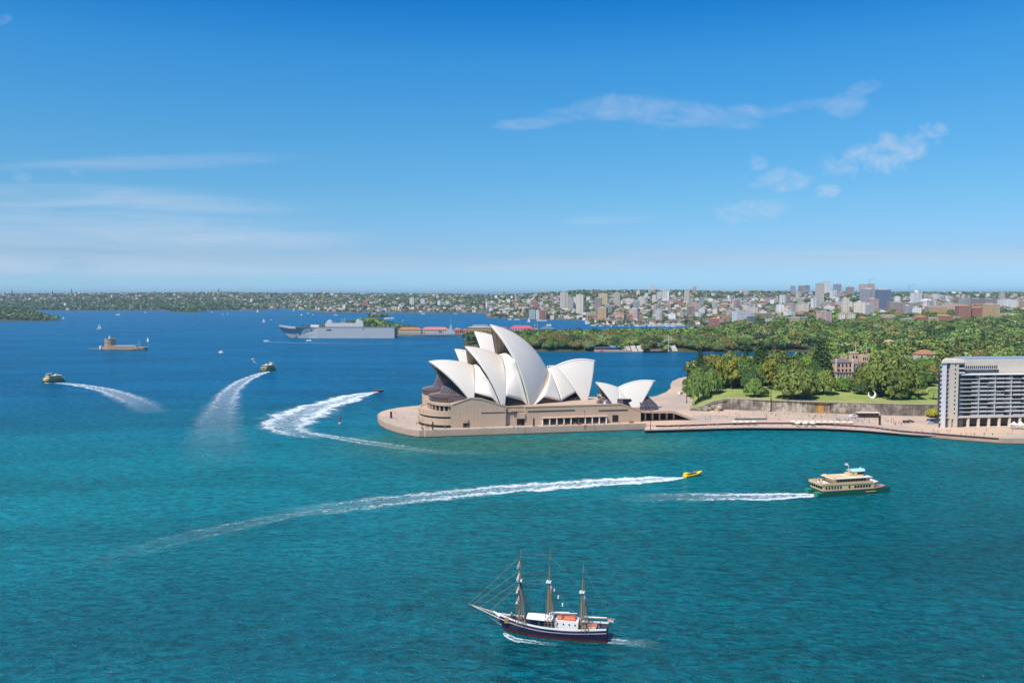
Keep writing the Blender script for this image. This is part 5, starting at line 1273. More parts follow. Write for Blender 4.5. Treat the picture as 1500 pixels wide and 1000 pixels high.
# ---------------------------------------------------------------- three masted ship
o_, hd, L_ = at_ship(885, 937, 733, 922)
navy = mat('dark_navy_paint', (.022, .014, .045), .35, .5, .2, .3); rust = mat('red_brown_bottom', (.10, .028, .018), .6, .3, .2, .4)
deckw = mat('teak_deck', (.36, .24, .16), .75, .2, .15, .6); spar = mat('varnished_spar', (.34, .22, .12), .5, .4, .1, 1); rope = mat('tarred_rigging', (.20, .16, .11), .8); sailc = mat('furled_canvas', (.74, .70, .62), .8, .2, .12, .8)
orange = mat('orange_cover', (.58, .15, .07), .6, .3, .1, .5)
TS = empty('sailing_ship', o_, hd, 'dark hulled three-masted sailing ship with furled sails in the foreground', 'sailing ship')
mb = MB(); dk = hull(mb, L_ + 1.6, 6.6, 2.5, 1.3, .7, 16, .10, .7); o = mb.build('hull', [navy, rust], TS, smooth=True)
bm = bmesh.new(); bm.from_mesh(o.data); bmesh.ops.bisect_plane(bm, geom=bm.verts[:] + bm.edges[:] + bm.faces[:], plane_co=(0, 0, .75), plane_no=(0, 0, 1)); bm.to_mesh(o.data); bm.free()
for p in o.data.polygons: p.material_index = 1 if p.center.z < .75 else 0
mb = MB(); strip_on(mb, dk, .25, .65, .06, .22); mb.build('rail', whitem, TS)
mb = MB(); strip_on(mb, dk, -.62, -.42, .03, .1); mb.build('hull_stripe', mat('lilac_white_stripe', (.62, .56, .66), .5), TS)
mb = MB(); mb.prism([(x, -w + .25) for x, w, z in dk] + [(x, w - .25) for x, w, z in dk][::-1], 2.35, 2.5); mb.build('deck', deckw, TS)
mb = MB(); mb.prism([(x, -w + .3) for x, w, z in dk if x > 9] + [(x, w - .3) for x, w, z in dk if x > 9][::-1], 2.52, 3.1); mb.build('forecastle', deckw, TS)
mb = MB(); mb.box(-7.2, -1.2, -1.7, 1.7, 2.52, 4.6); mb.build('deckhouse', whitem, TS)
for k in range(4):
    for s_ in (-1, 1): mb = MB(); mb.tube((-6.4 + k * 1.5, s_ * 1.68, 3.8), (-6.4 + k * 1.5, s_ * 1.78, 3.8), .22, .22, 8); mb.build('porthole', darkglass, TS)
mb = MB(); mb.box(-7.25, -7.1, -.5, .9, 2.6, 4.2); mb.build('door', spar, TS)
for x0, x1 in ((-6.4, -3.3), (-3.0, -1.8)):
    mb = MB(); mb.loft([[(x0, -1.3, z_), (x1, -1.3, z_), (x1, 1.3, z_), (x0, 1.3, z_)] for z_ in (4.62,)] + [[(x0 + i_, -1.3 + i_, z_), (x1 - i_, -1.3 + i_, z_), (x1 - i_, 1.3 - i_, z_), (x0 + i_, 1.3 - i_, z_)] for i_, z_ in ((0, 5.0), (.35, 5.3))]); mb.build('raft_cover', orange, TS)
# awning, ridge shaped
mb = MB(); mb.add([(-.6, -2.4, 4.5), (6.2, -2.1, 4.5), (6.2, 0, 5.2), (-.6, 0, 5.3), (6.2, 2.1, 4.5), (-.6, 2.4, 4.5), (-.6, -2.4, 4.42), (6.2, -2.1, 4.42), (6.2, 0, 5.12), (-.6, 0, 5.22), (6.2, 2.1, 4.42), (-.6, 2.4, 4.42)],
    [(0, 1, 2, 3), (3, 2, 4, 5), (6, 9, 8, 7), (9, 11, 10, 8), (0, 6, 7, 1), (4, 10, 11, 5)]); mb.build('awning', whitem, TS)
for x in (-.5, 2.8, 6.1):
    for s_ in (-1, 1): mb = MB(); mb.tube((x, s_ * 2.2, 2.5), (x, s_ * 2.2, 4.45), .06, .06, 5); mb.build('awning_post', spar, TS)
mb = MB(); mb.box(-11.6, -9.4, -1.2, 1.2, 2.52, 3.5); mb.build('aft_cabin', mat('cream_cabin', (.62, .54, .42), .6), TS)
mb = MB(); mb.box(-11.4, -9.6, -1.0, 1.0, 3.52, 3.7); mb.build('skylight', orange, TS)
mb = MB(); mb.box(9.6, 10.6, -.8, .8, 3.1, 3.9); mb.build('windlass', black, TS)
for x, y in ((11.6, 1), (8.6, -1.4), (-8.4, 1.5)): mb = MB(); mb.box(x - .5, x + .5, y - .4, y + .4, 2.5, 3.6 if x < 11 else 3.9); mb.build('locker', spar, TS)
masts = ((8.6, 21.0, 'fore_mast'), (1.0, 21.4, 'main_mast'), (-7.6, 18.4, 'mizzen_mast'))
for mx, hz_, nm in masts:
    mb = MB(); mb.tube((mx, 0, 1.5), (mx - .35, 0, hz_ * .66), .24, .19, 8); m_ = mb.build('mast', spar, TS)
    mb = MB(); mb.tube((mx - .35, 0, hz_ * .62), (mx - .6, 0, hz_), .14, .06, 6); mb.tube((mx - .55, 0, hz_), (mx - .6, 0, hz_ + .5), .08, .08, 5); q2 = mb.build('topmast', spar, TS)
    # shrouds with ratlines
    for s_ in (-1, 1):
        mb = MB(); top = Vector((mx - .35, 0, hz_ * .66)); ft = [Vector((mx + .3 - .95 * j, s_ * 3.2, 2.75)) for j in range(4)]
        for f_ in ft: mb.tube(f_, top, .085, .06, 4)
        for r_ in range(1, 15):
            t = r_ / 17; mb.tube(ft[0].lerp(top, t), ft[3].lerp(top, t), .05, .05, 3)
        for f_ in (ft[0], ft[3]): mb.tube(f_, Vector((mx - .55, 0, hz_ * .93)), .05, .045, 3)
        mb.build('shroud', rope, TS)
    mb = MB(); mb.box(mx - .9, mx + .3, -.7, .7, hz_ * .635, hz_ * .655); mb.build('mast_platform', whitem, TS)
# yards on the fore mast, square to the hull, sails bundled under them
for zf, hl, sw in ((.84, 2.0, .26), (.70, 2.5, .32), (.55, 3.0, .34), (.42, 3.2, .34)):
    z_ = 21.0 * zf; mb = MB(); mb.tube((8.85, -hl, z_ + .35), (8.6, hl, z_ - .35), .10, .10, 6); yd = mb.build('yard', spar, TS)
    mb = MB(); pts = [(8.83 - k * .02 + .06 * math.sin(k * 2.1), -hl * .93 + k * hl * 1.86 / 12, z_ + .33 - k * .055 - .12 - (.16 if k % 3 == 1 else 0)) for k in range(13)]
    for k in range(12): mb.tube(pts[k], pts[k + 1], sw * (.55 + .35 * math.sin(k * 1.3) ** 2), sw * (.55 + .35 * math.sin((k + 1) * 1.3) ** 2), 6)
    mb.build('furled_sail', sailc, yd)
# gaff sails bundled against main and mizzen
for mx, hz_ in ((1.0, 21.4), (-7.6, 18.4)):
    mb = MB(); 
    for k in range(7): mb.tube((mx - .75 - .05 * math.sin(k * 2), .1 * math.cos(k), hz_ * (.50 + k * .022)), (mx - .7, 0, hz_ * (.522 + k * .022)), .42 - abs(k - 3) * .05, .40 - abs(k - 2) * .05, 7)
    mb.build('furled_sail', sailc, TS)
    bl = 7.6 if mx > 0 else 8.8
    mb = MB(); mb.tube((mx - .4, 0, 5.6 if mx > 0 else 5.2), (mx - bl, 0, 6.2 if mx > 0 else 5.7), .14, .10, 6); bo = mb.build('boom', whitem if mx > 0 else spar, TS)
    mb = MB(); mb.tube((mx - .9, 0, 5.85 if mx > 0 else 5.45), (mx - bl * .75, 0, 6.3 if mx > 0 else 5.8), .26, .14, 7); mb.build('furled_sail', sailc, bo)
# bowsprit with netting, head stays
BB = Vector((L_ / 2 + .3, 0, 3.9)); BT = Vector((L_ / 2 + 8.6, 0, 6.1))
mb = MB(); mb.tube(BB - Vector((2.4, 0, .5)), BT, .26, .10, 8); mb.build('bowsprit', spar, TS)
mb = MB()
for s_ in (-1, 1):
    e1 = BB + Vector((0, s_ * 1.4, -.2)); mb.tube(e1, BT - Vector((.6, 0, .1)), .07, .05, 4)
    for k in range(9): t = k / 10; mb.tube(BB.lerp(BT, t), e1.lerp(BT - Vector((.6, 0, .1)), t), .035, .035, 3)
mb.build('bow_netting', whitem, TS)
mb = MB(); mb.tube(BB + Vector((-.6, 0, -2.6)), BT - Vector((1, 0, .2)), .05, .05, 4); mb.tube(BB + Vector((-.2, 0, -.2)), BB + Vector((1.6, 0, .9)), .5, .15, 6); mb.build('bobstay', whitem, TS)
fm = Vector((8.3, 0, 0)); mb = MB()
for t, z_ in ((1.0, 19.6), (.9, 16.2), (.66, 13.8), (.33, 12.5)): mb.tube(BB.lerp(BT, t), (8.2, 0, z_), .06, .05, 4)
mb.tube((8.1, 0, 20.5), (.5, 0, 20.6), .025, .025, 3); mb.tube((8.3, 0, 13), (.7, 0, 14.6), .025, .025, 3); mb.tube((.5, 0, 20.4), (-7.9, 0, 13), .025, .025, 3); mb.tube((.6, 0, 14), (-6.9, 0, 4.6), .03, .03, 3); mb.tube((-8.1, 0, 18), (-15.5, 0, 5.6), .025, .025, 3)
mb.tube((.7, 0, 16), (8.4, -3, 14.6), .03, .03, 3); mb.tube((.7, 0, 13.2), (8.5, -4, 11.5), .03, .03, 3)
mb.build('stay', rope, TS)
for k, (dx, c) in enumerate(((0, .1), (1, .25), (2.1, .15))): mb = MB(); mb.box(-.9 - dx * 1.0, -.6 - dx * 1.0, -.3, .3, 11.4 - dx * 1.7, 12.1 - dx * 1.7); mb.build('sail_block', sailc, TS)
mb = MB(); mb.add([(-14.4, -.02, 5.6), (-15.9, -.02, 5.4), (-15.9, -.02, 4.7), (-14.4, -.02, 4.9), (-14.4, .03, 5.6), (-15.9, .03, 5.4), (-15.9, .03, 4.7), (-14.4, .03, 4.9)], [(0, 1, 2, 3), (4, 7, 6, 5), (0, 4, 5, 1), (3, 2, 6, 7)]); mb.build('ensign', mat('red_white_cloth', (.6, .45, .45), .8), TS)
for k, (x, y) in enumerate(((9.8, 1.5), (7.2, -1.9), (6.6, 1.8), (10.8, -.9), (-8.6, -1.6), (-9.0, 1.7), (-12.3, -1.5), (-12.4, 1.2), (-8.2, -.2), (-1, -2.3), (3, -1.2), (4.4, 1.0))):
    p = Matrix.Rotation(hd, 3, 'Z') @ Vector((x, y, 3.1 if x > 9 else 2.5)) + o_; person(p, k, 'on the deck of the three-masted ship', 'people aboard the sailing ship')

# ---------------------------------------------------------------- ferries
fgreen = mat('ferry_green', (.008, .085, .055), .35, .5, .08, .3); fcream = mat('ferry_cream', (.74, .50, .25), .5, .4, .06, .3); froof = mat('ferry_pale_roof', (.70, .66, .56), .6, .3, .06, .3); fyel = mat('ferry_yellow', (.78, .52, .10), .45, .4, .06)
pblue = mat('pale_blue_roof', (.42, .62, .64), .5, .4, .04); pink_ = mat('faded_red_deck', (.42, .20, .19), .8)
o_, hd, L_ = at_ship(1192, 724.5, 1294, 718)
FE = empty('ferry', o_, hd, 'large green and cream catamaran ferry with two decks heading right', 'ferry'); W_ = 9.6
for s_ in (-1, 1):
    mb = MB(); rings = []
    for k in range(11):
        t = k / 10; x = -L_ / 2 - 1 + (L_ + 1.6) * t; w = 1.5 * (1 - max(0, (t - .55) / .45) ** 1.8 * .95); z1 = 1.5 + .9 * t
        rings.append([(x, s_ * 3.4 - w, -.5), (x, s_ * 3.4 + w, -.5), (x, s_ * 3.4 + w * 1.05, z1), (x, s_ * 3.4 - w * 1.05, z1)])
    mb.loft(rings); mb.build('hull', fgreen, FE, smooth=False)
mb = MB(); pts = [(-L_ / 2 + 1.2, -W_ / 2), (L_ / 2 - 8, -W_ / 2), (L_ / 2 - 2, -W_ / 2 + 2.2), (L_ / 2 + .5, -1.2), (L_ / 2 + .5, 1.2), (L_ / 2 - 2, W_ / 2 - 2.2), (L_ / 2 - 8, W_ / 2), (-L_ / 2 + 1.2, W_ / 2)]
mb.prism(pts, 1.1, 2.4); mb.build('main_deck', fgreen, FE)
mb = MB(); mb.box(-L_ / 2 - .5, L_ / 2 - 7.5, -W_ / 2 - .06, -W_ / 2 - .01, 1.15, 1.45); mb.build('hull_stripe', fyel, FE)
mb = MB(); mb.prism([(p[0] * .985, p[1] * .98) for p in pts], 2.41, 2.6); mb.build('foredeck', pink_, FE)
mb = MB(); mb.prism([(-L_ / 2 + 1.4, -W_ / 2 + .15), (L_ / 2 - 8.5, -W_ / 2 + .15), (L_ / 2 - 5.2, -W_ / 2 + 2), (L_ / 2 - 5.2, W_ / 2 - 2), (L_ / 2 - 8.5, W_ / 2 - .15), (-L_ / 2 + 1.4, W_ / 2 - .15)], 2.61, 4.8); mb.build('lower_saloon', fcream, FE)
for k in range(16):
    x = -L_ / 2 + 2.6 + k * 1.42; 
    if k in (6, 7, 9): continue
    for s_ in (-1, 1): mb = MB(); y0 = s_ * (W_ / 2 - .15); mb.box(x, x + (1.05 if k > 8 else .8), min(y0, y0 + s_ * .05), max(y0, y0 + s_ * .05), 3.2, 4.35); mb.build('window', darkglass, FE)
for k in range(5): mb = MB(); mb.box(-L_ / 2 + 1.33, -L_ / 2 + 1.38, -3.7 + k * 1.6, -2.6 + k * 1.6, 3.2, 4.4); mb.build('window', darkglass, FE)
mb = MB(); mb.prism([(-L_ / 2 + .6, -W_ / 2), (L_ / 2 - 9, -W_ / 2), (L_ / 2 - 4.6, -W_ / 2 + 2.2), (L_ / 2 - 4.6, W_ / 2 - 2.2), (L_ / 2 - 9, W_ / 2), (-L_ / 2 + .6, W_ / 2)], 4.81, 5.0); mb.build('upper_deck', froof, FE)
mb = MB()
for a, b_ in (((-L_ / 2 + .6, -W_ / 2), (L_ / 2 - 9, -W_ / 2)), ((-L_ / 2 + .6, W_ / 2), (L_ / 2 - 9, W_ / 2)), ((-L_ / 2 + .6, -W_ / 2), (-L_ / 2 + .6, W_ / 2))):
    mb.prism([(a[0] - .05, a[1] - .05), (b_[0] + .05, a[1] - .05), (b_[0] + .05, b_[1] + .05), (a[0] - .05, b_[1] + .05)], 5.01, 5.95)
mb.build('bulwark', fcream, FE)
mb = MB(); mb.box(-L_ / 2 + 8.2, L_ / 2 - 10, -W_ / 2 + .9, W_ / 2 - .9, 5.01, 7.3); mb.build('upper_saloon', fcream, FE)
for k in range(11):
    for s_ in (-1, 1): x = -L_ / 2 + 8.8 + k * 1.32; mb = MB(); y0 = s_ * (W_ / 2 - .9); mb.box(x, x + 1.0, min(y0, y0 + s_ * .05), max(y0, y0 + s_ * .05), 5.95, 6.95); mb.build('window', darkglass, FE)
mb = MB(); mb.box(-L_ / 2 + 6.2, L_ / 2 - 9, -W_ / 2 + .3, W_ / 2 - .3, 7.31, 7.55); mb.build('roof', froof, FE)
mb = MB(); mb.box(-L_ / 2 + 9, -L_ / 2 + 15, -2.6, 2.6, 7.56, 7.75); mb.build('roof_hatch', fcream, FE)
mb = MB(); mb.box(-L_ / 2 + 6.8, -L_ / 2 + 8.2, -W_ / 2 + .8, W_ / 2 - .8, 7.56, 8.1); mb.build('roof_rail', fcream, FE)
cx_ = L_ / 2 - 14
mb = MB(); mb.prism([(cx_ - 2.6, -2.3), (cx_ + 1.6, -2.3), (cx_ + 3.0, -1.3), (cx_ + 3.0, 1.3), (cx_ + 1.6, 2.3), (cx_ - 2.6, 2.3)], 7.56, 9.6); wh = mb.build('wheelhouse', fcream, FE)
mb = MB(); mb.prism([(cx_ - 1.2, -2.36), (cx_ + 1.65, -2.36), (cx_ + 3.07, -1.34), (cx_ + 3.07, 1.34), (cx_ + 1.65, 2.36), (cx_ - 1.2, 2.36)], 8.5, 9.4); mb.build('wheelhouse_window', darkglass, wh)
mb = MB(); mb.loft([[(cx_ + a * 1.0 - .1, b_, 9.61 + c) for a, b_ in ((-3.4, -2.4 * f), (2.6, -2.4 * f), (3.9, -1.0 * f), (3.9, 1.0 * f), (2.6, 2.4 * f), (-3.4, 2.4 * f))] for f, c in ((1, 0), (1, .25), (.45, .8))]); mb.build('wheelhouse_roof', pblue, wh)
mb = MB(); mb.box(cx_ - 4.6, cx_ - 2.8, -1.8, 1.8, 7.56, 9.0); mb.build('funnel_casing', fcream, FE)
mb = MB(); mb.tube((cx_ - 3.6, 0, 9), (cx_ - 4.4, 0, 13.2), .10, .06, 5); mb.tube((cx_ - 4.2, -.9, 12), (cx_ - 4.2, .9, 12), .05, .05, 4); mb.build('flag_mast', whitem, FE)
mb = MB(); mb.add([(cx_ - 4.4, 0, 13.1), (cx_ - 5.9, 0, 13.3), (cx_ - 5.8, 0, 12.3), (cx_ - 4.3, 0, 12.2), (cx_ - 4.4, .05, 13.1), (cx_ - 5.9, .05, 13.3), (cx_ - 5.8, .05, 12.3), (cx_ - 4.3, .05, 12.2)], [(0, 1, 2, 3), (4, 7, 6, 5), (0, 4, 5, 1), (2, 6, 7, 3)]); mb.build('flag', whitem, FE)
for s_ in (-1, 1): mb = MB(); mb.loft([[(-L_ / 2 - 1.6 + x, s_ * 3.6 + y, z_) for x, y in ((0, -1.2), (2.6, -1.3), (2.6, 1.3), (0, 1.2))] for z_ in (.3, 1.2, 2.0)]); mb.build('stern_sponson', mat('bright_ferry_green', (.02, .22, .13), .4), FE)
mb = MB(); mb.tube((L_ / 2 - 12, 0, 10.0), (L_ / 2 - 12, 0, 11.0), .35, .35, 8); mb.build('radar', whitem, FE)
for k in range(16):
    x, y = -L_ / 2 + U(1.2, 6.4), U(-4, 4)
    if k > 11: x, y = L_ / 2 - U(2, 6), U(-1.5, 1.5)
    p = Matrix.Rotation(hd, 3, 'Z') @ Vector((x, y, 5.01 if k < 12 else 2.61)) + o_; person(p, k, 'on the aft upper deck of the green ferry' if k < 12 else 'on the foredeck of the green ferry', 'ferry passengers aft' if k < 12 else 'ferry passengers forward')
def small_ferry(p, rz, label, sc=1.0):
    e_ = empty('ferry', p, rz, label, 'ferry'); e_.scale = (sc,) * 3; Lf, Bf = 25.0, 9.0
    mb_ = MB(); d_ = hull(mb_, Lf, Bf, 1.5, .9, .2, 12, .04, .8, fine=2.2); mb_.build('hull', fgreen, e_)
    mb_ = MB(); strip_on(mb_, d_, -.25, .25, .05, .2); mb_.build('gunwale', fyel, e_)
    mb_ = MB(); mb_.prism([(-10.8, -3.9), (6, -3.9), (9.4, -1.9), (9.4, 1.9), (6, 3.9), (-10.8, 3.9)], 1.6, 4.2); mb_.build('lower_saloon', fyel, e_)
    for s_ in (-1, 1):
        for k in range(8): mb_ = MB(); x = -9.4 + k * 2.0; y0 = s_ * 3.9; mb_.box(x, x + 1.4, min(y0, y0 + s_ * .05), max(y0, y0 + s_ * .05), 2.5, 3.7); mb_.build('window', darkglass, e_)
    for k in range(3): mb_ = MB(); mb_.box(-10.86, -10.81, -3 + k * 2.2, -1.4 + k * 2.2, 2.2, 3.8); mb_.build('window', darkglass, e_)
    mb_ = MB(); mb_.box(-11.6, 8.6, -4.2, 4.2, 4.21, 4.5); mb_.build('upper_deck', froof, e_)
    mb_ = MB(); mb_.box(-8.0, 6.2, -3.3, 3.3, 4.51, 6.7); mb_.build('upper_saloon', fcream, e_)
    for s_ in (-1, 1):
        for k in range(6): mb_ = MB(); x = -7 + k * 2.1; y0 = s_ * 3.3; mb_.box(x, x + 1.5, min(y0, y0 + s_ * .05), max(y0, y0 + s_ * .05), 5.2, 6.2); mb_.build('window', darkglass, e_)
    mb_ = MB(); mb_.box(-8.06, -8.01, -2.6, 2.6, 5.1, 6.2); mb_.build('window', darkglass, e_)
    mb_ = MB(); mb_.box(-9.4, 7.2, -3.7, 3.7, 6.71, 6.95); mb_.build('roof', froof, e_)
    mb_ = MB(); mb_.prism([(2.4, -1.9), (5.2, -1.9), (6.2, -1.1), (6.2, 1.1), (5.2, 1.9), (2.4, 1.9)], 6.96, 9.1); w_ = mb_.build('wheelhouse', fcream, e_)
    mb_ = MB(); mb_.prism([(3.0, -1.95), (5.25, -1.95), (6.27, -1.13), (6.27, 1.13), (5.25, 1.95), (3.0, 1.95)], 7.8, 8.7); mb_.build('wheelhouse_window', darkglass, w_)
    mb_ = MB(); mb_.box(1.8, 6.8, -2.2, 2.2, 9.11, 9.35); mb_.build('wheelhouse_roof', froof, w_)
    mb_ = MB(); mb_.box(-5.6, -3.2, -1.2, 1.2, 6.96, 8.6); mb_.build('funnel', fyel, e_)
    mb_ = MB(); mb_.tube((1.2, 0, 6.95), (.8, 0, 11.6), .10, .06, 5); mb_.build('mast', whitem, e_)
    return e_
small_ferry(atz(77, 559, 0), R(180 + 62), 'cream and yellow ferry on the far left heading left, wake curling behind', .9)
small_ferry(atz(394.5, 542.5, 0), R(66), 'cream and green ferry seen from astern, heading away with a curved wake', .95)

# ---------------------------------------------------------------- fast boats
yel = mat('yellow_hull', (.85, .58, .02), .35, .5, .05)
def speedboat(p, rz, Ls, col, label, sc=1.0, tilt=-.06):
    e_ = empty('speedboat', p, rz, label, 'speedboat'); e_.scale = (sc,) * 3; e_.rotation_euler.y = tilt
    mb_ = MB(); d_ = hull(mb_, Ls, 3.0, .9, .45, 0, 10, .10, .85, -.3, fine=2.0); mb_.build('hull', col, e_)
    mb_ = MB()
    for s_ in (-1, 1): mb_.path([(x, s_ * w, z_ + .05) for x, w, z_ in d_], .26, 6)
    mb_.build('inflatable_tube', col, e_)
    mb_ = MB(); mb_.box(-Ls * .34, Ls * .22, -1.0, 1.0, .92, 1.0); mb_.build('cockpit', mat('dark_red_seat', (.10, .03, .03), .7), e_)
    for k in range(4): mb_ = MB(); mb_.box(-Ls * .3 + k * Ls * .13, -Ls * .3 + k * Ls * .13 + .35, -.9, .9, 1.01, 1.5); mb_.build('seat_row', mat('dark_red_seat', (.10, .03, .03), .7), e_)
    mb_ = MB(); mb_.box(-Ls * .47, -Ls * .38, -1.2, 1.2, .95, 2.0); mb_.box(-Ls * .47, -Ls * .33, -1.25, 1.25, 2.01, 2.15); mb_.build('engine_arch', col, e_)
    return e_
o_, hd, L_ = at_ship(1003, 699, 1028, 695.5)
speedboat(o_ + Vector((0, 0, .2)), hd, L_, yel, 'bright yellow speedboat racing right with a long white wake')
for k in range(8):
    p = Matrix.Rotation(hd, 3, 'Z') @ Vector((-L_ * .28 + (k // 2) * L_ * .13, -.5 + (k % 2), .75)) + o_; person(p, k, 'aboard the yellow speedboat', 'people in the yellow speedboat')
redh = mat('red_black_hull', (.25, .03, .02), .4, .5, .3, 1.0)
speedboat(atz(555, 573.5, 0) + Vector((0, 0, .2)), R(8), 8.6, redh, 'small dark red jet boat at the tip of a zigzag wake', 1)
def motorboat(p, rz, label, sc=1.0, group=None):
    e_ = copy_tree(MOTO) if MOTO.get('used') else MOTO; MOTO['used'] = 1; e_.location = p; e_.rotation_euler.z = rz; e_.scale = (sc,) * 3
    tag(e_, label, 'motorboat', group); return e_
MOTO = empty('motorboat', (0, 0, 0)); mb = MB(); dk_ = hull(mb, 12, 3.8, 1.5, .6, .1, 10, .10, .85, fine=2.0); mb.build('hull', whitem, MOTO)
mb = MB(); mb.loft([[(-4.2, -1.5, 1.5), (2.6, -1.3, 1.6), (2.6, 1.3, 1.6), (-4.2, 1.5, 1.5)], [(-3.6, -1.3, 3.1), (.8, -1.1, 3.1), (.8, 1.1, 3.1), (-3.6, 1.3, 3.1)]]); cb = mb.build('cabin', whitem, MOTO)
mb = MB(); mb.box(-3.4, 1.0, -1.42, 1.42, 2.0, 2.7); mb.build('cabin_window', darkglass, cb); mb = MB(); mb.box(-3.9, .9, -1.5, 1.5, 3.11, 3.25); mb.build('flybridge', whitem, MOTO)
motorboat(atz(323, 517, 0), R(130), 'white motor yacht heading away, right of the island fort', 1.05)
motorboat(atz(371, 527, 0), R(230), 'small white motorboat between the yacht and the stern-on ferry', .62)
motorboat(atz(390, 500, 0), R(178), 'fast white motorboat below the grey warship bow drawing a long thin wake', .9)
motorboat(atz(452.5, 499.5, 0), R(178), 'white launch lying under the side of the grey warship', .95)
motorboat(atz(173, 461.5, 0), R(176), 'white motorboat crossing the far left harbour with a short wake', 1.7)
for i, (px, py, rz, sc) in enumerate(((204, 453.2, 3.0, 1.6), (232, 453.3, 3.1, 2.4), (322, 453, 3.0, 1.8), (443, 462, 1.2, 1.5), (451, 459.5, 2.0, 1.5), (492, 462, 3, 1.4), (567, 467.2, 3.1, 2.0), (574, 466.8, 3, 1.7), (747, 468.3, 2.8, 1.3), (756, 468.5, 3, 1.3), (762, 469, .4, 1.2), (790, 470, 2.9, 1.6), (797.5, 470.2, 3, 1.4), (804, 477, 2.7, 1.5), (458, 461.5, 2, 1.2), (548, 459.5, 3, 1.8), (620, 460, 3, 1.6), (668, 460, .1, 1.7))):
    motorboat(atz(px, py, 0), rz, 'small white boat lying off the far shore' if px < 700 else 'small white boat moored off the bay beyond the dockyard', sc, 'distant boats along the far shore' if px < 700 else 'boats moored in the bay beyond the dockyard')
# ---------------------------------------------------------------- yachts
sailw = mat('sailcloth', (.80, .79, .76), .7, .3, .03)
SB = empty('sailboat', (0, 0, 0)); mb = MB(); hull(mb, 10, 2.9, 1.0, .4, .1, 10, .12, .6, fine=1.6); mb.build('hull', whitem, SB)
mb = MB(); mb.tube((.6, 0, 1), (.6, 0, 14), .09, .06, 5); mb.tube((.6, 0, 2.0), (-4.2, 0, 2.1), .07, .07, 4); mb.build('mast', steel, SB)
def sail_mesh(pts, belly, name):
    mb_ = MB(); a, b_, c = [Vector(p) for p in pts]; n = 6; rows = []
    for i in range(n + 1):
        t = i / n; l0 = a.lerp(c, t); l1 = b_.lerp(c, t); r_ = []
        for j in range(n + 1): s_ = j / n; r_.append(tuple(l0.lerp(l1, s_) + Vector((0, belly * math.sin(math.pi * s_) * (1 - t), 0))))
        rows.append(r_)
    rows2 = [[(x, y + .04, z_) for x, y, z_ in r_] for r_ in rows]; mb_.loft(rows, cap=False, closed=False); mb_.loft(rows2, cap=False, closed=False); return mb_.build(name, sailw, SB, smooth=False)
sail_mesh(((.5, 0, 2.2), (-4.1, 0, 2.3), (.5, 0, 13.6)), .6, 'main_sail'); sail_mesh(((4.6, 0, 1.4), (.2, .3, 2.0), (.7, 0, 12.4)), .5, 'jib')
mb = MB(); mb.box(-2.4, 1.8, -.9, .9, 1.0, 1.5); mb.build('cabin', whitem, SB)
sl = [(145, 482.3, 9.8, .5, 'large white-sailed yacht between the wooded point and the island fort'), (216.5, 500.3, 7.2, 2.6, 'white-sailed yacht just past the right end of the island fort'), (110.5, 480.5, 3.6, 1, 'small yacht left of the large white-sailed yacht'),
      (92.5, 467.5, 5, .2, 'yacht rounding the tip of the wooded point'), (386, 472.3, 6.6, .4, 'pale sailed yacht in open water left of the warship bow'), (591, 470, 8, 1.0, 'white yacht in the channel beyond the warship stern'), (774.5, 472, 8, .3, 'white-sailed yacht off the waterfront flats beyond the dockyard'),
      (212.5, 458.8, 4.2, .4, None), (326, 462.2, 5, .8, None), (333, 460.5, 4, 2, None), (335, 454.6, 4.5, .2, None), (353, 456, 4.5, .6, None), (377, 457.4, 5, .4, None), (395, 457.5, 4.4, .9, None), (430, 455.7, 4, .3, None), (397, 469, 3, .2, None), (348, 489, 5, 1.3, 'faint grey-sailed yacht alone left of the stern-on ferry column'), (420, 468, 3.4, .7, None), (310, 458, 3.2, .5, None)]
for i, (px, py, hp, rz, lb) in enumerate(sl):
    p = atz(px, py, 0); s_ = hp * p.y / FPX / 14.2; o = SB if i == 0 else copy_tree(SB); o.location = p; o.scale = (s_,) * 3; o.rotation_euler.z = rz
    o.rotation_euler.x = .12 * math.sin(i * 3); tag(o, lb or 'tiny white sail far out on the left harbour', 'sailboat', None if lb else 'tiny sails on the far harbour')
# ---------------------------------------------------------------- channel marker
MK = empty('channel_marker', atz(498, 620.5, 0), 0, 'red topped channel marker post in the water left of the broadwalk', 'channel marker')
mb = MB(); mb.lathe([(.01, -.5), (1.0, -.5), (1.0, .9), (.01, .9)], 10); mb.build('float', mat('pale_float', (.55, .52, .48), .7), MK); mb = MB(); mb.tube((0, 0, .9), (0, 0, 3.0), .35, .3, 8); mb.build('post', mat('rust_red', (.35, .05, .03), .6), MK)
mb = MB(); mb.lathe([(.01, 3.0), (.75, 3.0), (.75, 4.3), (.01, 4.3)], 8); mb.build('top_mark', mat('rust_red', (.35, .05, .03), .6), MK)

# ---------------------------------------------------------------- island fort
fd = 1325.0; fo = Vector((colx(184, fd), fd, 0)); FT = empty('island_fort', fo, 0, 'round sandstone tower fort on its low walled island', 'fort'); K_ = fd / FPX
fst = mat('fort_sandstone', (.40, .29, .20), .85, .2, .2, .15, .2, .6); fdk = mat('wet_rock', (.07, .055, .04), .8, .3, .3, .2)
def FX(px): return (px - 184) * K_
mb = MB(); mb.prism([(FX(150), -2), (FX(153), -9), (FX(205), -9), (FX(212), -6), (FX(216), 0), (FX(212), 10), (FX(150), 10)], -1, 4.2); mb.build('island_wall', fst, FT)
mb = MB()
for k in range(46):
    px = 149 + k * 1.5; s_ = U(1.0, 2.2) * (1.3 if px > 192 else .8); mb.loft([[(FX(px) + s_ * f * math.cos(t), -10.4 + s_ * f * math.sin(t), zz * s_) for t in [i * 1.257 + k for i in range(5)]] for f, zz in ((1, -.3), (1, .35), (.5, .8))])
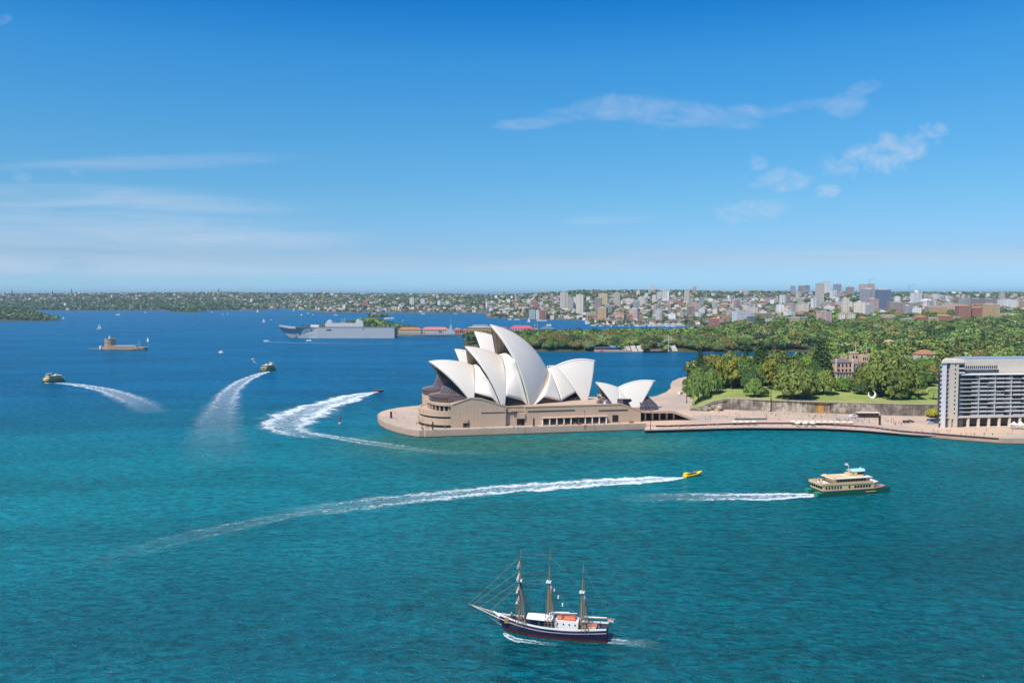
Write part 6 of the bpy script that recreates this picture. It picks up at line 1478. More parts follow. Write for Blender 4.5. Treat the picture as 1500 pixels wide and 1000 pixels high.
mb.build('rock_skirt', fdk, FT)
mb = MB(); mb.box(FX(156), FX(203), -8.0, -1, 4.21, 6.6); mb.build('barracks', fst, FT); mb = MB(); mb.box(FX(170), FX(200), -7.5, -1.5, 6.61, 7.2); mb.build('barracks_roof', pale, FT)
for k in range(11): mb = MB(); mb.box(FX(171) + k * 3.0, FX(171) + k * 3.0 + 1.2, -8.1, -8.02, 4.6, 5.9); mb.build('window', darkglass, FT)
mb = MB(); mb.lathe([(.01, 4), (8.4, 4), (7.9, 16.6), (8.3, 16.9), (8.3, 17.9), (7.3, 17.9), (7.3, 16.8), (.01, 16.8)], 24, (FX(161.3), 0)); mb.build('tower', fst, FT)
for k in range(5): mb = MB(); t = -2.6 + k * .55; mb.box(FX(161.3) + 8.1 * math.cos(t) - .4, FX(161.3) + 8.1 * math.cos(t) + .4, 8.1 * math.sin(t) - .4, 8.1 * math.sin(t) + .4, 11, 12.6); mb.build('gun_port', darkglass, FT)
mb = MB(); mb.lathe([(.01, 16.8), (1.1, 16.8), (1.1, 20), (1.4, 20.1), (.3, 21.6), (.01, 22.6)], 8, (FX(160.5), 0)); mb.build('lantern', whitem, FT)
for px in (203, 205): mb = MB(); mb.tube((FX(px), 0, 5.2), (FX(px), 0, 15.5), .15, .1, 4); mb.build('flagpole', whitem, FT)
mb = MB(); mb.box(FX(130), FX(150), -3, 1.5, 1.4, 2.1)
for k in range(8): mb.tube((FX(131) + k * 2.8, -2.7, -1), (FX(131) + k * 2.8, -2.7, 3.6), .22, .2, 5)
mb.build('jetty', mat('grey_violet_timber', (.24, .21, .25), .8), FT); mb = MB(); mb.box(FX(147), FX(149), -4, 2, 1, 6.5); mb.build('jetty_shed', whitem, FT)

# ---------------------------------------------------------------- grey warships
gr = mat('navy_grey', (.40, .415, .42), .55, .35, .06, .05); gr2 = mat('light_navy_grey', (.52, .535, .54), .55, .35, .06, .1); grd = mat('dark_navy_grey', (.10, .12, .14), .6, .3)
wd = 1700.0; kw = wd / FPX; WS = empty('assault_ship', (colx(500, wd), wd, 0), R(180), 'huge grey flat-decked warship with ski-jump bow moored at the dockyard', 'warship')
def WX(px): return -(px - 500) * kw
def WZ(py): return CAMH - (py - 431.5) * wd / FPX
st = [(-110, 1, 1), (-108, 1, 1), (-60, 1, 1), (0, 1, 1), (45, 1, 1), (72, .92, .62), (92, .80, .25), (104, .66, .08), (116, .50, .03), (124, .42, .02)]
mb = MB(); rings = []
for x, wt, wb in st:
    zt = 21.5 + (4.2 * ((x - 88) / 36) ** 1.6 if x > 88 else 0); zb = -1 if x < 102 else (-1 + (x - 102) / 22 * 17)
    rings.append([(x, -16 * wb, zb), (x, -16 * (wb * .75 + .25 * wt), zb + (zt - zb) * .38), (x, -16 * wt, zt - 3.0), (x, -16 * wt, zt), (x, 16 * wt, zt), (x, 16 * wt, zt - 3.0), (x, 16 * (wb * .75 + .25 * wt), zb + (zt - zb) * .38), (x, 16 * wb, zb)])
mb.loft(rings); mb.build('hull', gr, WS)
mb = MB(); mb.box(-109, 90, -16.4, 16.4, 21.52, 21.9); mb.build('flight_deck', grd, WS)
mb = MB(); mb.box(WX(532), WX(476), -13, -3, 21.92, WZ(473.2)); mb.build('island_superstructure', gr2, WS)
mb = MB(); mb.box(WX(531), WX(521), -12, -4, WZ(473.2) + .01, WZ(469.5)); mb.box(WX(486), WX(478), -12, -4, WZ(473.2) + .01, WZ(470)); mb.build('bridge_block', gr2, WS)
mb = MB(); mb.box(WX(529), WX(478), -13.2, -13.02, 25.5, 26.3); mb.build('bridge_window', darkglass, WS)
for px, py in ((480.5, 466.5), (486.5, 468), (527, 463.5), (504, 464.5), (500, 466)):
    mb = MB(); x = WX(px); zt = WZ(py)
    for a, b_ in ((-1.6, -1.4), (1.6, -1.4), (0, 1.8)): mb.tube((x + a, -8 + b_, 29.5), (x, -8, zt - 3), .3, .2, 4)
    mb.tube((x, -8, zt - 5), (x, -8, zt), .25, .15, 4); mb.tube((x - 2.4, -8, zt - 4), (x + 2.4, -8, zt - 4), .18, .18, 4); mb.build('lattice_mast', gr2, WS)
for px in (483, 524): mb = MB(); mb.lathe([(.01, 32), (1.9, 32.4), (2.4, 34), (1.9, 35.6), (.01, 36)], 10, (WX(px), -6)); mb.build('radar_dome', whitem, WS)
mb = MB(); mb.box(WX(510), WX(506), -10, -6, WZ(473.2) + .01, WZ(468.5)); mb.build('funnel', grd, WS)
mb = MB(); mb.box(WX(469), WX(457), 2, 10, 21.92, 26); mb.build('deck_shelter', whitem, WS)
for px in (458, 427, 430, 534.5): mb = MB(); mb.box(WX(px) - 1.2, WX(px) + 1.2, 13.2 if px < 440 else 16.02, 14.5 if px < 440 else 16.4, 17.0, 19.2); mb.build('hull_opening', grd, WS)
mb = MB(); mb.box(WX(488), WX(481), 16.02, 16.4, 15.2, 17.4); mb.build('boat_bay', darkm, WS)
mb = MB(); mb.box(-111.4, -110.02, -15, 15, 1, 20); mb.build('stern_gate', grd, WS)
# frigate
f2 = 1735.0; k2 = f2 / FPX; FG = empty('frigate', (colx(650, f2), f2, 0), 0, 'smaller grey frigate with tall mast moored behind the big warship stern', 'warship')
mb = MB(); hull(mb, 126, 14.5, 4.6, 3.6, .4, 16, .08, .7, -1, .75, 1.6); mb.build('hull', mat('frigate_grey', (.22, .26, .30), .55, .3, .06, .1), FG, smooth=False)
mb = MB(); mb.box(-36, -20, -5.5, 5.5, 4.6, 8.8); mb.build('hangar', mat('frigate_light_grey', (.33, .37, .40), .55, .3, .06, .1), FG); mb = MB(); mb.box(-19.9, 24, -5.8, 5.8, 4.6, 8.0); mb.build('superstructure', mat('frigate_light_grey', (.33, .37, .40), .55, .3, .06, .1), FG)
mb = MB(); mb.loft([[(6, -5.5, 8.01), (24, -5.5, 8.01), (24, 5.5, 8.01), (6, 5.5, 8.01)], [(8, -4.5, 14.5), (20, -4.5, 14.5), (20, 4.5, 14.5), (8, 4.5, 14.5)]]); mb.build('bridge_block', mat('frigate_light_grey', (.33, .37, .40), .55, .3, .06, .1), FG)
mb = MB(); mb.loft([[(11, -2.2, 14.5), (18, -2.2, 14.5), (18, 2.2, 14.5), (11, 2.2, 14.5)], [(13, -1.4, 24), (17, -1.4, 24), (17, 1.4, 24), (13, 1.4, 24)]]); mb.tube((15, 0, 24), (15, 0, 40), .5, .25, 6); mb.tube((15, -4, 29), (15, 4, 29), .25, .25, 4); mb.tube((12, 0, 33), (18, 0, 33), .25, .25, 4); mb.build('mast_tower', mat('frigate_light_grey', (.33, .37, .40), .55, .3, .06, .1), FG)
mb = MB(); mb.box(-10, -3, -2.5, 2.5, 8.01, 12.5); mb.build('funnel', grd, FG); mb = MB(); mb.lathe([(.01, 5.6), (2, 5.6), (1.8, 7.6), (.01, 8)], 8, (38, 0)); mb.tube((38, 0, 7), (45, 0, 8), .25, .2, 5); mb.build('gun_turret', mat('frigate_light_grey', (.33, .37, .40), .55, .3, .06, .1), FG)

# ---------------------------------------------------------------- dockyard buildings
ochre = mat('ochre_brick', (.50, .33, .15), .85, .2, .12, .2); pinkroof = mat('pink_red_roof', (.50, .19, .15), .8, .2, .12, .2); magroof = mat('magenta_red_roof', (.48, .10, .14), .7, .2, .08, .2)
def shed(px0, px1, d, dep, py_t, roof_h, wm, rm, label, nwin=8, z0=3.3, fl=1, cat='building', name='dock_building'):
    k_ = d / FPX; xc = colx((px0 + px1) / 2, d); hw = (px1 - px0) / 2 * k_; z1 = CAMH - (py_t - 431.5) * k_ - z0
    e_ = empty(name, (xc, d, z0), 0, label, cat); hip(e_, -hw, hw, 0, dep, 0, z1, roof_h, wm, rm)
    for f_ in range(fl):
        for k in range(nwin):
            x = -hw + 2 * hw * (k + .5) / nwin; w = 2 * hw / nwin * .24; zb = z1 * (f_ + .25) / fl; mb_ = MB(); mb_.box(x - w, x + w, -.12, -.02, zb, zb + z1 / fl * .5); mb_.build('window', darkglass, e_)
    return e_
shed(583, 617, 1790, 16, 482.5, 4.5, cream, terra, 'cream dockyard store with orange tiled roof behind the frigate bow', 12, fl=2)
shed(617.6, 657, 1792, 16, 482.8, 5.5, cream, pinkroof, 'longest cream dockyard store under a pink-red roof', 14, fl=2)
shed(562, 579, 1840, 14, 484, 5, cream, terra, 'red roofed dockyard house peeping over the warship stern', 5)
shed(664, 676, 1800, 14, 483, 4.5, pinkroof, terra, 'small red brick dockyard house right of the frigate mast', 4)
shed(676.6, 685, 1806, 14, 483, 2.5, ochre, terra, 'narrow brown dockyard house left of the ochre block', 3)
shed(685.6, 722, 1790, 18, 479.3, 1.2, ochre, pale, 'ochre brick dockyard block with pale flat roof behind the theatre shells', 12, fl=3)
shed(692, 714, 1800, 10, 476.6, .6, whitem, whitem, 'white rooftop storey above the ochre dockyard block', 6, z0=20)
shed(722.6, 744, 1830, 14, 480, 1.5, ochre, terra, 'long ochre store just right of the tallest shell tip', 8, fl=2)
shed(746, 782, 1700, 20, 481.5, 6.5, cream, magroof, 'white walled barracks under a broad magenta-red roof', 9, fl=2)
shed(783, 787.5, 1690, 8, 475.5, .5, ochre, ochre, 'square tan tower at the right end of the barracks', 1, fl=3, cat='tower')
shed(790, 814, 1680, 24, 482, 5.5, mat('navy_shed_wall', (.03, .07, .16), .6), mat('navy_shed_roof', (.10, .16, .25), .5), 'dark blue boat shed right of the tan tower', 6)
# ---------------------------------------------------------------- harbour pool on the headland shore
pd = 1282.0; PL = empty('harbour_pool', (colx(900, pd), pd, 0), 0, 'blue-roofed harbour pool pavilion on the headland shore', 'pool pavilion'); kp = pd / FPX
def PX(px): return (px - 900) * kp
mb = MB(); mb.box(PX(871), PX(925), -3, 12, -1, 2.6); mb.build('deck', seawallm, PL)
mb = MB(); mb.box(PX(872), PX(912), 3, 10, 2.61, 6.0); mb.build('pavilion', mat('blue_grey_wall', (.20, .25, .34), .6), PL)
for k in range(12): mb = MB(); mb.box(PX(873) + k * 3.4, PX(873) + k * 3.4 + 2.4, 2.9, 2.98, 3.2, 5.4); mb.build('window', darkglass, PL)
mb = MB(); mb.box(PX(871.5), PX(913), 1.5, 11, 6.01, 6.5); mb.build('roof', mat('slate_pool_roof', (.20, .19, .26), .6), PL)
mb = MB(); mb.box(PX(895), PX(908), 4, 9, 6.51, 8.6); mb.build('lift_tower', mat('sky_blue_panel', (.16, .50, .72), .5), PL); mb = MB(); mb.box(PX(895.5), PX(905), 3.5, 9.2, 8.61, 9.1); mb.build('roof', whitem, PL)
mb = MB(); mb.box(PX(878), PX(884), -3.2, -3.02, .2, 2.2); mb.build('banner', magroof, PL)
for i, (px, w) in enumerate(((914, 7), (921, 8), (930, 8), (939, 8), (982, 10), (989, 8))):
    d_ = 1287; e_ = empty('quarry_face', (colx(px, d_), d_, 0), 0, 'pale stone ramp %s on the headland shore' % ('right of the pool' if i < 4 else 'right of the moored barge'), 'stone ramp', 'pale stone ramps by the pool'); mb = MB(); x_ = w * 1.04
    mb.add([(-x_ / 2, -4, 0), (x_ / 2, -4, 0), (x_ / 2, 10, 0), (-x_ / 2, 10, 0), (-x_ / 2 - 3, 0, 8.5), (0, 0, 9.5), (0, 9, 9), (-x_ / 2 - 3, 9, 8)], [(0, 1, 5, 4), (4, 5, 6, 7), (1, 2, 6, 5), (3, 0, 4, 7), (2, 3, 7, 6), (0, 3, 2, 1)]); mb.build('stone_slab', mat('pale_quarry_stone', (.52, .46, .40), .85, .2, .15, .2), e_)
BG = empty('barge', (colx(960, 1262), 1262, 0), .03, 'dark barge moored at the headland stone ramps', 'barge'); mb = MB(); hull(mb, 38, 7, 2.2, .6, .3, 10, .03, .8); mb.build('hull', black, BG); mb = MB(); mb.box(-8, 8, -2.2, 2.2, 2.2, 5); mb.build('deckhouse', mat('brown_cabin', (.16, .09, .07), .7), BG)
for k in range(6): mb = MB(); mb.box(-7 + k * 2.5, -6 + k * 2.5, -2.3, -2.22, 3, 4.2); mb.build('window', whitem, BG)
shed(960, 978, 1300, 10, 503.5, 1.2, mat('blue_white_wall', (.35, .42, .58), .6), mat('slate_pool_roof', (.2, .2, .26), .6), 'small blue-grey pavilion with columns above the moored barge', 9, z0=7)
shed(938.5, 944.5, 1302, 10, 503.5, 1.2, ochre, terra, 'little orange hut among the headland trees', 2, z0=7)
pole(979, 514.5, 24, 'white flagpole on the headland shore beside the barge', .35, whitem, 3, 'flagpole', cat='flagpole')
# ================================================================ WAKES
fw = foam_material('foam_dense', 1.15, .8, .42); fm_ = foam_material('foam_mid', 1.0, .8, .30); fs = foam_material('foam_thin', .62, .9, .35); ft = foam_material('foam_trail', .9, .6, .2)
ribbon('wake', [(1002, 699, .8), (985, 700.5, 4), (950, 702, 7.5), (900, 705, 9), (840, 709, 9.5), (780, 713, 9.5), (720, 718, 9.5), (660, 723.5, 10), (600, 730, 11), (540, 737, 12), (480, 745, 12), (430, 750, 9), (395, 755, 6)], fw, 'long white wake trailing left from the yellow speedboat')
ribbon('wake', [(500, 744, 1.5), (440, 752, 4), (380, 763, 7), (310, 778, 9), (240, 795, 9), (180, 812, 8), (120, 830, 7)], foam_material('foam_old', .30, .7, .35, .08), 'faint old wake fading towards the lower left', .04)
ribbon('wake', [(1196, 723.5, 3.0), (1170, 725.5, 5.5), (1130, 727, 7), (1090, 727.5, 7.5), (1050, 727.5, 8), (1010, 727.5, 8), (960, 729, 8), (900, 733, 7)], fm_, 'broken white wake behind the green ferry')
ribbon('wake', [(554, 573.6, .9), (544, 575, 5), (530, 577.5, 10), (515, 581, 14), (498, 587, 17), (480, 592, 16), (464, 596, 20), (446, 604, 24), (430, 612, 24), (418, 621, 20), (424, 630, 15), (446, 636, 11), (478, 640.5, 8)], foam_material('foam_jet', 1.15, .42, .26, .5), 'zigzag white wake of the jet boat left of the opera house')
ribbon('wake', [(455, 634, 3), (490, 640, 5), (540, 648, 7), (590, 655, 7), (650, 662, 6), (720, 664, 5)], fs, 'older foam line drifting below the broadwalk corner', .04)
ribbon('wake', [(393, 544, 3.5), (378, 548.5, 6), (360, 556, 8), (345, 566, 10), (334, 578, 12), (327, 592, 14), (322, 606, 16), (318, 625, 18), (318, 650, 20), (325, 690, 22)], foam_material('foam_twin', .85, 1.0, .36, .55), 'curved wake of the ferry seen from astern', .03)
ribbon('wake', [(82, 561, 2.5), (100, 562, 5), (120, 564.5, 7), (145, 569, 9), (165, 574.5, 11), (183, 581, 13), (200, 588, 14), (214, 596, 14), (224, 606, 12)], foam_material('foam_soft', .85, .7, .36, .6), 'curling wake behind the ferry at the far left', .03)
ribbon('bow_foam', [(63, 559.5, 1.2), (70, 561, 1.8), (80, 561.3, 1.2)], fw, 'white bow foam of the ferry at the far left', .06)
ribbon('wake', [(387, 500.3, 1.5), (410, 501.3, 2.6), (450, 502.3, 3), (500, 503, 2.6), (560, 503.6, 2.4), (620, 504, 2.2), (690, 504.3, 2)], ft, 'long thin wake drawn across the water below the warship', .05)
ribbon('wake', [(168, 462, 3), (180, 462.3, 5), (196, 462.5, 4)], ft, 'short wake of the motorboat on the far left harbour', .05)
ribbon('wake', [(738, 926, .4), (745, 931, 1.1), (756, 936, 1.6), (775, 939, 1.3), (800, 942, 1.0), (825, 943.5, .7)], foam_material('foam_hull', .8, .5, .9, .1), 'white wash along the hull of the three-masted ship', .06)
ribbon('wake', [(884, 938, 1.2), (905, 939, 2.0), (935, 941, 2.6), (970, 944, 3)], fs, 'faint wash astern of the three-masted ship', .06)
ribbon('wake', [(1293, 719, .3), (1280, 722, .7), (1262, 724.5, .8)], foam_material('foam_bow', .7, .6, .9, .1), 'thin wash along the near side of the green ferry', .06)
ribbon('wake', [(371, 528, 1), (374, 531, 2), (379, 534, 2)], fs, 'small wash of the little motorboat', .05)
# ================================================================ CITY AND SUBURBS
def find(px, py_base):
    """walk away from the camera over the land until the ground rises to that row of the photo"""
    for land in ((PARK, FAR) if px > 1000 else (FAR,)):
        pr = land.prof(px); d = max(pr[0][0], 1700 if land is PARK else 0)
        while d < pr[-1][0]:
            z = land.z(px, d)
            if z > 0 and 431.5 + (CAMH - z) * FPX / d <= py_base: return d, z
            d += 12
    pr = FAR.prof(px); return pr[-2][0], pr[-2][1]
C = dict(white=(.78, .76, .72), cream=(.70, .62, .50), tan=(.54, .46, .37), pink=(.60, .42, .36), brick=(.36, .17, .12), grey=(.36, .36, .37), yellow=(.62, .52, .28), navy=(.15, .19, .28), brown=(.33, .25, .21), green=(.34, .42, .40), ochre=(.50, .33, .18))
FM = {k: facade('facade_' + k, v, (.12, .13, .15), 3.3, 3.8, .42, .5) for k, v in C.items()}
FB = {k: facade('banded_' + k, v, (.12, .13, .15), 3.3, 3.8, .42, .6, band=True) for k, v in C.items()}
roofg = mat('flat_roof', (.34, .32, .30), .8, .2, .1, .1)
def block_(px0, px1, pyt, pyb, col, label, style='w', dep=None, roof=None, crown=True, rz=None, cat='apartment tower', dmin=0):
    d, z = find((px0 + px1) / 2, pyb)
    if d < dmin: d = dmin; z = FAR.z((px0 + px1) / 2, d)
    k_ = d / FPX; w = (px1 - px0) * k_; h = CAMH - (pyt - 431.5) * k_ - z; dep = dep or min(max(w * .8, 12), 26)
    xc = colx((px0 + px1) / 2, d); rz = rng.uniform(-.25, .25) if rz is None else rz
    e_ = empty('apartment_tower' if h > 22 else 'city_building', (xc, d + dep / 2, z), rz, label, cat if h > 22 else 'building'); hw = w / 2 / (math.cos(rz) + dep / w * abs(math.sin(rz)) * .6); hd_ = dep / 2
    M_ = (FM if style == 'w' else FB)[col]
    mb_ = MB(); mb_.box(-hw, hw, -hd_, hd_, -8, h)
    if style == 'w' and w > 22: mb_.box(-hw * .25, hw * .25, -hd_ - 1.2, -hd_ - .01, -8, h - 1)
    mb_.build('tower_wall', M_, e_)
    if roof: 
        mb_ = MB(); k2_ = min(hw, hd_) * .9; mb_.add([(-hw - .6, -hd_ - .6, h + .02), (hw + .6, -hd_ - .6, h + .02), (hw + .6, hd_ + .6, h + .02), (-hw - .6, hd_ + .6, h + .02), (-hw + k2_, 0, h + 4), (hw - k2_, 0, h + 4)], [(0, 1, 5, 4), (1, 2, 5), (2, 3, 4, 5), (3, 0, 4), (0, 3, 2, 1)]); mb_.build('roof', roof, e_)
    else:
        mb_ = MB(); mb_.box(-hw - .3, hw + .3, -hd_ - .3, hd_ + .3, h + .01, h + .9); mb_.build('roof_parapet', mat('pale_render', C['white']), e_)
        if crown and h > 20: mb_ = MB(); mb_.box(-hw * .4, hw * .35, -hd_ * .4, hd_ * .5, h + .91, h + 3.6); mb_.build('lift_house', roofg, e_)
    return e_
T2 = [
 (821, 831.5, 428, 455, 'cream', 'tallest cream striped tower of the point beyond the bay'), (831.8, 839, 436.5, 456, 'tan', 'grey-tan slab right behind the tallest cream tower', 'b'), (840, 843.4, 435, 455, 'white', 'thin white tower between the two cream towers'),
 (844, 855.5, 431.5, 461, 'cream', 'broad cream tower with brown left edge above the boat harbour'), (858.5, 864.5, 435, 443, 'white', 'small white block on the wooded hill right of the cream towers'), (871, 882, 436.5, 459, 'brown', 'dark brown-grey tower in front of the yellow slab', 'b'),
 (876.5, 890, 430, 448, 'yellow', 'yellow-cream stepped slab on the hill'), (899.5, 908, 428.6, 449, 'tan', 'square tan tower with small cap left of centre of the suburbs'), (954.7, 961, 432, 444, 'cream', 'small cream tower left of the twin white towers'),
 (971, 975.2, 425.6, 442, 'white', 'left half of the twin white towers on the ridge'), (975.8, 980, 426, 442, 'white', 'right half of the twin white towers on the ridge'), (1002.7, 1009, 426, 445, 'cream', 'lone slim cream tower on the ridge'),
 (1013, 1024, 443, 458, 'pink', 'pinkish brick slab below the lone slim tower'), (1075.5, 1101, 456, 474, 'white', 'white stepped block with red trim above the park trees', 'b'), (1096.5, 1106, 463, 480, 'navy', 'dark navy glass block above the park trees', 'b'),
 (1142.8, 1151.3, 432, 446, 'white', 'white square tower above the white terrace block'), (1137.5, 1149, 446, 461, 'white', 'white block stepping down below the white square tower'), (1132, 1143.6, 457.5, 468, 'cream', 'low cream block left of the orange brick slab'),
 (1152, 1168, 445.5, 460, 'ochre', 'wide orange brick slab beside the white tower', 'b'), (1169, 1184, 444.5, 462, 'cream', 'cream tower with orange edge right of the orange slab'), (1122.8, 1132, 467.6, 479, 'white', 'white house front at the edge of the park trees'),
 (1159, 1173, 465, 477, 'pink', 'pink hotel-like block above the park', 'b'), (1173.5, 1183, 465, 477, 'navy', 'dark block beside the pink block'), (1039.6, 1054, 467, 479, 'brick', 'red brick flats at the left edge of the park trees'),
 (1157.5, 1164.5, 419, 432, 'grey', 'leftmost grey tower of the ridge cluster', 'b'), (1169, 1175.5, 418.5, 430, 'brown', 'purple-brown tower second in the ridge cluster', 'b'), (1177, 1185, 418, 429, 'grey', 'dark grey tower third in the ridge cluster', 'b'),
 (1195.5, 1206, 416, 449, 'cream', 'tall beige tower with glass corners below the white ridge tower', 'b'), (1205, 1214.6, 412.8, 432, 'white', 'tallest white tower of the whole skyline'), (1220.6, 1231, 416.5, 429, 'grey', 'grey tower right of the tallest white tower'),
 (1239, 1250, 420.5, 433, 'brown', 'brown tower with pale cap on the ridge'), (1259, 1268.5, 416.5, 433, 'pink', 'pinkish ridge tower left of the grey twin'), (1270, 1279.6, 416, 428, 'pink', 'pink-grey ridge tower behind the white-topped slab'),
 (1263, 1281, 424, 456, 'grey', 'grey slab with white top in the middle of the city'), (1282, 1303.5, 424.5, 456, 'navy', 'blue glass tower in a white frame', 'w'), (1303, 1330, 443, 460, 'brown', 'wide brown brick block right of the blue glass tower'),
 (1310, 1318, 434, 443, 'white', 'white stepped roof building above the brown brick block'), (1232, 1249, 441.5, 456, 'white', 'white banded office slab left of the yellow block', 'b'), (1248.8, 1256, 444, 455, 'yellow', 'yellow block beside the white banded slab'),
 (1216.4, 1225, 425, 441, 'white', 'white stepped tower below the grey ridge tower'), (1200, 1217.6, 457, 478, 'pink', 'pink and white balconied flats above the park trees'), (1228.5, 1239, 460, 475, 'cream', 'left of the pair of cream flats above the park trees'),
 (1242, 1252.5, 459.5, 475, 'cream', 'right of the pair of cream flats above the park trees'), (1258, 1271, 466, 474, 'brick', 'low red roofed building right of the cream pair'), (1294, 1309, 461.5, 473, 'tan', 'tan building with flagpole above the park'),
 (1336, 1349, 429, 445, 'white', 'white finned tower with pointed top right of the cluster', 'w'), (1349.5, 1368, 441.5, 450, 'pink', 'low pinkish block right of the finned tower', 'b'), (1360, 1386, 449.5, 466, 'ochre', 'orange brick apartment block at the left of the brick estate'),
 (1379.5, 1406, 444.5, 461, 'pink', 'pink-cream stepped apartments behind the brick estate'), (1407.6, 1419.6, 438.5, 450, 'grey', 'plain grey tower behind the brick estate'), (1420.3, 1440, 437.5, 449, 'brown', 'brown-grey slab left half behind the brick estate', 'b'),
 (1440.6, 1459, 438, 449, 'brown', 'brown-grey slab right half behind the brick estate', 'b'), (1404, 1422, 448.5, 473, 'brick', 'red brick tower block in the middle of the brick estate'), (1423, 1439.5, 451, 473, 'brick', 'red brick block with bays left of the cream-red tower'),
 (1440, 1464.5, 446, 473, 'ochre', 'cream and red tower at the right of the brick estate'), (1324, 1341, 467, 480, 'pink', 'pink terrace at the left end of the brick row'), (1341.5, 1358, 464.5, 480, 'brick', 'second terrace of the brick row with gabled tops'),
 (1358.5, 1375, 465.5, 479, 'ochre', 'third terrace of the brick row'), (1375.5, 1396, 463, 478, 'brick', 'wine red terrace near the right of the brick row'), (1396.5, 1404, 464, 476, 'pink', 'narrow pink terrace at the right end of the brick row'),
 (1466.5, 1488, 438.5, 454, 'white', 'big white hospital-like block at the right'), (1488.5, 1500, 441, 452, 'cream', 'cream block cut by the right edge of the view'), (1466, 1495, 460, 469, 'cream', 'low cream terrace below the white hospital-like block'),
 (600.4, 607, 436, 449, 'cream', 'cream tower on the middle of the far shore'), (616, 622, 437.5, 447, 'white', 'white tower right of the cream tower on the far shore'), (641, 645.5, 440.5, 448, 'white', 'small white block on the far shore'),
 (652.7, 658, 440.5, 448, 'cream', 'small cream block on the far shore'), (531, 540, 441.5, 449, 'brick', 'red brown building on the middle far shore'), (573, 582, 449, 454, 'yellow', 'yellow-cream building near the far shore water'),
 (775, 785, 454.5, 468, 'green', 'grey-green waterfront flats across the bay'), (785.4, 789.6, 454, 468, 'white', 'white waterfront flats between green and red ones'), (790.5, 800, 454.5, 468, 'brick', 'red brick waterfront flats across the bay'),
 (778, 788, 442, 453, 'brick', 'red brick house on the slope above the waterfront flats'), (860, 873, 457.5, 465, 'pink', 'low pink flats below the brown tower'), (912, 930, 437.5, 446, 'cream', 'low cream estate right of the tan tower'), (806, 812, 462, 468, 'cream', 'small cream house right of the waterfront flats'),
]
for t_ in T2:
    px0, px1, pyt, pyb, c, lb = t_[:6]; st_ = t_[6] if len(t_) > 6 else 'w'
    e_ = block_(px0, px1, pyt, pyb, c, lb, st_, roof=terra if c == 'brick' and pyt > 440 and px1 - px0 > 8 else None)
    if 'white frame' in lb or 'white top' in lb:
        bx = e_.children[0].data.vertices; xs = [v.co.x for v in bx]; ys = [v.co.y for v in bx]; zs_ = max(v.co.z for v in bx)
        for xx in (min(xs), 0, max(xs)): mb = MB(); mb.box(xx - 1.1, xx + 1.1, min(ys) - .8, min(ys) - .1 + .09, -2, zs_ + 1.5); mb.build('frame_fin', whitem, e_)
    if 'finned' in lb:
        bx = e_.children[0].data.vertices; x0 = min(v.co.x for v in bx); x1 = max(v.co.x for v in bx); y0 = min(v.co.y for v in bx); z1 = max(v.co.z for v in bx)
        for k in range(4): mb = MB(); xx = x0 + (x1 - x0) * k / 3; mb.box(xx - 1.3, xx + 1.3, y0 - 1.6, y0 - .05, 4, z1); mb.build('fin', whitem, e_)
        mb = MB(); mb.add([(x0, y0, z1 + 1), (x1, y0, z1 + 1), (x1, -y0, z1 + 1), (x0, -y0, z1 + 1), ((x0 + x1) / 2, 0, z1 + 9)], [(0, 1, 4), (1, 2, 4), (2, 3, 4), (3, 0, 4)]); mb.build('pointed_roof', whitem, e_)
# low long roofs near the park edge
for px0, px1, py, m_, lb in ((1416, 1441, 481, whitem, 'low white-roofed hall behind the park trees'), (1447, 1512, 480, mat('pale_green_roof', (.52, .60, .56), .6), 'long pale green roofed gallery at the right behind the park trees'), (1258, 1283, 461, whitem, 'cluster of white sawtooth roofs below the grey slab'), (953, 1003, 478, mat('pale_blue_grey_roof', (.60, .64, .68), .5), 'long pale wharf shed roof behind the headland trees'), (898, 925, 474, mat('pale_blue_grey_roof', (.6, .64, .68), .5), 'shorter pale wharf shed left of the long wharf')):
    d, z = find((px0 + px1) / 2, py); k_ = d / FPX; w = (px1 - px0) * k_
    e_ = empty('hall', (colx((px0 + px1) / 2, d), d, z), 0, lb, 'hall'); n = max(2, int(w / 16))
    mb = MB(); mb.box(-w / 2, w / 2, 0, 22, -4, 5); mb.build('wall', FM['cream'], e_)
    for k in range(n): x0 = -w / 2 + w * k / n; x1 = x0 + w / n; mb = MB(); mb.add([(x0, -.5, 5.02), (x1, -.5, 5.02), (x1, 22.5, 5.02), (x0, 22.5, 5.02), ((x0 + x1) / 2, -.5, 8), ((x0 + x1) / 2, 22.5, 8)], [(0, 4, 5, 3), (1, 2, 5, 4), (0, 1, 4), (3, 5, 2), (0, 3, 2, 1)]); mb.build('roof', m_, e_)
# masts of the boat harbour
for i in range(34):
    px = 868 + i * 3.9 + rng.uniform(-1, 1); d = rng.uniform(2280, 2420); p = Vector((colx(px, d), d, 0)); o = copy_tree(SB)
    for c in list(o.children):
        if c.name.startswith(('main_sail', 'jib')): bpy.data.objects.remove(c)
    o.location = (p.x, p.y, max(0, FAR.z(px, d)) + .2 if d > 2250 else 0); o.rotation_euler = (0, 0, rng.rand() * 3); s_ = rng.uniform(1.3, 2.1); o.scale = (s_,) * 3
    o.name = 'moored_yacht'; tag(o, 'bare-masted yacht in the boat harbour behind the headland trees', 'yacht', 'yachts in the boat harbour')
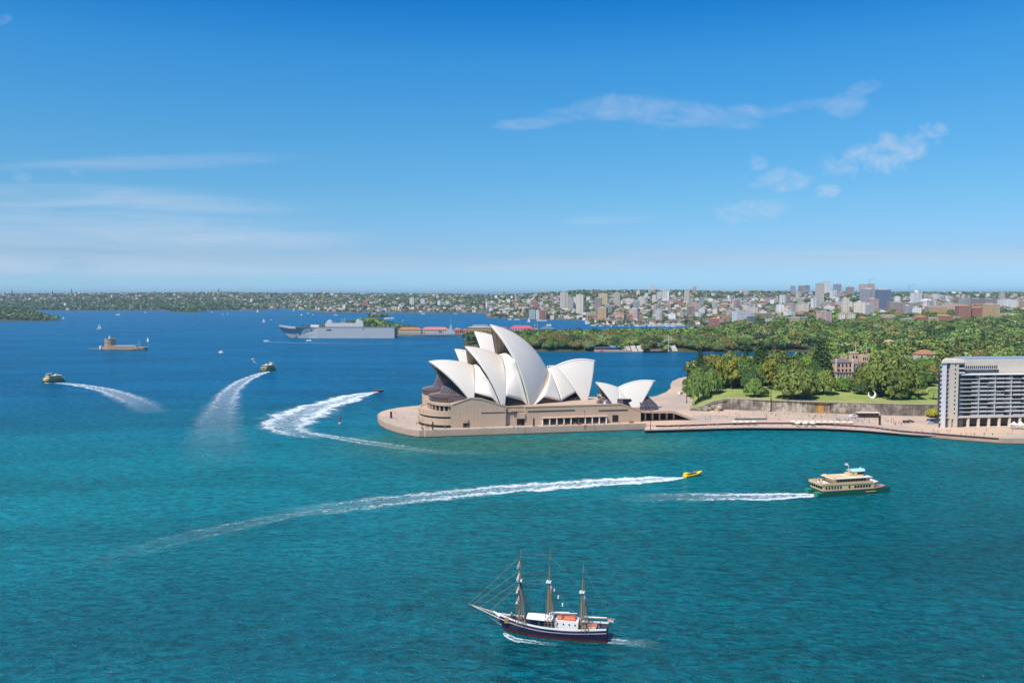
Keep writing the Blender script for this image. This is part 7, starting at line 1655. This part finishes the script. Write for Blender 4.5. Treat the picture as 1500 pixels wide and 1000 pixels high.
# ---------------------------------------------------------------- houses
wallc = [((.74, .72, .68), 'white'), ((.66, .58, .47), 'cream'), ((.42, .34, .27), 'tan'), ((.32, .19, .15), 'brick'), ((.36, .37, .39), 'grey')]; roofc = [((.30, .155, .11), 'terracotta'), ((.23, .12, .09), 'red'), ((.20, .20, .21), 'slate'), ((.46, .45, .44), 'pale'), ((.18, .13, .11), 'brown')]
HM = {}
for i, (wc, wn) in enumerate(wallc):
    for j, (rc, rn) in enumerate(roofc):
        mb = MB(); a, b_ = rng.uniform(6, 9), rng.uniform(5, 6.5); h = rng.choice([5.5, 6.5, 8.5]); k = b_ * .9
        mb.m = 0; mb.box(-a, a, -b_, b_, -4, h); mb.box(a * .1, a * .9, -b_ - 2.5, -b_ - .02, -4, h * .55)
        mb.m = 1; mb.add([(-a - .6, -b_ - .6, h + .02), (a + .6, -b_ - .6, h + .02), (a + .6, b_ + .6, h + .02), (-a - .6, b_ + .6, h + .02), (-a + k, 0, h + 3.2), (a - k, 0, h + 3.2)], [(0, 1, 5, 4), (1, 2, 5), (2, 3, 4, 5), (3, 0, 4), (0, 3, 2, 1)]); mb.box(-a * .5, -a * .5 + .9, 1, 1.9, h + .5, h + 4.2)
        mb.m = 2
        for f_ in range(2 if h > 6 else 1):
            for w_ in range(4): x = -a + a * 2 * (w_ + .5) / 4; mb.box(x - .6, x + .6, -b_ - .06, -b_ - .005, 1.2 + f_ * 3.0, 2.7 + f_ * 3.0)
        o = mb.build('house', [mat('house_wall_' + wn, wc, .85, .2, .1, .2), mat('house_roof_' + rn, rc, .85, .2, .15, .3), darkglass]); HM[i, j] = (o.data, wn, rn); bpy.data.objects.remove(o)
def occupied(px, d, z):
    y = 431.5 + (CAMH - z) * FPX / d
    for t_ in T2:
        if t_[0] - 2 < px < t_[1] + 2 and t_[2] < y < t_[3]: return True
    return False
cand = []
for land, a0, a1, d0, d1, gap, sd in ((FAR, 716, 1512, 2200, 4200, 26, 31), (FAR, 716, 1512, 4200, 6000, 32, 32), (FAR, 395, 716, 3980, 6400, 27, 33), (FAR, -20, 395, 4560, 6650, 30, 34), (PARK, 1075, 1512, 1930, 2190, 24, 35)):
    dens = .50 if a0 > 700 else .46
    for px, d in scatter(land, a0, a1, d0, d1, gap, sd, zmin=3):
        z = land.z(px, d)
        if px < 340 and z < 38 and rng.rand() < .85: continue        # the left shore keeps its bush below the houses
        if 836 < px < 870 and z > 78: continue
        if rng.rand() < dens and not occupied(px, d, z): cand.append((d, px, land, z))
cand.sort(key=lambda c: c[0])
# mid-rise blocks of flats among the houses
MR = []; rg5 = np.random.RandomState(77); tries = 0
while len(MR) < 120 and tries < 3000:
    tries += 1; px = rg5.uniform(1050, 1508) if rg5.rand() < .72 else rg5.uniform(760, 1050)
    lo = 2250 if px < 1090 else 1980; d = lo + (5200 - lo) * rg5.rand() ** 1.6
    land = PARK if (d < 2190 and px > 1090) else FAR
    z = land.z(px, d)
    if z < 4 or occupied(px, d, z + 8) or any(abs(px - a) < 7 and abs(d - b_) < 90 for a, b_ in MR): continue
    MR.append((px, d)); w = rg5.uniform(13, 30); h = rg5.uniform(12, 30) if rg5.rand() < .8 else rg5.uniform(32, 48); dep = rg5.uniform(11, 18)
    c = ['white', 'cream', 'cream', 'tan', 'pink', 'brick', 'ochre', 'white', 'grey', 'brown'][rg5.randint(10)]; st_ = rg5.rand() < .4
    e_ = empty('block_of_flats', (colx(px, d), d, z - 1), rg5.uniform(-.5, .5), '%s %s block of flats %s' % ('taller' if h > 31 else 'low', c, 'behind the park at the right' if px > 1050 else 'on the hill beyond the bay'), 'flats', 'blocks of flats ' + ('behind the park' if px > 1050 else 'beyond the bay'))
    mb = MB(); mb.box(-w / 2, w / 2, -dep / 2, dep / 2, -6, h); mb.box(-w * .2, w * .15, -dep / 2 - 1.3, -dep / 2 - .02, -6, h - 1.5); mb.build('wall', (FB if st_ else FM)[c], e_)
    if c in ('brick', 'tan', 'pink') and h < 24: 
        k2_ = dep * .42; mb = MB(); mb.add([(-w / 2 - .5, -dep / 2 - .5, h + .02), (w / 2 + .5, -dep / 2 - .5, h + .02), (w / 2 + .5, dep / 2 + .5, h + .02), (-w / 2 - .5, dep / 2 + .5, h + .02), (-w / 2 + k2_, 0, h + 3.4), (w / 2 - k2_, 0, h + 3.4)], [(0, 1, 5, 4), (1, 2, 5), (2, 3, 4, 5), (3, 0, 4), (0, 3, 2, 1)]); mb.build('roof', terra, e_)
    else: mb = MB(); mb.box(-w / 2 - .3, w / 2 + .3, -dep / 2 - .3, dep / 2 + .3, h + .01, h + .9); mb.box(-w * .2, w * .1, -2, 3, h + .91, h + 3.2); mb.build('roof', mat('pale_render', C['white']), e_)
def zone(px, d): return 'on the far left ridge' if px < 395 else 'on the middle far shore' if px < 716 else 'on the hill beyond the bay' if px < 1060 else 'behind the park at the right'
step_ = cand[:260]
for d, px, land, z in step_:
    i, j = rng.choice(5, p=[.34, .26, .14, .14, .12]), rng.choice(5, p=[.32, .18, .2, .16, .14]); me, wn, rn = HM[i, j]
    o = bpy.data.objects.new('house', me); COL.objects.link(o); o.location = land.place(px, d); o.rotation_euler.z = rng.uniform(-.5, .5); s_ = rng.uniform(.85, 1.35); o.scale = (s_, s_, s_ * rng.uniform(.9, 1.25))
    tag(o, '%s house with %s roof %s' % (wn, rn, zone(px, d)), 'house', 'suburb houses ' + zone(px, d))
def house_mass(name, items, label):
    V = []; F_ = []; CW = []
    for d, px, land, z in items:
        p = land.place(px, d); a, b_ = rng.uniform(6, 11), rng.uniform(5, 7.5); h = rng.choice([5, 6, 8, 11]) * (1 if d > 3000 else .9); t = rng.uniform(-.6, .6); c, s_ = math.cos(t), math.sin(t); k = b_ * .9
        if rng.rand() < .05: h *= 2.2
        pts = [(-a, -b_, -5), (a, -b_, -5), (a, b_, -5), (-a, b_, -5), (-a, -b_, h), (a, -b_, h), (a, b_, h), (-a, b_, h), (-a + k, 0, h + 3), (a - k, 0, h + 3)]
        n = len(V); V += [(p.x + x * c - y * s_, p.y + x * s_ + y * c, p.z + z_) for x, y, z_ in pts]
        F_ += [(n, n + 1, n + 5, n + 4), (n + 1, n + 2, n + 6, n + 5), (n + 3, n, n + 4, n + 7), (n + 4, n + 5, n + 9, n + 8), (n + 5, n + 6, n + 9), (n + 6, n + 7, n + 8, n + 9), (n + 7, n + 4, n + 8)]
        w = np.array(wallc[rng.choice(5, p=[.36, .26, .14, .12, .12])][0]) * rng.uniform(.85, 1.15); r_ = np.array(roofc[rng.choice(5, p=[.32, .16, .2, .20, .12])][0]) * rng.uniform(.8, 1.2); CW += [w] * 3 + [r_] * 4
    me = bpy.data.meshes.new(name); me.from_pydata(V, [], F_); ca = me.color_attributes.new('Col', 'FLOAT_COLOR', 'CORNER'); cols = np.ones((len(me.loops), 4), np.float32)
    k = 0
    for f, cw in zip(F_, CW):
        for _ in f: cols[k, :3] = cw; k += 1
    ca.data.foreach_set('color', cols.ravel()); me.materials.append(HMAT); o = bpy.data.objects.new(name, me); COL.objects.link(o); tag(o, label, 'distant houses', kind='stuff')
HMAT, q, b = pmat('distant_house_paint', .85, .2); at_ = q.new('ShaderNodeAttribute'); at_.attribute_name = 'Col'; q.l.new(at_.outputs['Color'], b.inputs['Base Color'])
house_mass('distant_houses', cand[260:], 'thousands of small houses covering the far hills')
# trees between the houses
tc_ = []
for land, a0, a1, d0, d1, gap, sd in ((FAR, 716, 1512, 2200, 4200, 25, 41), (FAR, 716, 1512, 4200, 6300, 31, 42), (FAR, 395, 716, 3980, 6600, 31, 43), (FAR, -20, 395, 4560, 6800, 30, 44), (PARK, 1075, 1512, 1900, 2190, 24, 45)):
    for px, d in scatter(land, a0, a1, d0, d1, gap, sd, zmin=2): 
        if not occupied(px, d, land.z(px, d) + 4) or rng.rand() < .15: tc_.append((land, (px, d)))
wood('suburb_trees', [t for t in tc_ if t[1][1] < 4200], 'street and garden trees between the nearer hillside houses', 50, (7, 11), 2.3, ['dark', 'dark', 'mid', 'grey', 'olive'])
wood('ridge_trees', [t for t in tc_ if t[1][1] >= 4200], 'trees scattered between the houses on the far ridges', 20, (9, 15), 4.4, ['dark', 'dark', 'mid', 'grey'])
wood('bush_slope', [(FAR, s_) for s_ in scatter(FAR, -20, 350, 4600, 5300, 24, 46, zmin=2)] + [(FAR, s_) for s_ in scatter(FAR, 836, 872, 3900, 4900, 22, 47, zmin=50)] + [(FAR, s_) for s_ in scatter(FAR, 1180, 1275, 3500, 4300, 26, 48)], 'dark bush on the slopes under the far left ridge', 16, (9, 14), 4.6, ['dark', 'grey', 'dark'])
for i in range(2):
    pa, pb, da = ((247, 304, 4060), (536, 572, 3080))[i]
    wood('islet_trees', [(type('L', (), {'place': staticmethod(lambda px, d: Vector((colx(px, d), d, 4)))}), (px, da + 60 + 20 * math.sin(px))) for px in np.arange(pa + 5, pb - 4, 2.5)], 'trees on the low islet off the left shore' if i == 0 else 'trees on the small islet beyond the warship', 30, (8, 13), 3.0, ['dark', 'dark', 'mid'])
for px, hh in ((20, 9), (79, 7), (107, 10), (114, 6), (322, 9), (340, 5)):      # silhouettes standing on the skyline
    pr = FAR.prof(px); tree('pine', FAR.place(px, pr[4][0] - 40, -2), 9, hh * 5.4 / (9 * 2.9), 'dark', 'dark pine silhouette standing up on the far left ridge line', 'pines on the far ridge line', 0)
# water tower dome and lighthouse on the ridge
d, z = find(324, 431.5); e_ = empty('water_tower', (colx(323.5, 6580), 6580, 90), 0, 'pale domed water tower on the far left ridge', 'water tower'); mb = MB(); mb.lathe([(.01, -3), (12, -3), (12, 14), (7, 18), (.01, 20)], 12); mb.build('tank', mat('pale_render', C['white']), e_)
e_ = empty('church', (colx(123.5, 6500), 6500, 84), 0, 'small white spire on the far left ridge', 'church'); mb = MB(); mb.box(-12, 12, -6, 6, -3, 8); mb.build('nave', whitem, e_); mb = MB(); mb.lathe([(5, -3), (5, 14), (.05, 26)], 4, (-6, 0)); mb.build('spire', whitem, e_)
# tower cranes
for px, pyt, pyb, lb in ((1330, 417, 432, 'thin tower crane on the skyline left of the finned tower'), (1272, 409, 424, 'tower crane above the grey white-topped slab')):
    d, z = find(px, 440); k_ = d / FPX; zt = CAMH - (pyt - 431.5) * k_; e_ = empty('tower_crane', (colx(px, d), d, z), 0, lb, 'crane'); h = zt - z
    mb = MB(); mb.tube((0, 0, 0), (0, 0, h), .9, .9, 4); mb.build('mast', steel, e_); mb = MB(); mb.tube((-10, 0, h - 4), (38, 0, h), .6, .4, 4); mb.tube((0, 0, h + 5), (30, 0, h - .5), .25, .25, 3); mb.build('jib', steel, e_)
# ================================================================ HAZE
mb = MB(); mb.box(-47000, 47000, -2600, 47000, -6.5, 190); hz_o = mb.build('haze', [])
hm = bpy.data.materials.new('harbour_haze'); hm.use_nodes = True; nt = hm.node_tree
for n_ in list(nt.nodes):
    if n_.type != 'OUTPUT_MATERIAL': nt.nodes.remove(n_)
pv = nt.nodes.new('ShaderNodeVolumePrincipled'); pv.inputs['Density'].default_value = 5.0e-5; pv.inputs['Color'].default_value = (.62, .83, 1.0, 1); pv.inputs['Anisotropy'].default_value = .2
nt.links.new(pv.outputs[0], nt.nodes['Material Output'].inputs['Volume']); hz_o.data.materials.clear(); hz_o.data.materials.append(hm); tag(hz_o, kind='stuff')
